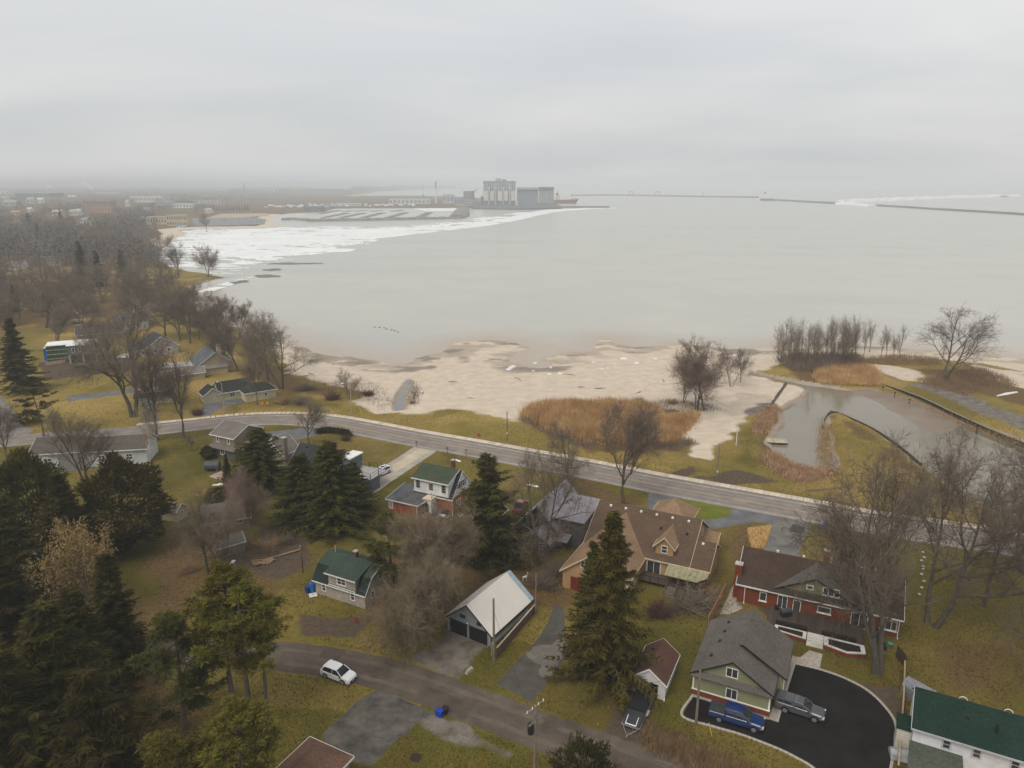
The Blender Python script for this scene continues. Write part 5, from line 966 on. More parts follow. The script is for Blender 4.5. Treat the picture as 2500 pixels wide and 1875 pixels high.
# ---- the trees one can tell apart
for row in [
  ('cedar', (92, 1345), 1103, 'round topped dark cedar in front of the long white house', 1.05), ('cedar', (318, 1345), 1112, 'dark rounded evergreen hiding the cream shed', 1.15), ('spruce5', (178, 1400), 1158, 'dark spruce between the two rounded cedars', 1.7), ('whitepine', (52, 1490), 1208, 'grey green pine at the left edge above the dark spruces', 1.8),
  ('spruce5', (-15, 1400), 1125, 'dark evergreen cut off by the left frame edge', 1.8), ('spruce3', (30, 1660), 1325, 'dark drooping spruce at lower left edge below the grey green pine', 1.7), ('spruce3', (165, 1830), 1480, 'tall drooping black green spruce filling the lower left corner', 1.9), ('spruce5', (300, 1640), 1355, 'narrow dark spruce right of the tan leaved tree', 1.35),
  ('spruce3', (60, 1960), 1590, 'drooping spruce at the very bottom left corner', 1.8), ('spruce3', (270, 1980), 1640, 'low dark spruce at the bottom edge beside the pines', 1.7), ('spruce3', (-60, 1800), 1440, 'dark spruce leaning in from the left frame edge', 1.8), ('spruce5', (225, 1720), 1440, 'dark spruce behind the tan leaved tree', 1.6),
  ('tanleaf', (222, 1500), 1280, 'small tree still holding tan dry leaves among dark spruces', 0.7), ('pine3', (455, 1795), 1500, 'full grey green pine left of the bare trunk pines', 1.35), ('pine1', (572, 1768), 1395, 'leftmost tall pine with bare trunk by the lane', 1.15), ('pine2', (614, 1779), 1432, 'middle tall pine of the trio by the lane', 1.15), ('pine2', (653, 1772), 1462, 'right pine with grey dead branches by the lane', 1.15),
  ('pine1', (600, 2080), 1745, 'broad yellow green pine at the bottom edge by the brown roof', 1.5), ('pine1', (470, 2100), 1790, 'yellow green pine crown at the bottom edge left of centre', 1.3),
  ('spruce4', (640, 1192), 1048, 'bushy olive spruce between taupe and charcoal houses', 1.9), ('spruce4', (745, 1272), 1112, 'left spruce of the big dark clump below the charcoal house', 1.75), ('spruce4', (818, 1290), 1082, 'tallest spruce of the clump below the charcoal house', 1.6), ('spruce4', (868, 1248), 1130, 'right spruce of the clump beside the flat garage', 1.5), ('spruce1', (560, 1200), 1110, 'small spruce at left of the bushy olive one', 1.0),
  ('whitepine', (1192, 1372), 1113, 'tall rusty green pine right of the white brick house', 2.1), ('spruce2', (1482, 1672), 1256, 'big golden green spruce in front of the tan house', 1.25), ('spruce1', (1440, 1600), 1325, 'second spruce top beside the big golden one', 1.1), ('pine3', (960, 1440), 1262, 'green pine behind the grey branched tree beside the gambrel cottage', 1.8),
  ('spruce2', (55, 957), 778, 'dark green spruce at left edge beside the side street', 1.5), ('umbrella', (108, 1065), 945, 'flat crowned pine on the corner of the side street', 1.15), ('shrub_green', (70, 1035), 1000, 'low green juniper under the flat crowned pine', 1.3), ('cedar', (508, 1120), 1088, 'dark rounded evergreen bush beside the taupe house', 1.5), ('shrub_green', (536, 1228), 1190, 'dark clipped bush beside the brown grey garage', 1.2),
  ('shrub_green', (1420, 1945), 1812, 'green evergreen bush at the bottom edge beside the lane', 0.75), ('farfir', (205, 690), 590, 'dark conifer with ragged top in the middle of the left wood', 1.2), ('farfir', (245, 700), 612, 'second dark conifer right of the ragged one in the wood', 1.2), ('farfir', (300, 665), 610, 'low dark green conifer at the edge of the left wood', 1.6), ('farfir', (150, 545), 510, 'small far conifer above the blue roofed house', 1.3), ('farfir', (95, 590), 545, 'dark conifer left of the blue roofed house', 1.3), ('farfir', (72, 560), 520, 'far dark conifer near the left edge', 1.5),
  ('vase1', (384, 1075), 815, 'mossy trunk bare tree standing left on the lawn by the road', .7), ('vase1', (449, 1070), 845, 'bare tree with forked trunk right on the lawn by the road', .7), ('oakdark', (325, 1020), 742, 'heavy dark old bare tree beside the parked black car', .85), ('vase2', (216, 1190), 965, 'wide bare tree with several trunks before the long white house', 0.9), ('birch', (368, 1153), 985, 'leaning white birch on the lawn left of the taupe house', .8), ('round', (690, 948), 792, 'rounded bare tree at the left end of the beach', 1.1),
  ('broad1', (655, 928), 765, 'bare tree just left of the rounded beach tree', .9), ('broad2', (620, 915), 760, 'tall bare tree in the clump above the cream ranch house', .9), ('vase2', (585, 905), 770, 'twin stemmed bare tree in the clump above the ranch house', .9), ('broad1', (552, 890), 772, 'leftmost bare tree in the clump above the ranch house', .9), ('vase1', (628, 988), 862, 'leaning bare tree in front of the ranch house wall', 0.6),
  ('vase1', (535, 842), 735, 'slim bare tree with a red balloon speck beside the water', .7), ('thin1', (522, 842), 750, 'thin bare tree on the bank beside the pale path', .9), ('thin1', (486, 828), 738, 'small bare tree on the shore lawn left of the pale path', 1.1), ('broad2', (404, 820), 690, 'bare tree over the lawn behind the blue black roof', .9), ('vase2', (440, 832), 685, 'large dark trunked bare tree by the shore lawn', .95), ('broad1', (465, 838), 692, 'ivy trunk bare tree near the shore lawn', .9), ('broad2', (330, 790), 672, 'bare tree beside the orange fence', 1.0), ('broad1', (352, 795), 665, 'forked bare tree right of the orange fence', 1.0),
  ('vase1', (436, 679), 590, 'single bare tree standing on the far beach spit', .9), ('multi', (508, 676), 598, 'many stemmed bare tree at the point of the beach spit', .9), ('thin2', (398, 622), 560, 'slender bare tree on the far beach', 1.1), ('thin1', (505, 565), 520, 'small far bare tree by the shore parking', 1.2),
  ('vase1', (755, 1088), 972, 'small bare tree with ivy trunk by the curved drive', 1.0), ('vase1', (1521, 1234), 985, 'tall bare tree between road and tan house garage', .85), ('broad2', (1390, 1192), 1025, 'bare tree beside the road above the grey house', .9), ('giant2', (1318, 1376), 1085, 'big bare tree with thick trunk before the dark grey house', .72), ('thin1', (1577, 1100), 972, 'slim bare tree at the edge of the reed bed', 1.0), ('thin1', (1480, 1105), 985, 'thin sapling in front of the reeds', .9),
  ('multi', (1700, 1002), 835, 'many stemmed bare tree on the sand beside the reeds', .85), ('vase2', (1722, 1003), 832, 'taller twin trunk tree beside the reeds', .75), ('thin2', (1668, 985), 850, 'thin bare tree at left of the beach clump', .9), ('thin2', (1786, 945), 842, 'slender bare tree on the grey sand right of the clump', .9), ('thin1', (1808, 933), 848, 'rightmost slender tree on the grey sand', .8), ('round', (2300, 928), 748, 'big spreading bare tree alone beyond the creek', 1.15),
  ('giant', (2153, 1648), 1085, 'enormous grey bare maple at the corner of the black driveway', .72), ('giant2', (2270, 1528), 1060, 'large dark bare tree behind the enormous maple', .75), ('giant2', (2545, 1610), 1140, 'bare tree leaning in at the right edge above the white cottage', .8), ('giant2', (2500, 1400), 1075, 'dark bare tree by the creek at the right frame edge', .8), ('broad1', (2400, 1480), 1150, 'bare tree between the large trees and the right edge', .7),
  ('drooped', (1057, 1536), 1250, 'dense grey branched tree left of the double garage', 0.86), ('fan', (612, 1322), 1158, 'fan shaped reddish bare tree below the bushy spruce', 1.0), ('multi', (545, 1388), 1215, 'leaning many branched tree over the grey shed', .8), ('lean', (508, 1400), 1180, 'mossy leaning bare tree below the brown grey garage', .8), ('thin1', (470, 1100), 1060, 'tiny bare sapling on the lawn right of the birch', 1.2), ('thin2', (850, 975), 905, 'slim bare shrub tree at the back of the beach', 1.2), ('thin1', (395, 1195), 1140, 'thin bare sapling above the cream shed', 1.0), ('vase1', (20, 1130), 985, 'bare tree at left edge beside the side street corner', .9), ('vase2', (130, 860), 735, 'large bare tree behind the spruce on the left lawn', 1.0), ('oakdark', (110, 800), 705, 'thick trunk bare tree on the left lawn', 1.1), ('broad2', (265, 905), 770, 'bare tree beside the unfinished house', .9), ('broad1', (205, 835), 715, 'tall bare tree behind the white membrane roof', 1.0)]:
    key, px, ty, lb, wx = row; tree(key, px, ty, label=lb, wx=wx, name='birch_tree' if key == 'birch' else 'evergreen_bush' if key == 'shrub_green' else None, cat='bush' if key == 'shrub_green' else 'tree')
# ---- thicket beyond the creek
for k in range(44):
    f = k / 43; tree(('stem1', 'stem2')[k % 2], (1905 + f * 185 + R.uniform(-16, 16), 860 + R.uniform(0, 38)), h=R.uniform(6, 15.5), label='bare tree in the dense thicket beyond the creek', group='bare trees of the thicket', wx=R.uniform(.7, 1.0))
for nth, x, y in (('leftmost', 2108, 868), ('second', 2122, 858), ('third', 2150, 872), ('fourth', 2163, 870), ('fifth', 2180, 876), ('rightmost', 2196, 874)): tree(R.choice(('stem1', 'stem2')), (x, y), h=R.uniform(9, 13), label=nth + ' of six slender bare trees between thicket and big spreading tree', group='slender trees past the thicket', wx=.9)
# ---- the wood along the left shore
lakeb = PX([(735, 905), (640, 830), (560, 812), (500, 790), (455, 745), (430, 700), (385, 640), (360, 612), (385, 580), (400, 560), (380, 540), (340, 500), (-900, 500), (-900, 980), (-40, 900), (40, 790), (300, 760), (400, 780), (470, 840)])
def inside(p, poly):
    c = False
    for i in range(len(poly)):
        a, b = poly[i - 1], poly[i]
        if (a[1] > p[1]) != (b[1] > p[1]) and p[0] < (b[0] - a[0]) * (p[1] - a[1]) / (b[1] - a[1]) + a[0]: c = not c
    return c
open_px = [PX(q) for q in ([(60, 800), (260, 790), (260, 850), (60, 850)], [(330, 760), (420, 750), (450, 790), (300, 800)], [(80, 880), (480, 830), (480, 930), (60, 960)], [(20, 600), (60, 585), (110, 630), (70, 655), (10, 660)], [(95, 610), (170, 605), (175, 645), (95, 650)])]
wood = []; tries = 0
while len(wood) < 330 and tries < 90000:
    tries += 1; y = 225 * math.exp(R.random() ** 1.75 * math.log(1500 / 225)); x = -y * R.uniform(.38, .92); p = (x, y)
    q = Vector((x, y)); pr = y * _ca + HC * _sa
    if not inside(p, lakeb) or any(inside(p, o) for o in open_px) or any((q - w).length < 5.6 + y * .0065 for w in wood): continue
    wood.append(q)
wood.sort(key=lambda v: v.y); rest = [tuple(v) for v in wood[195:]]; wood = wood[:195]
LMK = {'the unfinished house': (-146, 238), 'the white block foundation': (-107, 221), 'the slate roofed house': (-97, 227), 'the blue roofed house': S(132, 632)[:2], 'the brown roofed bungalow': (-160, 276), 'the white gabled bungalow': (-127, 247), 'the white porch house': (-158, 296), 'the cream two storey house': (-167, 328), 'the blue black roofed house': (-123, 250), 'the far beach spit': S(440, 690)[:2], 'the dark ragged conifer': S(205, 690)[:2], 'the far left white house': S(70, 590)[:2], 'the orange fence': S(318, 788)[:2]}
WL_ = {}
for q in wood:
    nm, ps = min(LMK.items(), key=lambda kv: (Vector(kv[1]) - q).length)
    if (Vector(ps) - q).length < 75 and q.y < 640:
        d = q - Vector(ps); WL_.setdefault((nm, ('right of' if d.x > 0 else 'left of') if abs(d.x) > abs(d.y) else ('beyond' if d.y > 0 else 'this side of')), []).append(q)
TL = {}
for (nm, wd), qs in WL_.items():
    qs.sort(key=lambda v: (v - Vector(LMK[nm])).length)
    for i, q in enumerate(qs[:4]): TL[tuple(q)] = '%sbare brown tree %s %s' % (('' if len(qs) == 1 else ('nearest ', 'second nearest ', 'third nearest ', 'fourth nearest ')[i]), wd, nm)
for i, q in enumerate(sorted(wood, key=lambda v: v.y)):
    if R.random() < .09 and tuple(q) not in TL: tree('farfir', None, h=R.uniform(11, 17), pos=(q.x, q.y, 0), label='dark conifer scattered in the bare wood along the left shore', group='conifers in the left wood', wx=1.2)
    else: tree(R.choice(('broad1', 'broad2', 'vase2') if q.y < 380 else ('far1', 'far2', 'far3')), None, h=R.uniform(13, 19), pos=(q.x, q.y, 0), label=TL.get(tuple(q), 'bare brown tree in the dense wood along the left shore'), group='bare trees of the left wood', wx=R.uniform(.9, 1.2))
# ---- far woods that read as one mass
def far_mass(name, pts, hs, m, per=58, sl=.45):
    rg = np.random.default_rng(len(pts)); P = np.array(pts); n = len(P); hh = rg.uniform(*hs, n); r = hh * rg.uniform(.34, .55, n)
    d = unit(rg.normal(0, 1, (n, per, 3))); k = rg.uniform(.45, 1, (n, per, 1)); C = d * k; C = np.stack([C[..., 0] * r[:, None], C[..., 1] * r[:, None], hh[:, None] * .58 + C[..., 2] * hh[:, None] * .42], -1) + np.concatenate([P, np.zeros((n, 1))], 1)[:, None]
    C = C.reshape(-1, 3); D = unit(rg.normal(0, 1, (len(C), 3)) + [0, 0, .3]); L = np.repeat(hh, per) * .13; V1, T1 = needles_fan(rg, C - D * L[:, None] * .5, D, L, L * sl)
    V2, T2 = spikes(np.concatenate([P, np.zeros((n, 1))], 1), np.tile([0, 0, 1.], (n, 1)), hh * .8, hh * .03); 
    o = link(name, npmesh(name, np.concatenate([V1, V2]), tris=np.concatenate([T1, T2 + len(V1)]), mats=[m])); o['kind'] = 'stuff'; return o
mass_m = M('far_bare_canopy', (.15, .13, .112), .95, .3, .05); mass_fir = M('far_conifer_canopy', (.035, .042, .03), .95, .3, .05)
SEE = [S(a, b) for a, b in ((230, 515), (252, 520), (355, 494), (260, 480), (80, 490), (5, 490), (430, 552), (380, 548), (37, 526), (139, 527), (177, 526), (193, 526), (70, 517), (99, 496), (175, 489), (311, 504), (204, 545), (24, 503), (75, 497), (447, 508), (402, 500), (505, 498))]
def hides(x, y): return any(0 < v.y - y < v.y * .22 and abs(x / y - v.x / v.y) < .014 for v in SEE)
pts = list(rest); fir = []
while len(pts) < 4800:
    y = 520 * math.exp(R.random() * math.log(5200 / 520)); x = -y * R.uniform(.30, 1.1)
    if y < 1500 and not inside((x, y), lakeb): continue
    if y > 1500 and x > -.32 * y - 150: continue
    if y > 1100 and fbm(np.array([x]), np.array([y]), 260, 4)[0] < .35: continue
    if hides(x, y): continue
    (fir if R.random() < .10 else pts).append((x, y))
far_mass('far_woods', pts, (11, 18), mass_m); far_mass('far_conifers', fir, (10, 17), mass_fir, 22)
# distant forest belts as one lumpy canopy each
def belt(name, px, depth, h, m, step=18):
    line = [S(a, b) for a, b in px]; V = []; Qd = []; rows = 5; k = 0; cols = []
    for a, b in zip(line, line[1:]):
        n = max(2, int((b - a).length / (step * max(1, a.y / 2500))))
        for j in range(n): cols.append(a.lerp(b, j / n))
    cols.append(line[-1])
    for c in cols:
        dirv = Vector((c.x, c.y, 0)).normalized()
        for r_ in range(rows):
            zz_ = 0 if r_ == 0 else h * (.75 + .5 * R.random()) * (1 if 0 < r_ < rows - 1 else .8); p = c + dirv * (depth * (r_ - .9) / rows if r_ else 0); V.append((p.x, p.y, zz_))
    for i in range(len(cols) - 1):
        for r_ in range(rows - 1): Qd.append((i * rows + r_, (i + 1) * rows + r_, (i + 1) * rows + r_ + 1, i * rows + r_ + 1))
    o = link(name, npmesh(name, V, quads=Qd, mats=[m])); o['kind'] = 'stuff'
belt('far_shore_forest', [(560, 475), (640, 474), (720, 474), (800, 474), (858, 475.5)], 900, 26, mass_m); belt('headland_forest', [(858, 468), (960, 464.5), (1060, 461.5), (1112, 460.5)], 900, 36, mass_m)
for i, (y, hh) in enumerate(((490, 12), (483, 13), (477, 14), (472, 16), (468, 18), (464, 22), (461.5, 26))): belt('distant_woods', [(x, y + R.uniform(-1, 1)) for x in range(-500, 700 + i * 15, 60)], 420, hh, mass_m)
# ---- reeds, brush and shrubs
def blades(name, polys_px, n, hgt, m, kind='stuff', w=.05, z=None, lean=.25, zf=None):
    P = []
    for poly in polys_px:
        q = PX(poly); lo, hi = q.min(0), q.max(0); k = 0
        while k < n // len(polys_px):
            c = RN.uniform(lo, hi)
            if inside(c, q): P.append(c + RN.normal(0, .8, 2)); k += 1
    P = np.array(P); n = len(P); zz_ = np.full(n, 0. if z is None else z); P3 = np.concatenate([P, zz_[:, None]], 1); D = unit(np.concatenate([RN.normal(0, lean, (n, 2)), np.ones((n, 1))], 1)); L = RN.uniform(*hgt, n) * (.8 + .4 * fbm(P[:, 0], P[:, 1], 5, 2)); V, T = needles_fan(RN, P3, D, L, np.full(n, w)); 
    o = link(name, npmesh(name, V, tris=T, mats=[m])); o['kind'] = kind; return o
reed_m = M('dry_tan_reeds', (.37, .20, .08), .95, .3, .25, c2=(.66, .45, .23)); reed_d = M('brown_dead_stalks', (.27, .175, .10), .95, .3, .3); brush_m = M('dark_brush_stems', (.19, .14, .105), .95, .3, .4)
blades('reed_bed', [[(1280, 1012), (1295, 1000), (1340, 990), (1420, 990), (1500, 990), (1560, 995), (1600, 1000), (1625, 1040), (1610, 1075), (1560, 1082), (1460, 1082), (1400, 1070), (1340, 1050)]], 30000, (2.0, 3.2), reed_m, w=.16, lean=.14)
blades('reed_bed_east', [[(1605, 1025), (1650, 1020), (1700, 1012), (1690, 1030), (1660, 1060), (1640, 1080), (1610, 1078)]], 7000, (1.4, 2.3), reed_m, w=.16, lean=.16)
blades('creek_reeds', [[(1868, 1108), (1888, 1108), (1930, 1132), (1990, 1150), (2018, 1145), (2020, 1160), (1985, 1175), (1940, 1175), (1890, 1150)], [(1866, 1056), (1880, 1020), (1895, 1000), (1880, 995), (1856, 1030), (1850, 1056)]], 9000, (.5, 1.3), M('pinkish_dead_reeds', (.44, .28, .17), .95, .3, .4), w=.15, lean=.3)
blades('thicket_reeds', [[(1990, 925), (2000, 905), (2080, 895), (2130, 900), (2150, 930), (2145, 940), (2060, 938), (2010, 935)]], 7000, (1.2, 2.4), reed_m, w=.16, lean=.15)
blades('thicket_brush', [[(1895, 880), (1930, 868), (2080, 868), (2110, 885), (2090, 900), (1990, 910), (1930, 905)]], 9000, (.6, 4.2), brush_m, w=.07, lean=.5)
blades('far_bank_brush', [[(2110, 875), (2200, 868), (2290, 875), (2300, 890), (2200, 892), (2130, 888)], [(2330, 905), (2400, 900), (2470, 930), (2480, 945), (2400, 945), (2340, 920)], [(2240, 928), (2290, 918), (2345, 935), (2390, 955), (2360, 965), (2270, 945)]], 11000, (.5, 1.7), reed_d, w=.09, lean=.4)
blades('dead_stalks', [[(1500, 1000), (1640, 975), (1720, 985), (1760, 1000), (1640, 1012), (1560, 1000)], [(1280, 1015), (1330, 1040), (1390, 1075), (1450, 1088), (1440, 1098), (1350, 1070), (1270, 1025)], [(1600, 1085), (1670, 1070), (1690, 1080), (1660, 1100), (1600, 1098)]], 9000, (.3, 1.0), M('grey_brown_stalks', (.23, .17, .12), .95, .3, .4), w=.08, lean=.5)
blades('beach_scrub', [[(820, 940), (900, 930), (940, 950), (960, 985), (930, 1000), (880, 975)], [(1010, 930), (1020, 960), (1015, 990), (1000, 985)], [(720, 920), (820, 935), (870, 955), (850, 965), (760, 950)]], 3600, (.2, .9), M('scrub_stems', (.15, .115, .085), .95, .3, .4), w=.08, lean=.6)
blades('rough_grass', [[(1580, 1780), (1640, 1800), (1740, 1850), (1860, 1900), (1800, 1910), (1660, 1850), (1585, 1810)]], 7000, (.35, 1.0), M('dry_rough_grass', (.25, .165, .085), .95, .3, .6), w=.07, lean=.35)
blades('bank_grass', [[(2010, 1025), (2030, 1060), (2026, 1140), (2015, 1150), (2000, 1100), (2005, 1050)], [(2150, 945), (2360, 1032), (2500, 1085), (2500, 1095), (2350, 1040), (2150, 953)]], 5000, (.2, .6), M('bank_dry_grass', (.33, .21, .085), .95, .3, .5), w=.1, lean=.4)
def shrub(seed, n=520, h=1.6, rad=1.4):
    rg = np.random.default_rng(seed); a = rg.uniform(0, 2 * PI, n); e_ = rg.uniform(.15, 1.4, n); D = np.stack([np.cos(a) * np.cos(e_), np.sin(a) * np.cos(e_), np.sin(e_)], -1); P = np.stack([rg.normal(0, .2 * rad, n), rg.normal(0, .2 * rad, n), np.zeros(n)], -1); L = (h * np.sin(e_) + rad * np.cos(e_)) * rg.uniform(.35, 1.1, n) * (.75 + .35 * np.sin(a * 3 + seed) + .2 * np.sin(a * 7 + seed))
    V, T = spikes(P, D, L, np.full(n, .022)); P2 = np.repeat(P, 2, 0) + np.repeat(D * L[:, None], 2, 0) * rg.uniform(.3, .9, 2 * n)[:, None]; D2 = unit(np.repeat(D, 2, 0) + rg.normal(0, .6, (2 * n, 3))); V2, T2 = spikes(P2, D2, np.repeat(L, 2) * .4, np.full(2 * n, .018)); return np.concatenate([V, V2]), np.concatenate([T, T2 + len(V)])
SH = {c: npmesh('stems', *shrub(s), mats=[m]) for c, s, m in (('red', 71, M('dark_red_stems', (.11, .055, .045), .95, .25, .5)), ('brown', 72, reed_d), ('grey', 73, twig), ('tan', 74, twig_tan))}
for c, px, h, wx, lb in (('red', (812, 975), 2.2, 1.7, 'dark red round shrub at the back of the beach'), ('grey', (735, 985), 2.0, 1.9, 'grey brown shrub left of the street lamp'), ('brown', (690, 985), 2.6, 1.3, 'tall brown shrub beside the ranch house'), ('red', (483, 1012), 2.0, 1.3, 'dark red shrub beside the ranch house drive'), ('grey', (745, 950), 2.2, 2.2, 'wide grey shrub behind the red round one'), ('red', (900, 965), 1.6, 1.8, 'low purplish shrub at the beach edge'), ('brown', (1005, 985), .9, 1.2, 'small brown shrub on the stream bank'), ('grey', (1690, 1480), 2.4, 2.2, 'grey shrub behind the tan fence'), ('brown', (1735, 1455), 1.6, 1.3, 'small brown shrub beside the tan house corner'),
    ('grey', (770, 1285), 2.0, 1.6, 'grey shrub at the foot of the spruce clump'), ('red', (845, 1075), 1.4, 1.3, 'reddish shrub at the end of the clipped hedge'), ('brown', (560, 1240), 1.2, 1.4, 'orange brown shrub beside the dark clipped bush'), ('tan', (1500, 1665), 1.4, 1.0, 'tan dried shrub at the foot of the big golden spruce'), ('tan', (1515, 1900), 2.2, .6, 'tan bare shrub at the bottom edge right of the evergreen bush'), ('grey', (1330, 1430), 2.2, 1.6, 'grey bare shrub beside the double garage'), ('grey', (1370, 1400), 2.0, 1.5, 'bare shrub between garage and tan house'), ('brown', (660, 1340), 1.8, 1.9, 'brown brush heap below the fan shaped tree'), ('grey', (700, 1325), 1.5, 1.4, 'low grey bush right of the fan shaped tree'), ('red', (1610, 1500), 2.0, 1.5, 'dark shrub left of the tan fence'), ('brown', (460, 1395), 1.4, 1.4, 'brown bush left of the leaning tree'), ('brown', (1310, 1015), 1.5, 1.9, 'brown brush at the left end of the reeds'), ('brown', (1560, 980), 1.3, 1.9, 'brown scrub on the sand behind the reeds'), ('brown', (1640, 985), 1.4, 1.7, 'low scrub at the foot of the beach clump'), ('grey', (1490, 985), 1.5, 1.2, 'sparse shrub behind the middle of the reeds')):
    o = thing('shrub', lb, 'shrub', S(*px), R.uniform(0, 6)); o.scale = (wx * h / 1.9, wx * h / 1.9, h / 1.6); link('stems', SH[c], o)
# clipped hedge
hp = [S(*p) for p in [(778, 1058), (795, 1056), (815, 1056.5), (838, 1060), (852, 1066)]]; hv = spline(hp, 6); V = []; 
for p in hv:
    n = 260; V.append(np.stack([RN.normal(p.x, .45, n), RN.normal(p.y, .45, n), RN.uniform(.05, 1.25, n)], -1))
V = np.concatenate(V); v, t_ = needles_fan(RN, V, unit(RN.normal(0, 1, V.shape) + [0, 0, .4]), np.full(len(V), .3), np.full(len(V), .14)); tag(link('clipped_hedge', npmesh('clipped_hedge', v, tris=t_, mats=[g_dark])), 'dark green clipped hedge curving in front of the charcoal house', 'hedge')

# ---- turf tufts and fallen leaves on the near lots
def tufts(name, n, c, c2, lo, hi, seed, w, thr, lean=.5, flat=False):
    rg = np.random.default_rng(seed); y = 58 * np.exp(rg.random(n * 3) * math.log(190 / 58)); x = y * rg.uniform(-.92, .92, n * 3); k = (fbm(x, y, 7, seed) > thr) & (rg.random(n * 3) > .2); x, y = x[k], y[k]
    ix = np.clip(np.searchsorted(yr, y), 0, len(yr) - 1); jx = np.clip(np.searchsorted(sgrid, x / y), 0, len(sgrid) - 1); ok = (sand[ix, jx] < .2) & (GZ[ix, jx] > -.05) & (gravel[ix, jx] < .3) & (dirt[ix, jx] < .5)
    for poly, pad in LAID: ok &= sdist(x, y, poly, 3) < -.15
    x, y = x[ok][:n], y[ok][:n]; m = len(x); P = np.stack([x, y, np.full(m, .012 if flat else 0.)], -1); D = unit(np.stack([rg.normal(0, lean, m), rg.normal(0, lean, m), np.full(m, .04 if flat else 1.)], -1)); L = rg.uniform(lo, hi, m)
    if flat: sdir = unit(np.cross(D, [0, 0, 1.])) * (L * .5)[:, None]; Vv = np.stack([P - sdir, P + sdir, P + D * L[:, None]], 1).reshape(-1, 3); Tt = np.arange(3 * m).reshape(-1, 3)
    else: Vv, Tt = needles_fan(rg, P, D, L, np.full(m, w))
    o = link(name, npmesh(name, Vv, tris=Tt, mats=[M(name + '_m', c, .95, .3, .3, c2=c2)])); o['kind'] = 'stuff'
LAID = []
for o in COL.objects:
    if o.get('kind') == 'structure' and o.type == 'MESH' and o.name.split('.')[0] in ('concrete_driveway', 'circular_driveway', 'patched_driveway', 'black_driveway', 'garage_driveway', 'cracked_driveway', 'house_driveway', 'parking_pad', 'side_driveway', 'curved_driveway', 'paver_walk', 'side_street'):
        LAID.append((np.array([v.co[:2] for v in o.data.vertices]), 0))
for ln, a, b in ((ROAD, -4.4, 6.6), (LANE, -3.1, 3.0)): LAID.append((np.array([tuple(p) for p in offset(ln, a)] + [tuple(p) for p in offset(ln, b)][::-1]), 0))
tufts('turf_tufts', 42000, (.062, .062, .007), (.105, .088, .012), .10, .26, 81, .16, .38); tufts('dry_turf_tufts', 34000, (.17, .115, .022), (.29, .19, .045), .10, .28, 82, .16, .48); tufts('fallen_leaves', 30000, (.07, .038, .016), (.17, .095, .035), .12, .30, 83, .2, .5, 1, True)
# ------------------------------------------------------------------ vehicles (x forward, wheels on the ground)
tyre_m = M('tyre_rubber', (.018, .018, .019), .9, .2); rim_m = M('alloy_rim', (.34, .34, .35), .4, .1, metal=.6); lens_m = M('headlamp_lens', (.55, .56, .57), .15, .05, spec=.8); tail_m = M('red_tail_lens', (.22, .012, .012), .3, .1); amber_m = M('amber_lens', (.5, .2, .03), .3, .1); car_glass = M('dark_car_glass', (.02, .024, .028), .05, .2, spec=.8); plate_m = M('number_plate', (.5, .5, .5), .6, .05)
def paint(n, c, r=.28): return M(n, c, r, .04, .6, spec=.5, coat=.6)
def wheel(P, x, y, r=.35, w=.24):
    s = 1 if y > 0 else -1; o = MB(); n = 16
    c = [(math.cos(2 * PI * i / n), math.sin(2 * PI * i / n)) for i in range(n)]
    o.loft([[(a * r * k, q, b * r * k) for a, b in c] for q, k in ((-w / 2, .9), (-w / 2 + .04, 1), (w / 2 - .04, 1), (w / 2, .9))]); wv_ = link('wheel', None, P, (x, y, r)); o.build('tyre', tyre_m, wv_)
    m = MB(); m.loft([[(a * r * k, s * q, b * r * k) for a, b in c] for q, k in ((w / 2 - .02, .66), (w / 2 + .015, .66), (w / 2 + .03, .2))]); m.build('rim', rim_m, wv_)
def arch(mb, x, y, r):
    n = 12; c = [(math.cos(PI * i / n), math.sin(PI * i / n)) for i in range(n + 1)]; s = 1 if y > 0 else -1; v = []; f = []
    for k in (1.0, 1.27):
        for a, b in c: v.append((x + a * r * k, y, r + b * r * k))
    for k in (1.0, 1.27):
        for a, b in c: v.append((x + a * r * k, y + s * .02, r + b * r * k))
    m = n + 1
    for i in range(n): f += [(2 * m + i, 2 * m + i + 1, 3 * m + i + 1, 3 * m + i), (m + i, m + i + 1, 3 * m + i + 1, 3 * m + i)]
    mb.add(v, f)
def ring8(x, w, z0, z1, c=.10, zc=None):
    return [(x, -w * .93, z0), (x, w * .93, z0), (x, w, z0 + .12), (x, w, z1 - c), (x, w - c * .9, z1), (x, -w + c * .9, z1), (x, -w, z1 - c), (x, -w, z0 + .12)]
def ringg(x, w0, w1, z0, z1): return [(x, -w0, z0), (x, w0, z0), (x, (w0 + w1) / 2 + .03, (z0 + z1) / 2), (x, w1, z1 - .05), (x, w1 - .1, z1), (x, -w1 + .1, z1), (x, -w1, z1 - .05), (x, -(w0 + w1) / 2 - .03, (z0 + z1) / 2)]
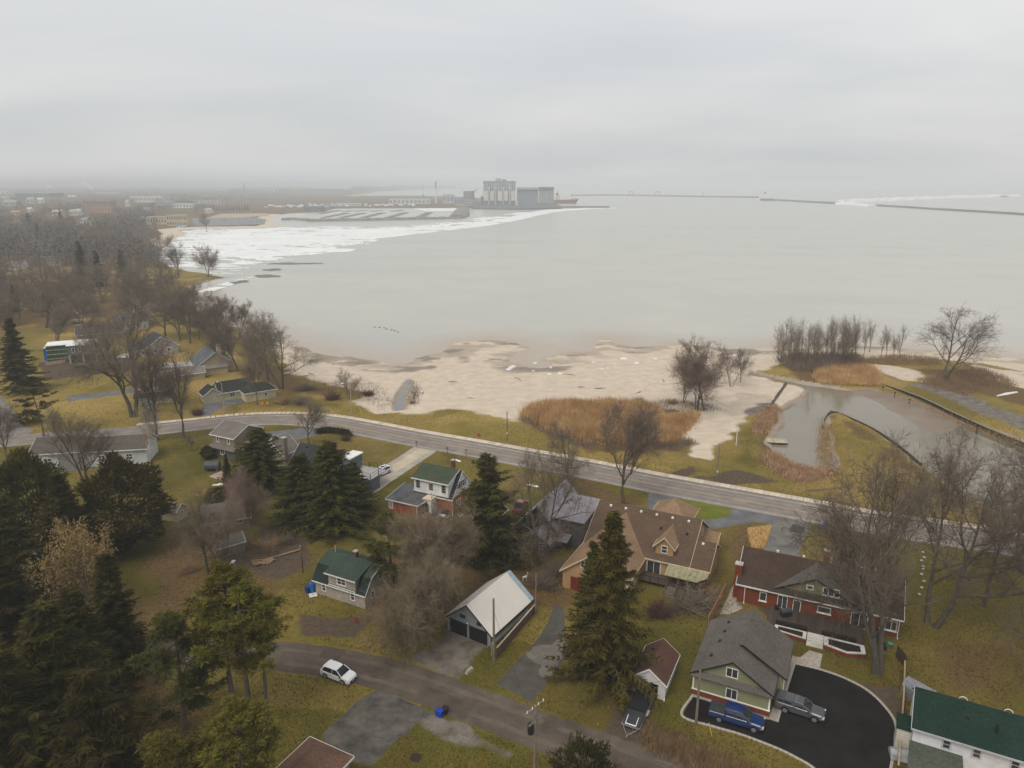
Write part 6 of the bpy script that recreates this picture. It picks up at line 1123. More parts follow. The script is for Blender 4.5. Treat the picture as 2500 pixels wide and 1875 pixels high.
def suv(name, label, px, rz, pm, L=4.46, Wd=1.82, H=1.62, roof_rails=True, group=None, cat='car', sunroof=False):
    P = thing(name, label, cat, S(*px), math.radians(rz), group); a = L / 2; w = Wd / 2; wb = L * .295; r = .35
    b = MB(); b.loft([ring8(-a, w * .84, .38, .88), ring8(-a + .12, w * .95, .26, 1.02), ring8(-a + .6, w, .22, 1.05), ring8(-.3, w, .22, 1.03), ring8(a - 1.25, w, .22, 1.0), ring8(a - .55, w * .98, .22, .93), ring8(a - .16, w * .93, .24, .82), ring8(a, w * .78, .32, .62)]); b.build('body', pm, P, smooth=False)
    g = MB(); g.loft([ringg(-a + .12, w * .84, w * .72, 1.0, 1.10), ringg(-a + .66, w * .93, w * .74, 1.03, H - .12), ringg(-a + 1.4, w * .94, w * .76, 1.0, H - .05), ringg(.35, w * .94, w * .75, .98, H - .09), ringg(1.12, w * .93, w * .86, .95, 1.02)]); g.build('window_band', car_glass, P)
    rf = MB(); rf.loft([[(x, -ww, z), (x, ww, z), (x, ww * .86, z + .07), (x, -ww * .86, z + .07)] for x, ww, z in ((-a + .42, w * .72, H - .19), (-a + .75, w * .77, H - .1), (-a + 1.4, w * .79, H - .05), (-.1, w * .78, H - .07), (.3, w * .74, H - .14))]); rf.build('roof', pm, P)
    pl = MB()
    for s in (-1, 1):
        pl.tube([(.38, s * w * .75, H - .1), (1.15, s * w * .93, 1.0)], .05, 4); pl.tube([(-a + .62, s * w * .76, H - .14), (-a + .3, s * w * .9, 1.02)], .13, 4); pl.tube([(-.25, s * w * .80, H - .1), (-.3, s * w * .955, 1.0)], .035, 4)
    pl.build('pillars', pm, P)
    if sunroof: MB().box(-.7, .05, -.42, .42, H, H + .025).build('sunroof', car_glass, P)
    tr = MB()
    for sx in (-1, 1):
        for s in (-1, 1): arch(tr, sx * wb, s * w * 1.0, r)
    tr.box(-wb + .45, wb - .45, -w - .01, -w + .05, .2, .34); tr.box(-wb + .45, wb - .45, w - .05, w + .01, .2, .34); tr.box(a - .1, a + .02, -w * .6, w * .6, .3, .58); tr.box(-a - .02, -a + .1, -w * .8, w * .8, .3, .5); tr.build('black_trim', blackm, P)
    for s in (-1, 1):
        MB().loft([[(a - .42, s * w * .96, .76), (a - .42, s * w * .99, .76), (a - .42, s * w * .97, .88), (a - .42, s * w * .9, .88)], [(a - .06, s * w * .62, .66), (a - .04, s * w * .80, .64), (a - .08, s * w * .80, .76), (a - .09, s * w * .62, .78)]]).build('headlight', lens_m, P)
        MB().box(-a - .015, -a + .14, s * w * .72 - .14, s * w * .72 + .14, .82, 1.0).build('tail_light', tail_m, P); MB().box(.95, 1.12, s * (w + .1) - .1, s * (w + .1) + .1, .98, 1.12).build('mirror', blackm, P)
        for sx in (-1, 1): wheel(P, sx * wb, s * (w - .12), r)
    MB().box(a + .02, a + .03, -.26, .26, .36, .48).build('number_plate', plate_m, P)
    return P
def pickup(name, label, px, rz, pm, L=5.9, Wd=2.0, H=1.92, cap=False, covm=None, group=None):
    P = thing(name, label, 'pickup truck', S(*px), math.radians(rz), group); a = L / 2; w = Wd / 2; r = .39; xf, xr = a - .98, -a + 1.2; cb = -a + (2.05 if cap else 1.75)      # cab back
    b = MB(); b.loft([ring8(-a, w * .92, .5, 1.16, .05), ring8(-a + .1, w * .97, .42, 1.2, .05), ring8(cb, w * .97, .36, 1.2, .05), ring8(a - 1.6, w * .97, .36, 1.18, .08), ring8(a - 1.3, w * .97, .36, 1.14, .12), ring8(a - .3, w * .95, .38, 1.06, .14), ring8(a, w * .84, .46, .86, .1)]); b.build('body', pm, P)
    g = MB(); g.loft([ringg(cb + .02, w * .9, w * .76, 1.16, H - .1), ringg(cb + .2, w * .92, w * .77, 1.16, H - .06), ringg(a - 2.35, w * .92, w * .76, 1.16, H - .08), ringg(a - 1.42, w * .9, w * .84, 1.12, 1.2)]); g.build('window_band', car_glass, P)
    rf = MB(); rf.loft([[(x, -ww, z), (x, ww, z), (x, ww * .86, z + .07), (x, -ww * .86, z + .07)] for x, ww, z in ((cb - .02, w * .78, H - .12), (cb + .3, w * .8, H - .06), (a - 2.7, w * .79, H - .07), (a - 2.25, w * .76, H - .13))]); rf.build('roof', pm, P)
    pl = MB()
    for s in (-1, 1):
        pl.tube([(a - 2.3, s * w * .76, H - .1), (a - 1.42, s * w * .9, 1.16)], .05, 4); pl.tube([(cb + .1, s * w * .78, H - .1), (cb + .06, s * w * .93, 1.16)], .11, 4); pl.tube([(cb + 1.05, s * w * .8, H - .1), (cb + 1.05, s * w * .93, 1.16)], .05, 4)
    pl.build('pillars', pm, P)
    if cap:
        c = MB(); c.loft([[(x, -ww, z0), (x, ww, z0), (x, ww * .86, z1), (x, -ww * .86, z1)] for x, ww, z0, z1 in ((-a + .02, w * .92, 1.2, H - .2), (-a + .2, w * .94, 1.2, H - .06), (cb - .06, w * .92, 1.2, H - .06))]); c.build('bed_cap', pm, P)
        for s in (-1, 1): MB().box(-a + .35, cb - .25, s * w * .885 - .045, s * w * .885 + .045, 1.34, 1.62).build('cap_window', car_glass, P)
    else: MB().box(-a + .12, cb - .04, -w * .86, w * .86, 1.19, 1.235).build('bed_cover', covm or blackm, P)
    tr = MB()
    for x in (xf, xr):
        for s in (-1, 1): arch(tr, x, s * w * .975, r)
    tr.box(a - .08, a + .03, -w * .62, w * .62, .6, .9); tr.box(a - .1, a + .08, -w * .86, w * .86, .38, .56); tr.box(-a - .08, -a + .05, -w * .85, w * .85, .45, .62); tr.build('black_trim', blackm, P)
    for s in (-1, 1):
        MB().box(a - .2, a + .015, s * w * .76 - .14, s * w * .76 + .14, .72, .92).build('headlight', lens_m, P); MB().box(a - .35, a - .1, s * w * .955 - .03, s * w * .955 + .03, .66, .76).build('side_marker', amber_m, P)
        MB().box(-a - .015, -a + .1, s * w * .86 - .08, s * w * .86 + .08, .82, 1.1).build('tail_light', tail_m, P); MB().box(a - 1.75, a - 1.58, s * (w + .12) - .11, s * (w + .12) + .11, 1.15, 1.34).build('mirror', blackm, P)
        for x in (xf, xr): wheel(P, x, s * (w - .13), r, .27)
    return P
wp = paint('white_car_paint', (.74, .74, .73)); bp = paint('blue_truck_paint', (.006, .028, .115)); gp = paint('grey_truck_paint', (.075, .08, .085)); kp = paint('black_car_paint', (.025, .028, .03)); sp = paint('silver_car_paint', (.38, .40, .42)); rp_ = paint('dark_red_paint', (.16, .025, .03))
def heading(a, b): p, q = S(*a), S(*b); return math.degrees(math.atan2(q.y - p.y, q.x - p.x))
suv('parked_suv', 'white suv parked at the grass edge of the village lane', (827, 1654), heading((798, 1656), (840, 1672)), wp)
suv('parked_suv', 'white suv on the concrete drive beside the flat garage', (932, 1158), heading((952, 1146), (912, 1164)), wp, sunroof=True)
pickup('pickup_truck', 'bright blue pickup truck with black bed cover beside the green house', (1797, 1762), heading((1756, 1762), (1836, 1786)), bp, covm=M('grey_bed_cover', (.045, .046, .05), .7, .15))
pickup('pickup_truck', 'dark grey pickup with capped bed on the black driveway', (1951, 1740), heading((1920, 1740), (1993, 1764)), gp, L=5.3, Wd=1.85, H=1.8, cap=True)
suv('parked_suv', 'black suv in front of the cream double garage', (363, 998), heading((352, 993), (376, 1004)), kp)
suv('parked_car', 'white hatchback beside the unfinished house', (303, 875), 195, wp, L=4.1, H=1.5); suv('parked_car', 'dark car on the street at the far left', (50, 683), 60, kp, L=4.3); suv('parked_suv', 'silver suv beyond the side yard at left', (178, 768), 20, sp); suv('parked_car', 'dark sedan behind the silver suv in the left yards', (190, 790), 15, gp, H=1.45)
pickup('pickup_truck', 'dark red pickup truck on the dirt drive above the grey house', (1270, 1245), 75, rp_, L=5.2)
# trailer with raised dark cover
P = thing('camping_trailer', 'long dark folding trailer with white stripe on its lid before the white garage', 'trailer', S(1558, 1742), math.radians(heading((1575, 1700), (1540, 1775)))); dkm = M('dark_trailer_shell', (.026, .028, .033), .4, .15, spec=.5)
b = MB(); b.loft([[(x, -w_, .45), (x, w_, .45), (x, w_, z), (x, -w_, z)] for x, w_, z in ((-3.6, .95, 1.25), (1.2, 1.0, 1.3), (2.0, .98, 1.05), (3.0, .92, .72))]); b.build('body', dkm, P)
b = MB(); b.loft([[(x, -w_, z), (x, w_, z), (x, w_ * .9, z + .16), (x, -w_ * .9, z + .16)] for x, w_, z in ((-3.7, .98, 1.25), (1.15, 1.03, 1.3))]); b.build('tarp', M('black_tarp', (.014, .014, .016), .75, .2), P)
b = MB(); z0, z1 = 1.02, .80
b.hexa([(2.9, -.62, .80), (3.0, -.62, .77), (3.0, .62, .77), (2.9, .62, .80)], [(2.9, -.62, .82), (3.0, -.62, .79), (3.0, .62, .79), (2.9, .62, .82)])
for s in (-.62, .55): b.hexa([(1.9, s, 1.09), (2.9, s, .79), (2.9, s + .07, .79), (1.9, s + .07, 1.09)], [(1.9, s, 1.13), (2.9, s, .82), (2.9, s + .07, .82), (1.9, s + .07, 1.13)])
b.build('white_stripe', white, P); b = MB(); b.tube([(3.0, -.8, .42), (4.3, 0, .4)], .05, 4); b.tube([(3.0, .8, .42), (4.3, 0, .4)], .05, 4); b.tube([(4.3, 0, .4), (4.6, 0, .4)], .06, 5); b.tube([(4.2, .12, .05), (4.2, .12, .8)], .04, 5); b.box(2.9, 3.05, -1.0, 1.0, .5, .68); b.box(-3.5, 3.0, -1.06, -1.0, .5, .6); b.box(-3.5, 3.0, 1.0, 1.06, .5, .6); b.build('drawbar', grey_metal, P)
for s in (-1, 1):
    MB().box(-.3, .65, s * 1.14 - .13, s * 1.14 + .13, .55, .68).build('mudguard', M('pale_mudguard', (.36, .34, .30), .6, .15), P); wheel(P, .18, s * 1.12, .32, .2)
# ------------------------------------------------------------------ poles, lamps, wires
pole_m = M('weathered_pole_wood', (.20, .165, .13), .95, .25, 2); wire_m = M('wire_black', (.03, .03, .03), .6, .1)
def pole(label, px, topy, r=.13, m=None, name='utility_pole', lamp=0, cat='pole', band=False, h=None):
    h = h or H_at(px, topy); P = thing(name, label, cat, S(*px)); MB().cyl(0, 0, -.2, h, r * 1.15, r * .8, 9).build('post', m or pole_m, P)
    if lamp:
        b = MB(); b.tube([(0, 0, h - .25), (lamp * .9, 0, h + .25), (lamp * 1.7, 0, h + .3)], .05, 5); b.build('lamp_arm', grey_metal, P); MB().loft([[(lamp * 1.6, -.14, h + .22), (lamp * 2.4, -.16, h + .2), (lamp * 2.4, .16, h + .2), (lamp * 1.6, .14, h + .22)], [(lamp * 1.6, -.1, h + .36), (lamp * 2.35, -.12, h + .34), (lamp * 2.35, .12, h + .34), (lamp * 1.6, .1, h + .36)]]).build('lamp_head', white, P)
    if band: MB().cyl(0, 0, 1.7, 2.1, r * 1.2, r * 1.2, 9).build('band', white, P)
    return P
grey_pole = M('grey_concrete_pole', (.34, .32, .28), .9, .1)
pole('grey street lamp with bent arm at the back of the beach', (859, 1011), 938, .1, grey_pole, 'street_lamp', -1, 'street lamp'); pole('dark pole with white bands on the verge left of the reeds', (1238, 1076), 1005, .12, None, band=True); pole('dark lamp pole by the sidewalk near the sand patch', (1750, 1172), 1088, .12, None, 'street_lamp', -.35, 'street lamp', True); pole('white thin pole at the edge of the sand patch', (1797, 1088), 1030, .09, white, 'marker_pole')
pole('pale street lamp post in front of the cream ranch house', (548, 1003), 935, .09, grey_pole, 'street_lamp', -.5, 'street lamp')
P = pole('bare wooden pole in front of the double garage', (1206, 1612), 1461, .15); P1 = P.location.copy()
P = pole('weathered utility pole at the corner of the green house', (1699, 1768), 1636, .14); P2 = P.location.copy()
P = pole('utility pole with drum transformer at the bottom edge of the lane', (1305, 1925), 1722, .15); P3 = P.location.copy(); hz3 = H_at((1305, 1925), 1722)
MB().cyl(-.45, -.15, hz3 - 3.1, hz3 - 2.0, .3, .3, 12).build('transformer', M('dark_transformer', (.018, .018, .02), .5, .2), P)
b = MB(); b.hexa([(-.9, -.95, hz3 - .3), (.9, .95, hz3 - .3), (.82, 1.02, hz3 - .3), (-.98, -.88, hz3 - .3)], [(-.9, -.95, hz3 - .18), (.9, .95, hz3 - .18), (.82, 1.02, hz3 - .18), (-.98, -.88, hz3 - .18)]); b.hexa([(-.6, -.62, hz3 - 2.0), (.7, .85, hz3 - 2.0), (.62, .92, hz3 - 2.0), (-.68, -.55, hz3 - 2.0)], [(-.6, -.62, hz3 - 1.88), (.7, .85, hz3 - 1.88), (.62, .92, hz3 - 1.88), (-.68, -.55, hz3 - 1.88)]); b.build('crossarm', wood_old, P)
b = MB()
for t in (-.8, -.3, .3, .8): b.cyl(t, t * 1.05, hz3 - .2, hz3 + .05, .06, .04, 6)
b.build('insulators', white, P)
pole('rusty clothes post on the lawn above the gambrel cottage', (740, 1398), 1352, .09, M('rusty_post', (.10, .05, .035), .9, .2), 'clothes_post'); pole('thin pole beside the back of the double garage', (1308, 1500), 1400, .12)
P = pole('grey post with a crossbar board above the grey shed', (546, 1335), 1262, .09, grey_pole, 'clothes_post'); hh = H_at((546, 1335), 1262); MB().hexa([(-1.7, -.1, hh - .1), (1.7, .3, hh + .15), (1.7, .4, hh + .15), (-1.7, 0, hh - .1)], [(-1.7, -.1, hh + .2), (1.7, .3, hh + .42), (1.7, .4, hh + .42), (-1.7, 0, hh + .2)]).build('crossbar', M('pale_board', (.34, .30, .24), .9, .2), P)
def wire(label, a, b, sag=.6, r=.018):
    a, b = Vector(a), Vector(b); m = MB(); m.tube([a.lerp(b, k / 12) - Vector((0, 0, sag * 4 * (k / 12) * (1 - k / 12))) for k in range(13)], r, 3); tag(m.build('power_wire', wire_m), label, 'wire', 'power wires over the lots')
wire('thin wire from the transformer pole to the green house pole', P3 + Vector((.5, .5, hz3 - .2)), P2 + Vector((0, 0, 7.2))); wire('thin wire from the transformer pole to the garage pole', P3 + Vector((-.5, -.5, hz3 - .2)), P1 + Vector((0, 0, 7.2))); wire('thin service wire from green house pole to the eaves', P2 + Vector((0, 0, 7)), S(1757, 1500, 5), .2)
guy = M('yellow_guard', (.55, .42, .03), .6, .1)
for a, b, lb in (((1738, 1798), (1731, 1765), 'yellow guy wire guard beside the blue pickup'), ((1200, 1602), (1201, 1578), 'yellow guy wire guard at the double garage pole'), ((885, 1012), (877, 995), 'yellow guy wire guard on the verge right of the street lamp'), ((583, 1000), (573, 988), 'yellow guy wire guard by the ranch house'), ((518, 1696), (535, 1668), 'yellow guy wire guard among the tall pines')):
    p = S(*a); q = S(b[0], b[1], 1.6); tag(MB().tube([p, q], .05, 5).build('guy_guard', guy), lb, 'guy guard', 'yellow guy wire guards')
# ------------------------------------------------------------------ bins, hydrants, signs, clutter
blue_m = M('blue_bin_plastic', (.008, .05, .38), .5, .1)
def bin_(label, px, m, L=.62, D=.5, h=.55, name='recycling_bin', rz=-26):
    P = thing(name, label, 'bin', S(*px), math.radians(rz)); b = MB(); b.loft([[(-L * .42, -D * .42, 0), (L * .42, -D * .42, 0), (L * .42, D * .42, 0), (-L * .42, D * .42, 0)], [(-L / 2, -D / 2, h), (L / 2, -D / 2, h), (L / 2, D / 2, h), (-L / 2, D / 2, h)]]); b.build('body', m, P)
    r = MB()
    for q in ((-L / 2 - .03, L / 2 + .03, -D / 2 - .03, -D / 2 + .03), (-L / 2 - .03, L / 2 + .03, D / 2 - .03, D / 2 + .03), (-L / 2 - .03, -L / 2 + .03, -D / 2 + .03, D / 2 - .03), (L / 2 - .03, L / 2 + .03, -D / 2 + .03, D / 2 - .03)): r.box(*q, h - .04, h + .03)
    r.build('rim', m, P)
bin_('bright blue recycling box at the mouth of the cracked driveway', (1073, 1748), blue_m, .8, .6, .75); bin_('black bin just right of the blue recycling box on the lane', (1087, 1741), blackm, .6, .6, .75); bin_('left of two blue recycling boxes on the roadside grass', (2002, 1290), blue_m, .85, .6, .6); bin_('right of two blue recycling boxes on the roadside grass', (2015, 1288), blue_m, .85, .6, .6); bin_('green bin beside the two roadside blue boxes', (2030, 1288), M('green_bin_plastic', (.02, .10, .05), .5, .1), .5, .5, .9)
bin_('blue bin at the foot of the white entrance porch', (1073, 1258), blue_m, .9, .7, .7); bin_('dark wheeled bin beside the porch blue bin', (1090, 1256), blackm, 1.3, .8, .9)
P = thing('water_barrel', 'blue water barrel at the corner of the gambrel cottage', 'barrel', S(764, 1444)); MB().loft([[(math.cos(2 * PI * i / 14) * r, math.sin(2 * PI * i / 14) * r, z) for i in range(14)] for z, r in ((0, .42), (.1, .48), (.6, .53), (1.2, .5), (1.45, .44), (1.5, .2))]).build('drum', M('blue_barrel', (.01, .12, .36), .5, .12), P); MB().cyl(0, 0, 1.5, 1.56, .14, .14, 10).build('lid', blackm, P)
bin_('small blue box beside the water barrel', (752, 1446), M('deep_blue_box', (.012, .035, .22), .5, .1), .7, .6, .9)
P = thing('white_board', 'white board lying on the ground below the water barrel', 'board', S(765, 1455), .4); MB().box(-.55, .55, -.3, .3, .02, .08).build('panel', white, P); MB().box(-.55, .55, .38, .75, .02, .07).build('panel', white, P)
red_m = M('red_hydrant_paint', (.33, .018, .025), .5, .12)
for px, lb in (((1169, 1066), 'red fire hydrant on the verge by the main road'), ((869, 1520), 'red fire hydrant on the muddy patch by the village lane')):
    P = thing('fire_hydrant', lb, 'hydrant', S(*px), .4, 'red fire hydrants'); MB().loft([[(math.cos(2 * PI * i / 10) * r, math.sin(2 * PI * i / 10) * r, z) for i in range(10)] for z, r in ((0, .2), (.08, .2), (.1, .14), (.7, .14), (.72, .19), (.8, .17), (.95, .06), (1.0, .05))]).build('barrel', red_m, P); MB().tube([(-.28, 0, .58), (.28, 0, .58)], .08, 8).build('nozzle', red_m, P); MB().tube([(0, -.26, .5), (0, 0, .5)], .1, 8).build('nozzle', red_m, P)
for px, lb in (((641, 993), 'left orange road work sign on the verge'), ((653, 992), 'middle orange road work sign on the verge'), ((757, 990), 'small orange sign by the grey shrub')):
    P = thing('road_sign', lb, 'sign', S(*px), .2, 'orange road work signs'); MB().hexa([(0, 0, .5), (.45, 0, .95), (.45, .03, .95), (0, .03, .5)], [(-.45, 0, .95), (0, 0, 1.4), (0, .03, 1.4), (-.45, .03, .95)]).build('panel', M('orange_sign', (.75, .26, .02), .6, .08), P); MB().box(-.03, .03, .03, .07, 0, 1.1).build('post', dark_metal, P)
for px, lb in (((1092, 1107), 'mailbox on a post at the mouth of the concrete drive'), ((1138, 1112), 'small dark road sign post below the main road'), ((1017, 1092), 'dark marker post left of the concrete drive')):
    P = thing('mailbox', lb, 'mailbox', S(*px), .4); MB().box(-.04, .04, -.04, .04, 0, 1.2).build('post', wood_brown, P); MB().loft([[(-.25, -.1, 1.2), (.25, -.1, 1.2), (.25, .1, 1.2), (-.25, .1, 1.2)], [(-.25, -.1, 1.36), (.25, -.1, 1.36), (.25, .1, 1.36), (-.25, .1, 1.36)], [(-.25, -.04, 1.43), (.25, -.04, 1.43), (.25, .04, 1.43), (-.25, .04, 1.43)]]).build('box', dark_metal, P)
def fence(name, label, pts, h, m, board=1.8, cap=None, kind='panel', th=.06, post=True):
    """a run of fence: each panel and post its own part"""
    L = [S(*p) if len(p) == 2 else Vector(p) for p in pts]; P = thing(name, label, 'fence', L[0]); o0 = L[0]
    for a, b in zip(L, L[1:]):
        n = max(1, round((b - a).length / board)); d = math.atan2(b.y - a.y, b.x - a.x); w = (b - a).length / n
        for k in range(n):
            q = a.lerp(b, k / n) - o0; z = R.uniform(-.04, .04); MB().box(.06, w - .02, -th / 2, th / 2, .05, h + z).build(kind, m, P, q, d)
            if post: MB().box(-.06, .06, -.06, .06, 0, h + .12).build('post', m, P, q, d)
        if cap: MB().box(0, (b - a).length, -.09, .09, h + .05, h + .14).build('rail', cap, P, a - o0, d)
fence('board_fence', 'tan cedar board fence between tan house and green house', [(1728, 1533), (1771, 1450)], 1.8, wood_tan, .62); fence('board_fence', 'low brown fence with pale rail along the double garage', [(1213, 1605), (1306, 1497)], 1.3, M('faded_brown_boards', (.15, .105, .075), .9, .2, 2), .7, M('pale_rail', (.42, .34, .25), .85, .15))
fence('board_fence', 'long boundary fence right of the black driveway', [(2205, 1640), (2202, 1720), (2196, 1800), (2188, 1900)], 1.5, M('grey_brown_boards', (.13, .10, .075), .9, .25, 2), 1.9, M('tan_rail', (.33, .25, .15), .85, .2)); fence('board_fence', 'short brown fence panel right of the enormous maple', [(2188, 1605), (2210, 1632)], 1.7, M('dark_brown_boards', (.085, .058, .04), .9, .25, 2), .45)  # long fence has a top rail of its own tan board colour
fence('snow_fence', 'orange plastic fence behind the left yards', [(288, 785), (318, 788), (340, 790)], 1.3, M('orange_mesh', (.62, .12, .03), .8, .15), 3)
# ---- brick bungalow terrace: deck, planters, steps
P = house('garden_terrace', 'dark plank deck with white edged brick planters and steps behind the brick bungalow', (1800, 1467), -25.3, 'deck')
deck_m = M('dark_deck_boards', (.075, .058, .047), .85, .25, 3)
bo = None
for k in range(22):
    if bo is None: bo = o = MB().box(4.4, 16.3, 0, .19, .50, .56).build('board', deck_m, P)
    else: o = bo.copy(); COL.objects.link(o)
    o.location = (0, -4.6 + k * .205, R.uniform(0, .006))
MB().box(4.4, 16.3, -4.6, -.05, 0, .49).build('deck_frame', wood_brown, P)
for q, n in (((5.6, 9.6, -4.45, -3.9), 'planter'), ((11.4, 15.6, -4.45, -3.9), 'planter')): MB().box(*q, .56, .95).build(n, M('black_soil', (.025, .02, .017), .95, .3, 3), P)
for k in range(4): MB().box(9.7, 11.7, -6.9 + k * .38, -6.5 + k * .38, 0, .15 * (k + 1)).build('step', M('pale_stone', (.58, .55, .50), .85, .1), P)
MB().box(9.7, 11.7, -5.4, -4.62, 0, .62).build('landing', MC['pale_stone'], P)
for nm, pts in (('planter_wall', [(11.75, -6.6), (14.6, -7.3), (16.7, -6.5), (16.5, -4.75), (11.75, -4.75)]), ('planter_wall', [(5.6, -5.9), (9.6, -6.4), (9.6, -4.75), (5.6, -4.75)])):
    MB().loft([[(x, y, 0) for x, y in pts], [(x, y, .52) for x, y in pts]]).build('planter_base', brick_dark, P); cx_ = sum(p[0] for p in pts) / len(pts); cy2 = sum(p[1] for p in pts) / len(pts); b = MB(); n = len(pts)
    for i in range(n):
        (x0, y0), (x1, y1) = pts[i], pts[(i + 1) % n]; f = .78; q = [(x0, y0), (x1, y1), (cx_ + (x1 - cx_) * f, cy2 + (y1 - cy2) * f), (cx_ + (x0 - cx_) * f, cy2 + (y0 - cy2) * f)]; b.loft([[(x, y, .52) for x, y in q], [(x, y, .66) for x, y in q]])
    b.build('coping', MC['pale_stone'], P); q = [(cx_ + (x - cx_) * .78, cy2 + (y - cy2) * .78) for x, y in pts]; MB().loft([[(x, y, .53) for x, y in q], [(x, y, .57) for x, y in q]]).build('soil', MC['black_soil'], P)
def at_local(P, x, y, z=0): return Vector(P.location) + Vector((x * math.cos(P.rotation_euler[2]) - y * math.sin(P.rotation_euler[2]), x * math.sin(P.rotation_euler[2]) + y * math.cos(P.rotation_euler[2]), z))
TER = P
P = thing('barbecue', 'black covered barbecue on the dark deck near the glass door', 'barbecue', at_local(TER, 6.7, -2.0, .56), .2); MB().box(-.7, .7, -.35, .35, .1, .85).build('cabinet', blackm, P); MB().loft([[(-.75, -.38, .85), (.75, -.38, .85), (.75, .38, .85), (-.75, .38, .85)], [(-.7, -.25, 1.2), (.7, -.25, 1.2), (.7, .2, 1.2), (-.7, .2, 1.2)]]).build('hood', M('grey_cover', (.07, .075, .075), .6, .2), P)
teal = M('teal_plastic', (.06, .36, .30), .5, .1)
for k, (x, y, lb) in enumerate(((18.2, -2.2, 'dark garden chair on the sandy corner by the maple'), (18.8, -3.3, 'second dark garden chair nearer the maple trunk'))):
    P = thing('garden_chair', lb, 'chair', at_local(TER, x, y), k * 1.3, 'dark garden chairs'); dm2 = M('dark_teal_plastic', (.02, .035, .04), .6, .15); MB().box(-.35, .35, -.3, .3, .35, .42).build('seat', dm2, P); MB().hexa([(-.35, .28, .42), (.35, .28, .42), (.35, .36, .42), (-.35, .36, .42)], [(-.3, .55, 1.1), (.3, .55, 1.1), (.3, .62, 1.1), (-.3, .62, 1.1)]).build('backrest', dm2, P)
    for s in (-1, 1): MB().box(s * .38 - .05, s * .38 + .05, -.35, .35, 0, .6).build('arm', dm2, P)
P = thing('round_stool', 'small round turquoise stool beside the dark garden chairs', 'stool', at_local(TER, 19.6, -2.4)); MB().cyl(0, 0, .38, .44, .32, .32, 14).build('top', teal, P); MB().cyl(0, 0, 0, .38, .06, .06, 6).build('leg', teal, P)
for i, (x, y) in enumerate(((3.4, -.8), (16.0, -.8))): P = thing('planter_pot', ('black', 'dark')[i] + ' pot standing against the brick wall ' + ('left of the glass door', 'right of the sliding door')[i], 'pot', at_local(TER, x + 2, y, .56)); MB().loft([[(math.cos(2 * PI * k / 10) * r, math.sin(2 * PI * k / 10) * r, z) for k in range(10)] for z, r in ((0, .22), (.5, .32), (.55, .32))]).build('pot', blackm, P)
# patio table etc. by brick house
P = thing('patio_table', 'white patio table on the pale patio by the brick house', 'table', S(1082, 1268), -.4); MB().box(-1.0, 1.0, -.45, .45, .7, .76).build('top', white, P)
for x in (-.9, .9):
    for y in (-.35, .35): MB().box(x - .03, x + .03, y - .03, y + .03, 0, .7).build('leg', grey_metal, P)
drive('brick_patio', [(1040, 1270), (1075, 1258), (1110, 1262), (1120, 1280), (1090, 1300), (1060, 1292)], M('pinkish_patio', (.36, .29, .235), .9, .2, 1.2), .0075)
drive('slab_patch', [(510, 1163), (540, 1150), (575, 1168), (560, 1180)], M('pink_slab', (.37, .285, .235), .9, .12, .8), .0075)
P = thing('fuel_tank', 'dark barrel shaped hot tub beside the taupe house', 'tank', S(520, 1148), .1); MB().tube([(-1.5, 0, 1.05), (-1.4, 0, 1.05), (1.4, 0, 1.05), (1.5, 0, 1.05)], [.8, 1.0, 1.0, .8], 14).build('barrel', M('grey_blue_tank', (.06, .068, .078), .5, .15), P)
for x in (-1, 1): MB().box(x - .15, x + .15, -.7, .7, 0, .35).build('cradle', wood_old, P)
for px, lb, L in (((854, 1295), 'white board lying on the lawn above the gambrel cottage', .9), ((1118, 1125), 'pale cover lying in the grass before the white brick house', .8), ((532, 1184), 'white cloth heap beside the pink slab', 1.1), ((537, 1182), 'small white scrap right of the cloth heap', .4), ((1300, 1186), 'white board in the grass by the big bare crowns', 1.3), ((566, 1375), 'white pipe length by the brush heap', .9)):
    P = tag(MB().loft([[(-L, -.3, .02), (L, -.26, .02), (L * .9, .3, .02), (-L * .95, .28, .02)], [(-L * .9, -.25, .16), (L * .9, -.2, .12), (L * .8, .25, .18), (-L * .85, .2, .1)]]).build('white_scrap', white, None, S(*px), R.uniform(0, 3)), lb, 'scrap')
P = thing('log_pile', 'heap of cut branches and a pale log on the dirt above the cottage', 'log pile', S(640, 1375), .5)
for k in range(14): MB().tube([(R.uniform(-1.6, .4), R.uniform(-1, 1), .1 + R.random() * .4), (R.uniform(.2, 2.4), R.uniform(-1, 1), .1 + R.random() * .3)], R.uniform(.05, .12), 5).build('log', M('cut_wood', (.30, .20, .12), .9, .25, 2), P)
P = thing('fallen_trunk', 'long pale fallen trunk beside the cut branches', 'log', S(680, 1360), .55); MB().tube([(-3.2, 0, .15), (0, .1, .17), (3.4, .2, .25)], [.1, .13, .16], 6).build('trunk', MC['cut_wood'], P); MB().cyl(3.6, .3, 0, .9, .2, .16, 7).build('stump', MC['cut_wood'], P)
P = thing('stone_block', 'pale stone block at the corner of the garage grass', 'stone', S(1146, 1640), .9); MB().loft([[(-.6, -.25, 0), (.7, -.2, 0), (.65, .25, 0), (-.65, .2, 0)], [(-.5, -.2, .4), (.6, -.15, .35), (.55, .2, .42), (-.55, .15, .36)]]).build('block', M('pale_limestone', (.36, .32, .26), .9, .15, 2), P)
tag(MB().cyl(0, 0, .018, .05, .62, .6, 18).build('manhole_cover', M('brown_iron', (.03, .02, .018), .8, .2, 3), None, S(1015, 1850)), 'dark round cover in the bright lawn at the bottom edge', 'manhole cover')
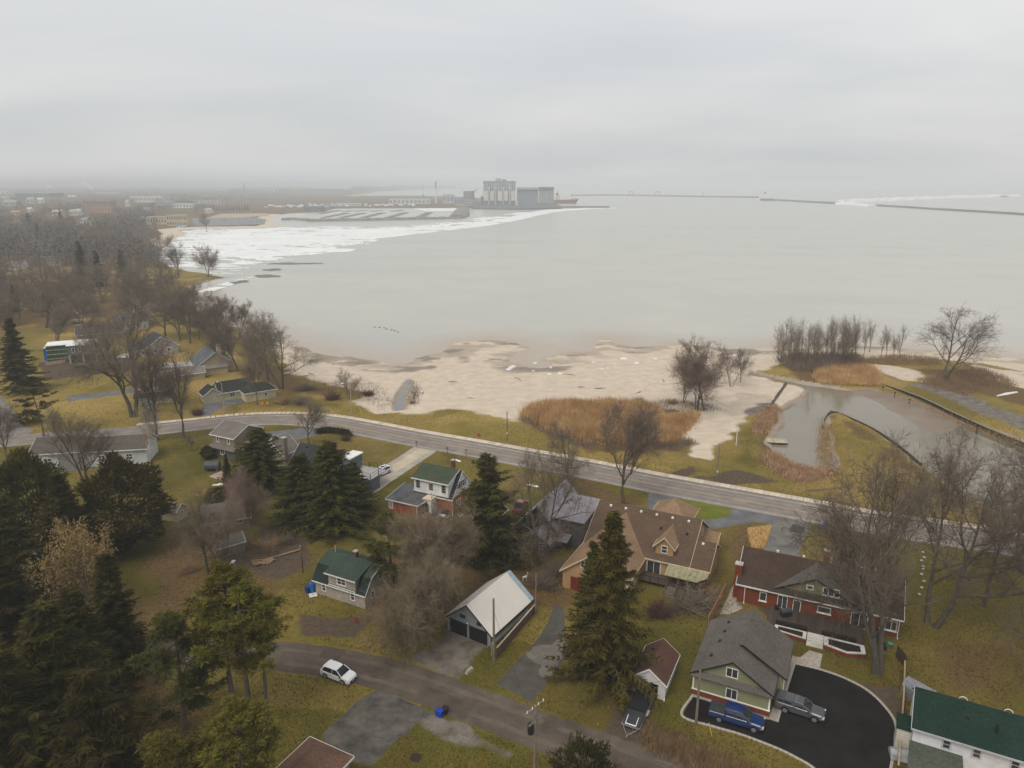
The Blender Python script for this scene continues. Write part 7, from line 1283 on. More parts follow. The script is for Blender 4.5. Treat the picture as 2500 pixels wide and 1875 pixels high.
P = thing('covered_boat', 'grey tarpaulin covered boat beside the white cottage', 'boat', S(2222, 1855, 0), -.3); MB().loft([[(x, -w_, .2), (x, w_, .2), (x, w_ * .7, z), (x, 0, z + .25), (x, -w_ * .7, z)] for x, w_, z in ((-2, .8, .7), (0, .9, .9), (1.6, .6, .8), (2.6, .08, .7))]).build('tarpaulin', M('silver_tarpaulin', (.33, .34, .36), .5, .25, 2), P)
P = thing('covered_stack', 'rounded grey cover standing behind the white cottage end', 'cover', S(2240, 1708), .6); MB().loft([[(-.8, y, 0), (.8, y, 0), (.8, y, 1.4), (.5, y, 2.0), (-.5, y, 2.0), (-.8, y, 1.4)] for y in (-1.6, 1.6)]).build('cover', M('grey_shiny_cover', (.22, .22, .24), .35, .3, 3), P)
P = thing('blue_container', 'bright blue portable container beside the unfinished house', 'container', S(128, 878), .35); MB().box(-2, 2, -1.2, 1.2, 0, 4.2).build('body', M('container_blue', (.01, .09, .40), .6, .12), P); MB().box(-2.05, 2.05, -1.25, 1.25, 4.2, 4.4).build('roof', M('pale_top', (.5, .5, .5), .7, .1), P)
P = thing('site_trailer', 'flat grey trailer parked before the unfinished house', 'trailer', S(202, 897), .25); MB().box(-2.2, 2.2, -.9, .9, .5, .75).build('bed', dark_metal, P); MB().box(-2.2, 2.2, .85, .95, .75, 1.2).build('side', grey_metal, P)
for s in (-1, 1): wheel(P, 0, s * 1.0, .35, .22)
for x0, x1 in ((112, 160),): fence('site_fence', 'pale pink rail fence in front of the blue container', [(x0, 893), (x1, 886)], 1.2, M('pinkish_rail', (.48, .30, .22), .8, .15), 4, None, 'rail', .08)
P = thing('yard_ornament', 'small white deer ornament behind the double garage', 'ornament', S(1281, 1420), .5); b = MB(); b.tube([(-.35, 0, .75), (.35, 0, .8)], [.16, .18], 6); b.tube([(.32, 0, .85), (.5, 0, 1.25), (.68, 0, 1.25)], [.09, .07, .04], 5)
for x in (-.3, .3):
    for y in (-.1, .1): b.tube([(x, y, .75), (x, y, 0)], .035, 4)
for s in (-1, 1): b.tube([(.5, 0, 1.3), (.42, s * .2, 1.6)], .02, 3)
b.build('body', white, P)
# white garden stones line near right edge
for k, (x, y) in enumerate(((2253, 1350), (2256, 1362), (2250, 1370), (2254, 1384), (2253, 1390), (2250, 1403), (2256, 1420), (2250, 1436), (2244, 1452))): tag(MB().loft([[(math.cos(2 * PI * i / 8) * r, math.sin(2 * PI * i / 8) * r, z) for i in range(8)] for z, r in ((0, .2), (.14, .25), (.24, .14))]).build('white_stone', M('whitewashed_stone', (.52, .50, .48), .9, .12, 2), None, S(x, y), k), 'whitewashed stone in the row behind the large maples', 'stone', 'row of white stones')
# ------------------------------------------------------------------ creek works and beach pieces
seaw = M('dark_timber_piles', (.050, .042, .034), .9, .35, 2); capm = M('weathered_wall_cap', (.26, .225, .175), .9, .25, 1.5)
P = thing('sea_wall', 'long dark timber sea wall with pale cap along the far side of the creek', 'wall', S(2148, 935, 0)); wl_px = [(2148, 934), (2245, 968), (2330, 1008), (2420, 1048), (2510, 1084), (2640, 1135)]; L = spline([S(*p) for p in wl_px], 6); ac = arclen(L); o0 = Vector(P.location); n = 64; stp = ac[-1] / n; base = None
for k in range(n):
    q, a = at_len(L, ac, (k + .5) * stp); o = None
    if base is None: base = (MB().box(-stp / 2 + .03, stp / 2 - .03, -.18, .18, -2.2, .02).build('plank_panel', seaw, P), MB().cyl(-stp / 2, -.26, -2.2, .12, .16, .14, 7).build('pile', seaw, P), MB().box(-stp / 2 + .01, stp / 2 - .01, -.32, .22, .02, .14).build('cap_beam', capm, P)); os_ = base
    else:
        os_ = [b.copy() for b in base]
        for o in os_: COL.objects.link(o)
    for o in os_: o.location = Vector((q.x, q.y, R.uniform(-.03, .03))) - o0; o.rotation_euler = (0, 0, a + R.uniform(-.02, .02))
P = thing('retaining_wall', 'low timber retaining wall round the tip of the grassy spit', 'wall', S(2034, 1003)); L = spline([S(*p) for p in [(2010, 1040), (2011, 1021), (2034, 1003), (2090, 1024), (2148, 1053), (2207, 1094), (2250, 1130)]], 4); ac = arclen(L); o0 = Vector(P.location); n = 30; stp = ac[-1] / n; base = None
for k in range(n):
    q, a = at_len(L, ac, (k + .5) * stp)
    if base is None: base = [MB().box(-stp / 2 + .02, stp / 2 - .02, -.12, .12, -1.6, -.05).build('plank_panel', wood_brown, P), MB().box(-stp / 2 + .01, stp / 2 - .01, -.2, .2, -.05, .1).build('cap_beam', capm, P)]; os_ = base
    else:
        os_ = [b.copy() for b in base]
        for o in os_: COL.objects.link(o)
    for o in os_: o.location = Vector((q.x, q.y, 0)) - o0; o.rotation_euler = (0, 0, a)
P = thing('floating_dock', 'small pale plank dock at the reedy creek bank', 'dock', S(1890, 1078, -.9), math.radians(-8)); plm = M('pale_dock_planks', (.44, .37, .28), .9, .18, 2, rand=.1)
for k in range(10): MB().box(-2.9 + k * .58, -2.36 + k * .58, -1.5, 1.5, .25, .32).build('plank', plm, P)
MB().box(-2.9, 2.85, -1.45, -1.3, -.1, .25).build('beam', wood_brown, P); MB().box(-2.9, 2.85, 1.3, 1.45, -.1, .25).build('beam', wood_brown, P)
for i, (x, y, h) in enumerate(((2155, 957, 2.0), (2183, 971, 2.0), (2220, 987, 1.9), (2340, 1037, 2.0), (2383, 1060, 2.6))):
    P = thing('mooring_post', ('leftmost', 'second', 'middle', 'fourth', 'rightmost')[i] + ' of five dark mooring posts along the creek', 'post', S(x, y, WL), 0, 'mooring posts in the creek'); MB().tube([(0, 0, -.6), (R.uniform(-.15, .15), R.uniform(-.1, .1), h * .75)], [.12, .1], 6).build('post', seaw, P); MB().box(-.3, .3, -.08, .08, h * .72, h * .86).build('crosspiece', seaw, P)
rk = M('old_groyne_stone', (.13, .115, .10), .95, .3, 1.5); P = thing('stone_groyne', 'broken row of dark posts and stones on the creek bank sand', 'groyne', S(1900, 960))
for k in range(26):
    t = k / 25; q = S(1918 - 42 * t, 940 + 60 * t) - Vector(P.location); h = R.uniform(.3, .9); MB().loft([[(q.x - .4, q.y - .3, -.6), (q.x + .4, q.y - .3, -.6), (q.x + .4, q.y + .3, -.6), (q.x - .4, q.y + .3, -.6)], [(q.x - .25, q.y - .2, h), (q.x + .3, q.y - .15, h - .1), (q.x + .2, q.y + .2, h - .15), (q.x - .3, q.y + .2, h - .05)]]).build('stone', rk, P)
ice_m = M('dirty_white_ice', (.70, .70, .69), .6, .1, 1.5, bump=.4)
for k, (x, y, s) in enumerate(((1247, 899, 1.3), (1253, 896, 1.1), (1242, 903, 1.0), (1307, 887, .8), (1342, 915, 1.0), (1367, 913, .9), (1345, 897, .7), (1523, 877, 1.4), (1600, 878, 1.1), (1630, 873, .8), (1448, 886, .7), (1484, 900, .8), (1470, 901, .7), (1302, 906, .6), (1795, 868, .9), (1500, 889, .6), (1180, 905, .6), (1126, 908, .5), (1081, 905, .5), (1045, 912, .5), (2090, 938, 1.1), (2105, 940, 1.3), (2130, 940, 1.2), (2445, 938, .9))):
    g = S(x, y, -.9); m = MB(); n = 7; rr = [R.uniform(.7, 1.2) * s for _ in range(n)]
    m.loft([[(math.cos(2 * PI * i / n) * rr[i] * q, math.sin(2 * PI * i / n) * rr[i] * q * .8, z) for i in range(n)] for z, q in ((-.3, 1), (.15 * s, 1.02), (.4 * s, .7))]); tag(m.build('ice_chunk', ice_m, None, g, R.uniform(0, 6)), 'white ice chunk stranded on the wet beach or bank', 'ice chunk', 'stranded ice chunks')
def slabice(name, px, z, label, h=.18):
    p = [S(a, b, z) for a, b in px]; c = sum(p, Vector()) / len(p); o = MB().loft([[tuple(v - c + Vector((0, 0, -.25))) for v in p], [tuple((v - c) * .96 + Vector((R.uniform(-.2, .2), R.uniform(-.2, .2), h * R.uniform(.6, 1.4)))) for v in p]]).build(name, ice_m, None, c); return tag(o, label, 'ice')
slabice('ice_strip', [(1545, 888), (1552, 885), (1580, 889), (1602, 892), (1604, 896), (1580, 897), (1555, 893)], -.8, 'long white ice strip on the beach right of centre'); slabice('ice_strip', [(2148, 944), (2160, 943), (2172, 950), (2160, 951)], -1, 'white ice lying at the start of the sea wall'); slabice('ice_strip', [(2432, 966), (2455, 959), (2485, 956), (2486, 958), (2456, 964), (2434, 968)], .02, 'thin white snow streak beyond the gravel track', .08)
for k, (x, y) in enumerate(((915, 799), (927, 800), (938, 801), (944, 804), (956, 806), (964, 808), (971, 811))):
    P = thing('flying_bird', 'small grey bird in the line skimming the lake', 'bird', S(x, y, 1.5), R.uniform(-.3, .3), 'birds skimming the lake'); MB().tube([(-.5, 0, 0), (-.15, 0, .03), (.35, 0, .05), (.6, 0, .04)], [.02, .12, .1, .02], 6).build('body', M('grey_feathers', (.14, .13, .125), .9, .2), P)
    for s in (-1, 1): MB().loft([[(-.15, 0, .05), (.2, 0, .05), (.2, 0, .08), (-.15, 0, .08)], [(-.2, s * .45, .3), (.1, s * .45, .3), (.1, s * .45, .32), (-.2, s * .45, .32)], [(-.3, s * .95, .12), (-.2, s * .95, .12), (-.2, s * .95, .13), (-.3, s * .95, .13)]]).build('wing', MC['grey_feathers'], P)

drw = M('grey_driftwood', (.13, .105, .085), .95, .25, 2)
for k, (x, y) in enumerate(((745, 918), (760, 914), (1030, 960), (1150, 972), (1265, 925), (1420, 945), (1465, 948), (1560, 958), (1620, 930), (1105, 932), (1390, 915), (1700, 905))):
    L_ = R.uniform(1, 2.6); m = MB(); m.tube([(-L_, 0, .02), (-L_ * .3, R.uniform(-.3, .3), .1), (L_, R.uniform(-.5, .5), .06)], [.06, .12, .05], 5); m.tube([(0, 0, .08), (L_ * .4, L_ * .35, .25)], [.06, .03], 4); tag(m.build('driftwood', drw, None, S(x, y, -.05), R.uniform(0, 3)), 'short dark driftwood branch on the open sand', 'driftwood', 'driftwood on the beach')
# ------------------------------------------------------------------ ice along the far bay: patches of thin sheet with ragged lobes
def ice_field(name, px, step, thr, z, seed, sx=40, sy=14, edge=25, ang=.0):
    poly = PX(px, WL); lo, hi = poly.min(0), poly.max(0); nx, ny = int((hi[0] - lo[0]) / step[0]) + 1, int((hi[1] - lo[1]) / step[1]) + 1
    X, Y = np.meshgrid(np.linspace(lo[0], hi[0], nx), np.linspace(lo[1], hi[1], ny), indexing='ij'); d = sdist(X, Y, poly, 200)
    c, s = math.cos(ang), math.sin(ang); u, v = X * c + Y * s, -X * s + Y * c
    f = fbm(u / sx, v / sy, 1, seed, 5) * .56 + fbm(u / sx * 4, v / sy * 4, 1, seed + 3, 3) * .44; f = f + np.clip(d / edge, -1, 1) * .12; keep = (f > thr) & (d > -edge * .3)
    ii = np.arange(nx * ny).reshape(nx, ny); q = np.stack([ii[:-1, :-1], ii[1:, :-1], ii[1:, 1:], ii[:-1, 1:]], -1).reshape(-1, 4); q = q[keep[:-1, :-1].reshape(-1)]
    jx = RN.normal(0, step[0] * .22, X.shape); jy = RN.normal(0, step[1] * .22, X.shape); V = np.stack([X + jx, Y + jy, np.full(X.shape, z)], -1).reshape(-1, 3); us = np.unique(q); rm = np.full(len(V), -1); rm[us] = np.arange(len(us))
    o = link(name, npmesh(name, V[us], quads=rm[q], mats=[M('lake_ice', (.74, .745, .74), .7, .08, .02)])); o['kind'] = 'structure'; return o
ice_field('shore_ice', [(395, 612), (425, 592), (455, 575), (480, 562), (560, 562), (700, 556), (860, 553), (880, 562), (900, 580), (890, 600), (840, 612), (760, 618), (690, 628), (620, 650), (560, 665), (520, 668), (470, 660), (415, 645), (385, 630)], (2.0, 2.6), .515, WL + .05, 3, 70, 22, 40, -.2)
ice_field('bay_ice', [(440, 575), (480, 560), (560, 558), (760, 560), (900, 556), (1010, 556), (1000, 572), (900, 585), (760, 600), (560, 600), (450, 596)], (3.5, 5.0), .52, WL + .054, 8, 90, 40, 60, -.15)
ice_field('point_ice', [(478, 716), (500, 706), (540, 695), (570, 686), (610, 678), (622, 676), (600, 684), (560, 696), (530, 704), (490, 716)], (1.0, 1.3), .40, WL + .062, 5, 25, 12, 8)
ice_field('ice_edge_ribbon', [(870, 575), (980, 566), (1080, 556), (1180, 545), (1240, 533), (1290, 520), (1340, 512), (1420, 508.5), (1500, 507), (1505, 508.6), (1430, 510.5), (1360, 516), (1300, 526), (1250, 538), (1190, 549), (1090, 561), (990, 572), (880, 585)], (5, 5), .36, WL + .058, 12, 80, 40, 30, .35)
ice_field('harbour_ice', [(1010, 510), (1060, 508.6), (1130, 508.4), (1115, 515), (1040, 515)], (6, 8), .40, WL + .066, 14, 80, 60, 20)
ice_field('marina_ice', [(760, 560), (900, 558), (1050, 548), (1150, 536), (1240, 524), (1300, 515), (1290, 520), (1230, 533), (1170, 546), (1060, 558), (960, 568), (800, 575)], (6, 9), .53, WL + .070, 17, 110, 60, 40, .2)
weed = M('dark_shallow_weed', (.16, .15, .135), .8, .25, .3)
for k, px in enumerate(([(620, 672), (650, 670), (684, 673), (683, 676), (640, 678)], [(640, 645), (690, 641), (780, 642), (790, 644), (700, 646)], [(640, 658), (684, 655), (685, 660), (650, 662)], [(555, 690), (600, 683), (610, 688), (570, 694)], [(470, 726), (530, 722), (530, 733), (490, 737)])):
    p = PX(px, WL); r = []
    for i in range(len(p)):
        for j in range(7): q = p[i] * (1 - j / 7) + p[(i + 1) % len(p)] * j / 7; r.append(q + RN.normal(0, 1.1, 2))
    sheet('weed_bank', r, WL + .08 + k * .004, weed)
# ------------------------------------------------------------------ breakwaters, pier, lighthouse
rub = M('grey_breakwater_rock', (.20, .185, .165), .95, .35, .12); conc_d = M('dark_wet_concrete', (.125, .125, .125), .9, .2, .05)
def rubble(name, label, px, w, h, m, step=6, jit=.35, cat='breakwater', top=None):
    L = [S(a, b, WL) for a, b in px]; L = spline(L, max(2, int((L[-1] - L[0]).length / (len(L) - 1) / step))) if len(L) > 2 else [Vector(L[0][:2]).lerp(Vector(L[1][:2]), k / max(2, int((L[1] - L[0]).length / step))) for k in range(max(2, int((L[1] - L[0]).length / step)) + 1)]
    rings = []
    for i, p in enumerate(L):
        d = (L[min(i + 1, len(L) - 1)] - L[max(i - 1, 0)]).normalized(); n = Vector((-d.y, d.x)); j = lambda: R.uniform(-jit, jit)
        rings.append([(p.x + n.x * o, p.y + n.y * o, z) for o, z in ((-w * (1 + j() * .3), WL - 1), (-w * .6, WL + h * (.6 + j())), (-w * .25, WL + h * (1 + j() * .5)), (w * .25, WL + h * (1 + j() * .5)), (w * .6, WL + h * (.6 + j())), (w * (1 + j() * .3), WL - 1))])
    o = MB().loft(rings).build(name, m); tag(o, label, cat); return o
rubble('breakwater', 'curved rubble breakwater enclosing the marina', [(754, 541), (800, 540), (900, 538.5), (1000, 536.5), (1090, 534.5), (1128, 531.5), (1137, 524), (1136, 514), (1128, 508.6)], 9, 4.0, rub, 9)
rubble('breakwater', 'low rubble spit left of the marina breakwater', [(690, 537.5), (720, 537), (755, 539.5)], 8, 3.6, rub, 9)
o_ = rubble('breakwater', 'broad brown rubble head at the right end of the marina', [(1118, 533), (1122, 522), (1130, 511)], 18, 6.0, M('brown_rubble', (.24, .205, .17), .95, .3, .1), 12)
rubble('pier', 'thin dark pier reaching right from the grain terminal wharf', [(1360, 505.5), (1400, 506), (1487, 506.2)], 8, 3.2, conc_d, 30, .05, 'pier')
rubble('breakwater', 'long far breakwater line right of the ship', [(1395, 478), (1500, 477.5), (1600, 479), (1700, 481), (1850, 483)], 14, 6.5, conc_d, 60, .05)
rubble('breakwater', 'breakwater running right from the lighthouse', [(1857, 489), (1900, 490), (1960, 493.5), (2045, 498)], 10, 5.5, conc_d, 40, .1); rubble('breakwater', 'snow covered upper breakwater arm at right', [(2045, 497), (2150, 491), (2300, 485), (2485, 479.5)], 14, 11, M('snow_covered_rock', (.82, .81, .80), .9, .1, .03), 40, .4); rubble('breakwater', 'long dark lower breakwater arm reaching the right edge', [(2060, 499), (2160, 504), (2300, 513), (2420, 520), (2530, 527), (2700, 537)], 7, 4.2, conc_d, 25, .2)
o_ = rubble('breakwater', 'snowy junction where the two breakwater arms meet', [(2045, 498.5), (2080, 500), (2130, 504.5)], 14, 5.5, M('fresh_snow', (.76, .755, .74), .8, .06, .05), 14, .6)
P = thing('lighthouse', 'small white lighthouse at the left end of the far breakwater', 'lighthouse', S(1869, 489, 0)); q = 2.6
MB().box(-14, 26, -10, 10, -2, 6.5).build('base', conc_d, P); MB().box(0, 18, -6, 6, 6.5, 15).build('keeper_house', white, P); MB().loft([[(x * s_, y * s_, z) for x, y in ((-1, -1), (1, -1), (1, 1), (-1, 1))] for z, s_ in ((6.5, 5.0), (24, 3.4))], True).build('tower', white, P, (-4, 0, 0)); MB().cyl(-4, 0, 24, 29, 2.4, 2.4, 8).build('lantern', dark_metal, P); MB().cyl(-4, 0, 29, 31.5, 2.9, .3, 8).build('lantern_roof', M('red_roof_paint', (.20, .04, .03), .6, .1), P)
P = thing('beacon', 'small white beacon near the right end of the snowy arm', 'beacon', S(2452, 480.5, 0)); MB().cyl(0, 0, 0, 14, 4.5, 3.2, 8).build('tower', white, P); MB().cyl(0, 0, 14, 18, 2, 2, 8).build('lantern', dark_metal, P); MB().box(-14, 14, -8, 8, -2, 5).build('base', conc_d, P)
for x, y, lb in ((1540, 477, 'faint pair of masts on the far breakwater'), (1605, 478, 'faint gantry on the far breakwater'), (1716, 481, 'thin dark marker on the far breakwater')):
    P = thing('far_gantry', lb, 'gantry', S(x, y, 0)); b = MB(); 
    for q in ((-9, 9) if x < 1700 else (0,)): b.box(q - 1.6, q + 1.6, -1, 1, 0, 24)
    if x < 1700: b.box(-12, 12, -1, 1, 19, 22)
    b.build('frame', M('faint_grey_steel', (.30, .31, .32), .7, .1), P)
# ------------------------------------------------------------------ grain terminal on its wharf
wh = PX([(1154, 509.5), (1260, 511.5), (1372, 508.6), (1368, 503.5), (1340, 497.5), (1172, 488), (1150, 498)], 0); wm = MB().loft([[(x, y, -3) for x, y in wh], [(x, y, 2.2) for x, y in wh]]).build('wharf', conc_d); wm['kind'] = 'structure'
P = thing('grain_elevator', 'tall grey and cream grain elevator with rows of silos on the wharf', 'grain elevator', S(1180, 503, 0), math.radians(1)); gx = 1950 / FPX * 1.02
b0 = S(1180, 503, 0); sc_ = (S(1260, 503, 0).x - b0.x) / 80        # metres per photo pixel here
gcon = M('grey_silo_concrete', (.37, .375, .38), .9, .15, .1); gcr = M('cream_silo_concrete', (.62, .57, .48), .9, .1, .1); gdk = M('dark_silo_base', (.19, .185, .18), .9, .15, .1)  # grey and cream concrete lightened: part of the distance haze is in the colour
MB().box(0, 78 * sc_, 6, 30, 2, 15).build('base_block', gdk, P); zt = 68; k_ = 0
for x0, x1 in ((1, 11), (17, 26), (35, 46), (51, 60), (68, 77)): MB().box(x0 * sc_, x1 * sc_, 3, 8, 14, 40).build('cream_wall', gcr, P)
for j in range(13): MB().cyl((3 + j * 6) * sc_, 14, 14, 60, 3.1 * sc_, 3.1 * sc_, 12).build('silo', gcon, P)
for x in (14, 30, 49, 65): MB().cyl(x * sc_, 5, 3, 47, 2.6 * sc_, 2.6 * sc_, 12).build('marine_leg', gcon, P); MB().cyl(x * sc_, 5, 47, 50, 3.0 * sc_, 1.0 * sc_, 12).build('leg_cap', M('pale_cap', (.5, .52, .53), .7, .08), P)
MB().box(0, 79 * sc_, 12, 28, 57, 67).build('head_house', gcon, P); MB().box(30 * sc_, 44 * sc_, 14, 26, 67, 74).build('roof_house', gcon, P); MB().box(46 * sc_, 56 * sc_, 14, 24, 67, 71).build('roof_house', gdk, P)
for x in range(2, 78, 5): MB().box(x * sc_, (x + 1.6) * sc_, 11.2, 12.0, 42, 66).build('rib', M('dark_rib', (.12, .125, .13), .9, .1), P)
MB().box(-6 * sc_, -.5 * sc_, 6, 20, 2, 26).build('side_tower', M('blue_grey_panel', (.10, .12, .17), .8, .1), P); MB().box(-20 * sc_, -8 * sc_, 2, 14, 2, 10).build('shed', gdk, P)
P = thing('grain_annex', 'long grey silo annex right of the grain elevator', 'silo block', S(1262, 503, 0), math.radians(1)); 
for j in range(13): MB().cyl((2 + j * 4.0) * sc_, 8, 2, 44, 2.1 * sc_, 2.1 * sc_, 10).build('silo', M('blue_grey_silo', (.25, .265, .29), .9, .12, .1), P)  # annex silos lightened too, haze put into their blue grey
for j in range(9): MB().cyl((55.5 + j * 4.1) * sc_, 8, 2, 46, 2.1 * sc_, 2.1 * sc_, 10).build('silo', M('pale_grey_silo', (.36, .36, .35), .9, .12, .1), P)
MB().box(0, 53 * sc_, 2, 18, 44, 50).build('gallery', gcon, P); MB().box(53 * sc_, 90 * sc_, 1, 18, 46, 51).build('gallery', gdk, P); MB().box(-4 * sc_, 3 * sc_, -6, 4, 2, 12).build('loader_shed', MC['pale_cap'], P); MB().box(48 * sc_, 98 * sc_, -4, 8, 2, 8).build('quay_shed', gdk, P)
P = thing('cargo_ship', 'dark red cargo ship with cream bridge moored beyond the silos', 'ship', S(1353, 497, WL), math.radians(4)); red_h = M('ship_red', (.19, .045, .05), .7, .15, .1)
MB().loft([[(0, -6, 0), (62, -6, 0), (70, 0, 0), (62, 6, 0), (0, 6, 0)], [(-2, -9, 10), (26, -9, 11), (26, 9, 11), (-2, 9, 10), (-3, 0, 10)]][:1] + [[(-3, -9, 11), (66, -9, 13), (80, 0, 16), (66, 9, 13), (-3, 9, 11)]]).build('hull', red_h, P); MB().box(4, 18, -7, 7, 11, 26).build('bridge', cream, P); MB().box(6, 12, -4, 4, 26, 33).build('funnel', M('ship_funnel', (.10, .05, .05), .6, .1), P); MB().box(56, 70, -5, 5, 14, 18).build('forecastle', cream, P); MB().tube([(11, 0, 33), (11, 0, 42)], .5, 5).build('mast', dark_metal, P)
P = thing('loading_tower', 'grey boxy loading tower left of the grain elevator', 'tower', S(1132, 503, 0)); MB().box(0, 20 * sc_, 0, 16, 18, 40).build('upper_box', M('pinkish_grey_panel', (.26, .235, .225), .9, .1, .1), P); MB().box(19 * sc_, 26 * sc_, 2, 14, 18, 41).build('side_box', gdk, P); MB().box(1 * sc_, 20 * sc_, 1, 15, 0, 17).build('lower_frame', M('pale_frame', (.45, .45, .44), .8, .1), P); MB().tube([(26 * sc_, 6, 38), (34 * sc_, 6, 45)], 1, 4).build('conveyor', gdk, P)
for k in range(4):
    for j in range(2): MB().box((2.5 + k * 4.4) * sc_, (5.2 + k * 4.4) * sc_, .6, 1, 3 + j * 7, 8 + j * 7).build('window', gdk, P)
# ------------------------------------------------------------------ far buildings: walls, roofs and windows
def block(label, x0, x1, by, ty, depth, wc, rc, rows=1, cols=6, cat='building', gabled=False, name='far_building'):
    p = S(x0, by, 0); q = S(x1, by, 0); h = H_at(((x0 + x1) / 2, by), ty); L = q.x - p.x; P = thing(name, label, cat, p); w = M('far_wall_%d_%d' % (x0, by), wc, .9, .12, .08); r = M('far_roof_%d_%d' % (x0, by), rc, .9, .12, .05)
    MB().box(0, L, 0, depth, -1, h).build('wall', w, P)
    if gabled: MB().loft([[(-.5, -.6, h), (L + .5, -.6, h), (L + .5, depth + .6, h), (-.5, depth + .6, h)], [(-.5, depth / 2 - .1, h * 1.5), (L + .5, depth / 2 - .1, h * 1.5), (L + .5, depth / 2, h * 1.5), (-.5, depth / 2, h * 1.5)]]).build('roof', r, P)
    else: MB().box(-.6, L + .6, -.6, depth + .6, h, h + .9).build('roof', r, P)
    for i in range(rows):
        for j in range(cols): a = L * (j + .25) / cols; MB().box(a, a + L * .42 / cols, -.25, .02, h * (i + .3) / rows, h * (i + .75) / rows).build('window', M('far_dark_window', (.10, .105, .11), .5, .1), P)
    return P
wt = (.62, .61, .58); gy = (.33, .34, .35)
for a in [
  ('cream two storey building with windows behind the far beach', 408, 456, 552, 527, 22, (.50, .40, .25), (.40, .36, .3), 2, 8), ('long cream wing left of the two storey cream building', 340, 408, 548, 531, 20, (.48, .42, .30), (.36, .34, .32), 1, 10), ('brick apartment block with pale balconies in the town', 205, 272, 515, 492, 24, (.33, .20, .14), (.24, .22, .21), 3, 8), ('orange brick low building before the apartment block', 232, 272, 520, 505, 20, (.45, .26, .14), (.30, .25, .22), 1, 5),
  ('long white warehouse right of the town', 318, 396, 494, 480, 60, wt, (.58, .58, .57), 1, 12), ('white and grey factory hall in the far town', 232, 290, 480, 470, 70, (.50, .54, .54), wt, 1, 8), ('long teal grey factory with a row of rooflights', 40, 122, 490, 472, 90, (.16, .20, .21), (.50, .50, .48), 1, 10), ('pale flat warehouse at the far left edge', -20, 26, 478, 466, 60, wt, gy, 1, 4), ('white low warehouse at the left edge', -20, 22, 490, 480, 40, wt, wt, 1, 4),
  ('pale roofed sheds behind the shore car park', 424, 470, 508, 498, 30, wt, (.55, .56, .56), 1, 6), ('blue grey low shed behind the shore', 380, 425, 500, 492, 30, gy, (.4, .42, .43), 1, 6), ('long white hall on the marina land', 950, 1050, 498, 487, 40, (.50, .54, .57), (.66, .68, .68), 1, 10), ('pale blue industrial box left of the loading tower', 1082, 1108, 497, 476, 30, (.42, .46, .48), gy, 1, 3), ('grey low industrial shed beside the loading tower', 1110, 1134, 503, 482, 26, (.34, .36, .38), gy, 1, 4), ('dark building on the marina quay', 742, 785, 515, 504, 24, (.17, .19, .21), gy, 1, 6), ('blue roofed boat shed on the marina land', 788, 806, 506, 499, 20, (.42, .52, .60), (.28, .42, .55), 1, 3), ('white boat storage hall on the marina land', 820, 880, 503, 497, 24, wt, (.55, .56, .55), 1, 8), ('far white plant with tall vents behind the marina', 600, 680, 474, 462, 60, (.46, .47, .46), (.5, .5, .5), 1, 8), ('pale grey hall in the trees above the marina', 470, 540, 498, 490, 40, (.45, .46, .45), gy, 1, 8)]: block(*a)
for i, (x0, x1, by, ty, wc, rc, lb) in enumerate(((26, 48, 526, 518, (.45, .28, .2), (.40, .25, .17), 'orange roofed house deep in the left wood'), (128, 150, 527, 517, (.5, .44, .34), (.42, .40, .36), 'tan gabled house in the town wood'), (170, 184, 526, 516, wt, gy, 'white house left of the orange building'), (186, 200, 526, 515, wt, (.4, .42, .43), 'white gabled house beside the orange building'), (66, 76, 517, 510, wt, wt, 'small white gable in the left wood'), (92, 106, 496, 487, wt, wt, 'white roof among the trees below the factory'), (166, 184, 489, 481, wt, wt, 'white roof in the middle of the town'), (306, 316, 504, 493, wt, gy, 'narrow white house near the white warehouse'), (8, 40, 503, 494, gy, (.3, .33, .34), 'grey roofed block at the left edge'), (66, 84, 497, 487, (.40, .46, .46), gy, 'pale teal house in the left wood'), (430, 446, 556, 549, (.62, .61, .6), (.18, .2, .23), 'blue roofed pavilion by the shore'), (500, 516, 520, 512, wt, gy, 'white pavilion behind the conifer row'), (350, 366, 519, 511, (.42, .44, .46), gy, 'grey house at the end of the wood'), (196, 212, 545, 536, wt, (.3, .3, .3), 'white house glimpsed through the bare crowns'))): block(lb, x0, x1, by, ty, 12, wc, rc, 1, 2, 'house', True, 'far_house')
for i, x in enumerate(range(515, 612, 7)): tree('farfir', (x, 513 + (i % 3)), h=R.uniform(9, 13), label='dark conifer in the row behind the shore car park', group='conifer row at the shore', wx=1.3)
for x, y, lb in ((33, 500, 'yellow sign tower at the far left'),): P = thing('sign_tower', lb, 'sign', S(x, y, 0)); MB().box(-4, 4, -1, 1, 6, 15).build('panel', M('pale_yellow_panel', (.62, .55, .22), .7, .08), P); MB().box(-.6, .6, -.4, .4, 0, 6).build('post', gdk, P)
MB()
mast = thing('radio_mast', 'white and grey chimney stack left of the loading tower', 'chimney', S(1065, 496, 0)); MB().cyl(0, 0, 0, 44, 2.4, 1.9, 10).build('stack', white, mast); MB().cyl(0, 0, 44, 62, 1.9, 1.6, 10).build('dark_top', gdk, mast); MB().box(-3.5, 3.5, -1.5, 1.5, 60, 66).build('head', gcon, mast)
P = thing('radio_mast', 'thin lattice mast standing before the far beach', 'mast', S(1034, 492, 0)); MB().tube([(0, 0, 0), (0, 0, 70)], [.8, .4], 5).build('mast', gcon, P); MB().cyl(0, 0, 18, 22, 3, 3, 8).build('platform', gdk, P)
P = thing('church_spire', 'thin dark spire above the far woods', 'spire', S(597, 474, 0)); MB().cyl(0, 0, 0, 42, 5, 4, 4).build('tower', gdk, P); MB().cyl(0, 0, 42, 78, 4.4, .2, 6).build('spire', gdk, P)
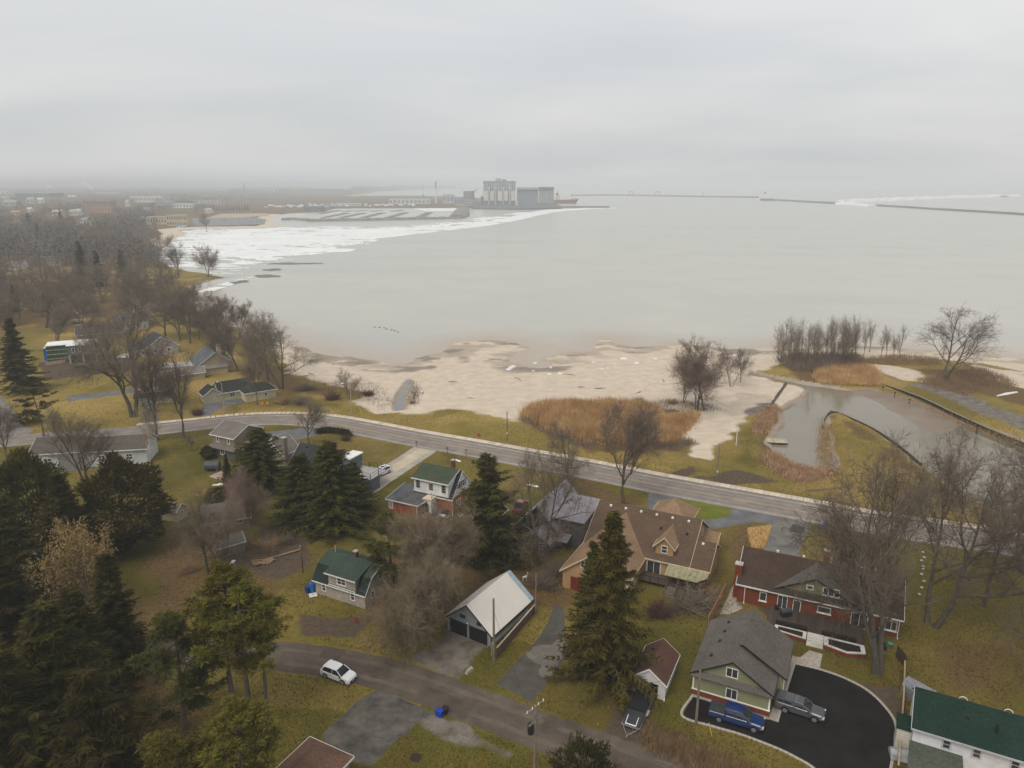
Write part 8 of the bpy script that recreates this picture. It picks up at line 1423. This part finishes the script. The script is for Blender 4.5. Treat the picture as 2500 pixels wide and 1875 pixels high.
# marina docks and boats
dk_m = M('grey_dock_timber', (.23, .215, .20), .9, .15, .1)
for i, (xa, ya, xb, yb) in enumerate(((790, 532, 850, 520), (832, 532, 890, 520), (886, 532, 936, 519.5), (946, 532.5, 992, 519), (1022, 532, 1050, 518.5), (838, 517, 858, 514.5), (866, 516.5, 896, 513.5), (908, 516.5, 934, 513.5), (956, 516.5, 982, 513.5), (782, 522, 830, 513))):
    a, b = S(xa, ya, WL), S(xb, yb, WL); P = thing('marina_dock', 'empty finger dock in the marina basin', 'dock', a, math.atan2((b - a).y, (b - a).x), 'finger docks of the marina'); L_ = (b - a).length; MB().box(0, L_, -1.3, 1.3, .2, .9).build('walkway', dk_m, P)
    n = int(L_ / 16); pr = MB()
    for k in range(n): pr.box(8 + k * 16, 8.9 + k * 16, -9, -1.3, .2, .7); pr.box(8 + k * 16, 8.9 + k * 16, 1.3, 9, .2, .7)
    if n: pr.build('fingers', dk_m, P)
hullw = M('white_hull', (.72, .72, .72), .4, .06); hullb = M('blue_cover', (.10, .22, .38), .6, .1); proto = None
for k in range(84):
    x = R.uniform(640, 1015); y = R.uniform(500.5, 505.5) + (3 if x < 740 else 0); p = S(x, y, 0)
    if proto is None:
        proto = thing('stored_boat', 'white boat stored ashore in rows at the marina', 'boat', p, R.uniform(0, 3), 'boats stored at the marina'); MB().loft([[(-5, -1.4, .9), (2, -1.5, .9), (5.5, 0, 1.2), (2, 1.5, .9), (-5, 1.4, .9)], [(-5.2, -1.9, 2.8), (2.5, -2, 3), (6.5, 0, 3.4), (2.5, 2, 3), (-5.2, 1.9, 2.8)]]).build('hull', hullw, proto); MB().loft([[(-4, -1.4, 2.9), (2.5, -1.3, 3), (2.5, 1.3, 3), (-4, 1.4, 2.9)], [(-3, -1.1, 4.6), (1.2, -1, 4.4), (1.2, 1, 4.4), (-3, 1.1, 4.6)]]).build('cabin', hullw, proto); MB().box(-3, 3, -.5, .5, 0, .9).build('cradle', gdk, proto)
    else:
        o = copy_tree(proto, p, R.uniform(0, 3), None)
        if R.random() < .2: o.scale = (1.4, 1.4, 1.3)
for k in range(16):
    x, y = R.choice(((470, 540), (500, 541), (540, 538), (575, 540), (590, 536), (610, 543), (625, 541), (560, 535))); suvp = S(x + R.uniform(-12, 12), y + R.uniform(-2, 2), 0)
    if k == 0: cp = thing('far_car', 'small parked car on the shore car park', 'car', suvp, .3, 'cars on the shore car park'); MB().loft([ring8(-2.2, .8, .3, .95), ring8(-1.6, .92, .25, 1.0), ring8(1.2, .92, .25, .95), ring8(2.2, .8, .3, .75)]).build('body', sp, cp); MB().loft([ringg(-1.9, .8, .7, .9, 1.3), ringg(-1, .85, .7, .95, 1.55), ringg(.4, .85, .7, .95, 1.5), ringg(1.1, .85, .8, .9, 1.0)]).build('window_band', car_glass, cp)
    else: copy_tree(cp, suvp, R.uniform(0, 3))
drive('shore_car_park', [(440, 546), (470, 533), (600, 529), (650, 536), (645, 548), (560, 551), (450, 553)], M('far_grey_asphalt', (.20, .205, .205), .9, .12, .05), .3, 0); drive('far_sand_lot', [(500, 533), (540, 522), (650, 521), (660, 527), (600, 531)], M('far_tan_ground', (.40, .31, .22), .9, .12, .03), .32, 0)
steam = bpy.data.materials.new('steam'); steam.use_nodes = True; b_ = steam.node_tree.nodes['Principled BSDF']; b_.inputs['Base Color'].default_value = (.85, .85, .85, 1); b_.inputs['Roughness'].default_value = 1
for px, s, lb in (((226, 468), 1.0, 0), ((130, 468), .6, 0)):
    g = S(*px); V = []; P_ = MB()
    for k in range(16):
        t = k / 15; c = Vector((-t * 70 * s + R.uniform(-10, 10), R.uniform(-10, 10), 20 + t * 36 * s + R.uniform(-6, 6))); r = (7 + 10 * t) * s
        P_.loft([[tuple(c + Vector((math.cos(2 * PI * i / 9) * r * math.sin(a), math.sin(2 * PI * i / 9) * r * math.sin(a), -r * math.cos(a)))) for i in range(9)] for a in (.15, .8, 1.57, 2.3, 3.0)])
    o = P_.build('steam_plume', steam, None, g, smooth=True); o['kind'] = 'stuff'
for k in range(14):
    x = 1600 + k * 9 + R.uniform(-5, 5); P = thing('resting_gull', 'white gull resting on the water far out', 'bird', S(x, 582 - k * .25 + R.uniform(-1, 1), WL), R.uniform(0, 6), 'gulls resting far out'); MB().tube([(-.6, 0, .15), (-.2, 0, .3), (.4, 0, .3), (.7, 0, .7), (.9, 0, .68)], [.05, .3, .28, .14, .03], 6).build('body', white, P)
# ------------------------------------------------------------------ haze: one closed box of even pale air around everything
hz = bpy.data.materials.new('haze_air'); hz.use_nodes = True; t = hz.node_tree; t.nodes.remove(t.nodes['Principled BSDF'])
pv = N('ShaderNodeVolumePrincipled', t); pv.inputs['Color'].default_value = (.80, .845, .875, 1); pv.inputs['Density'].default_value = .00026; pv.inputs['Anisotropy'].default_value = 0
t.links.new(pv.outputs[0], t.nodes['Material Output'].inputs['Volume'])
tag(MB().box(-30000, 30000, -200, 16000, -4.5, 80).build('haze', hz), kind='stuff')
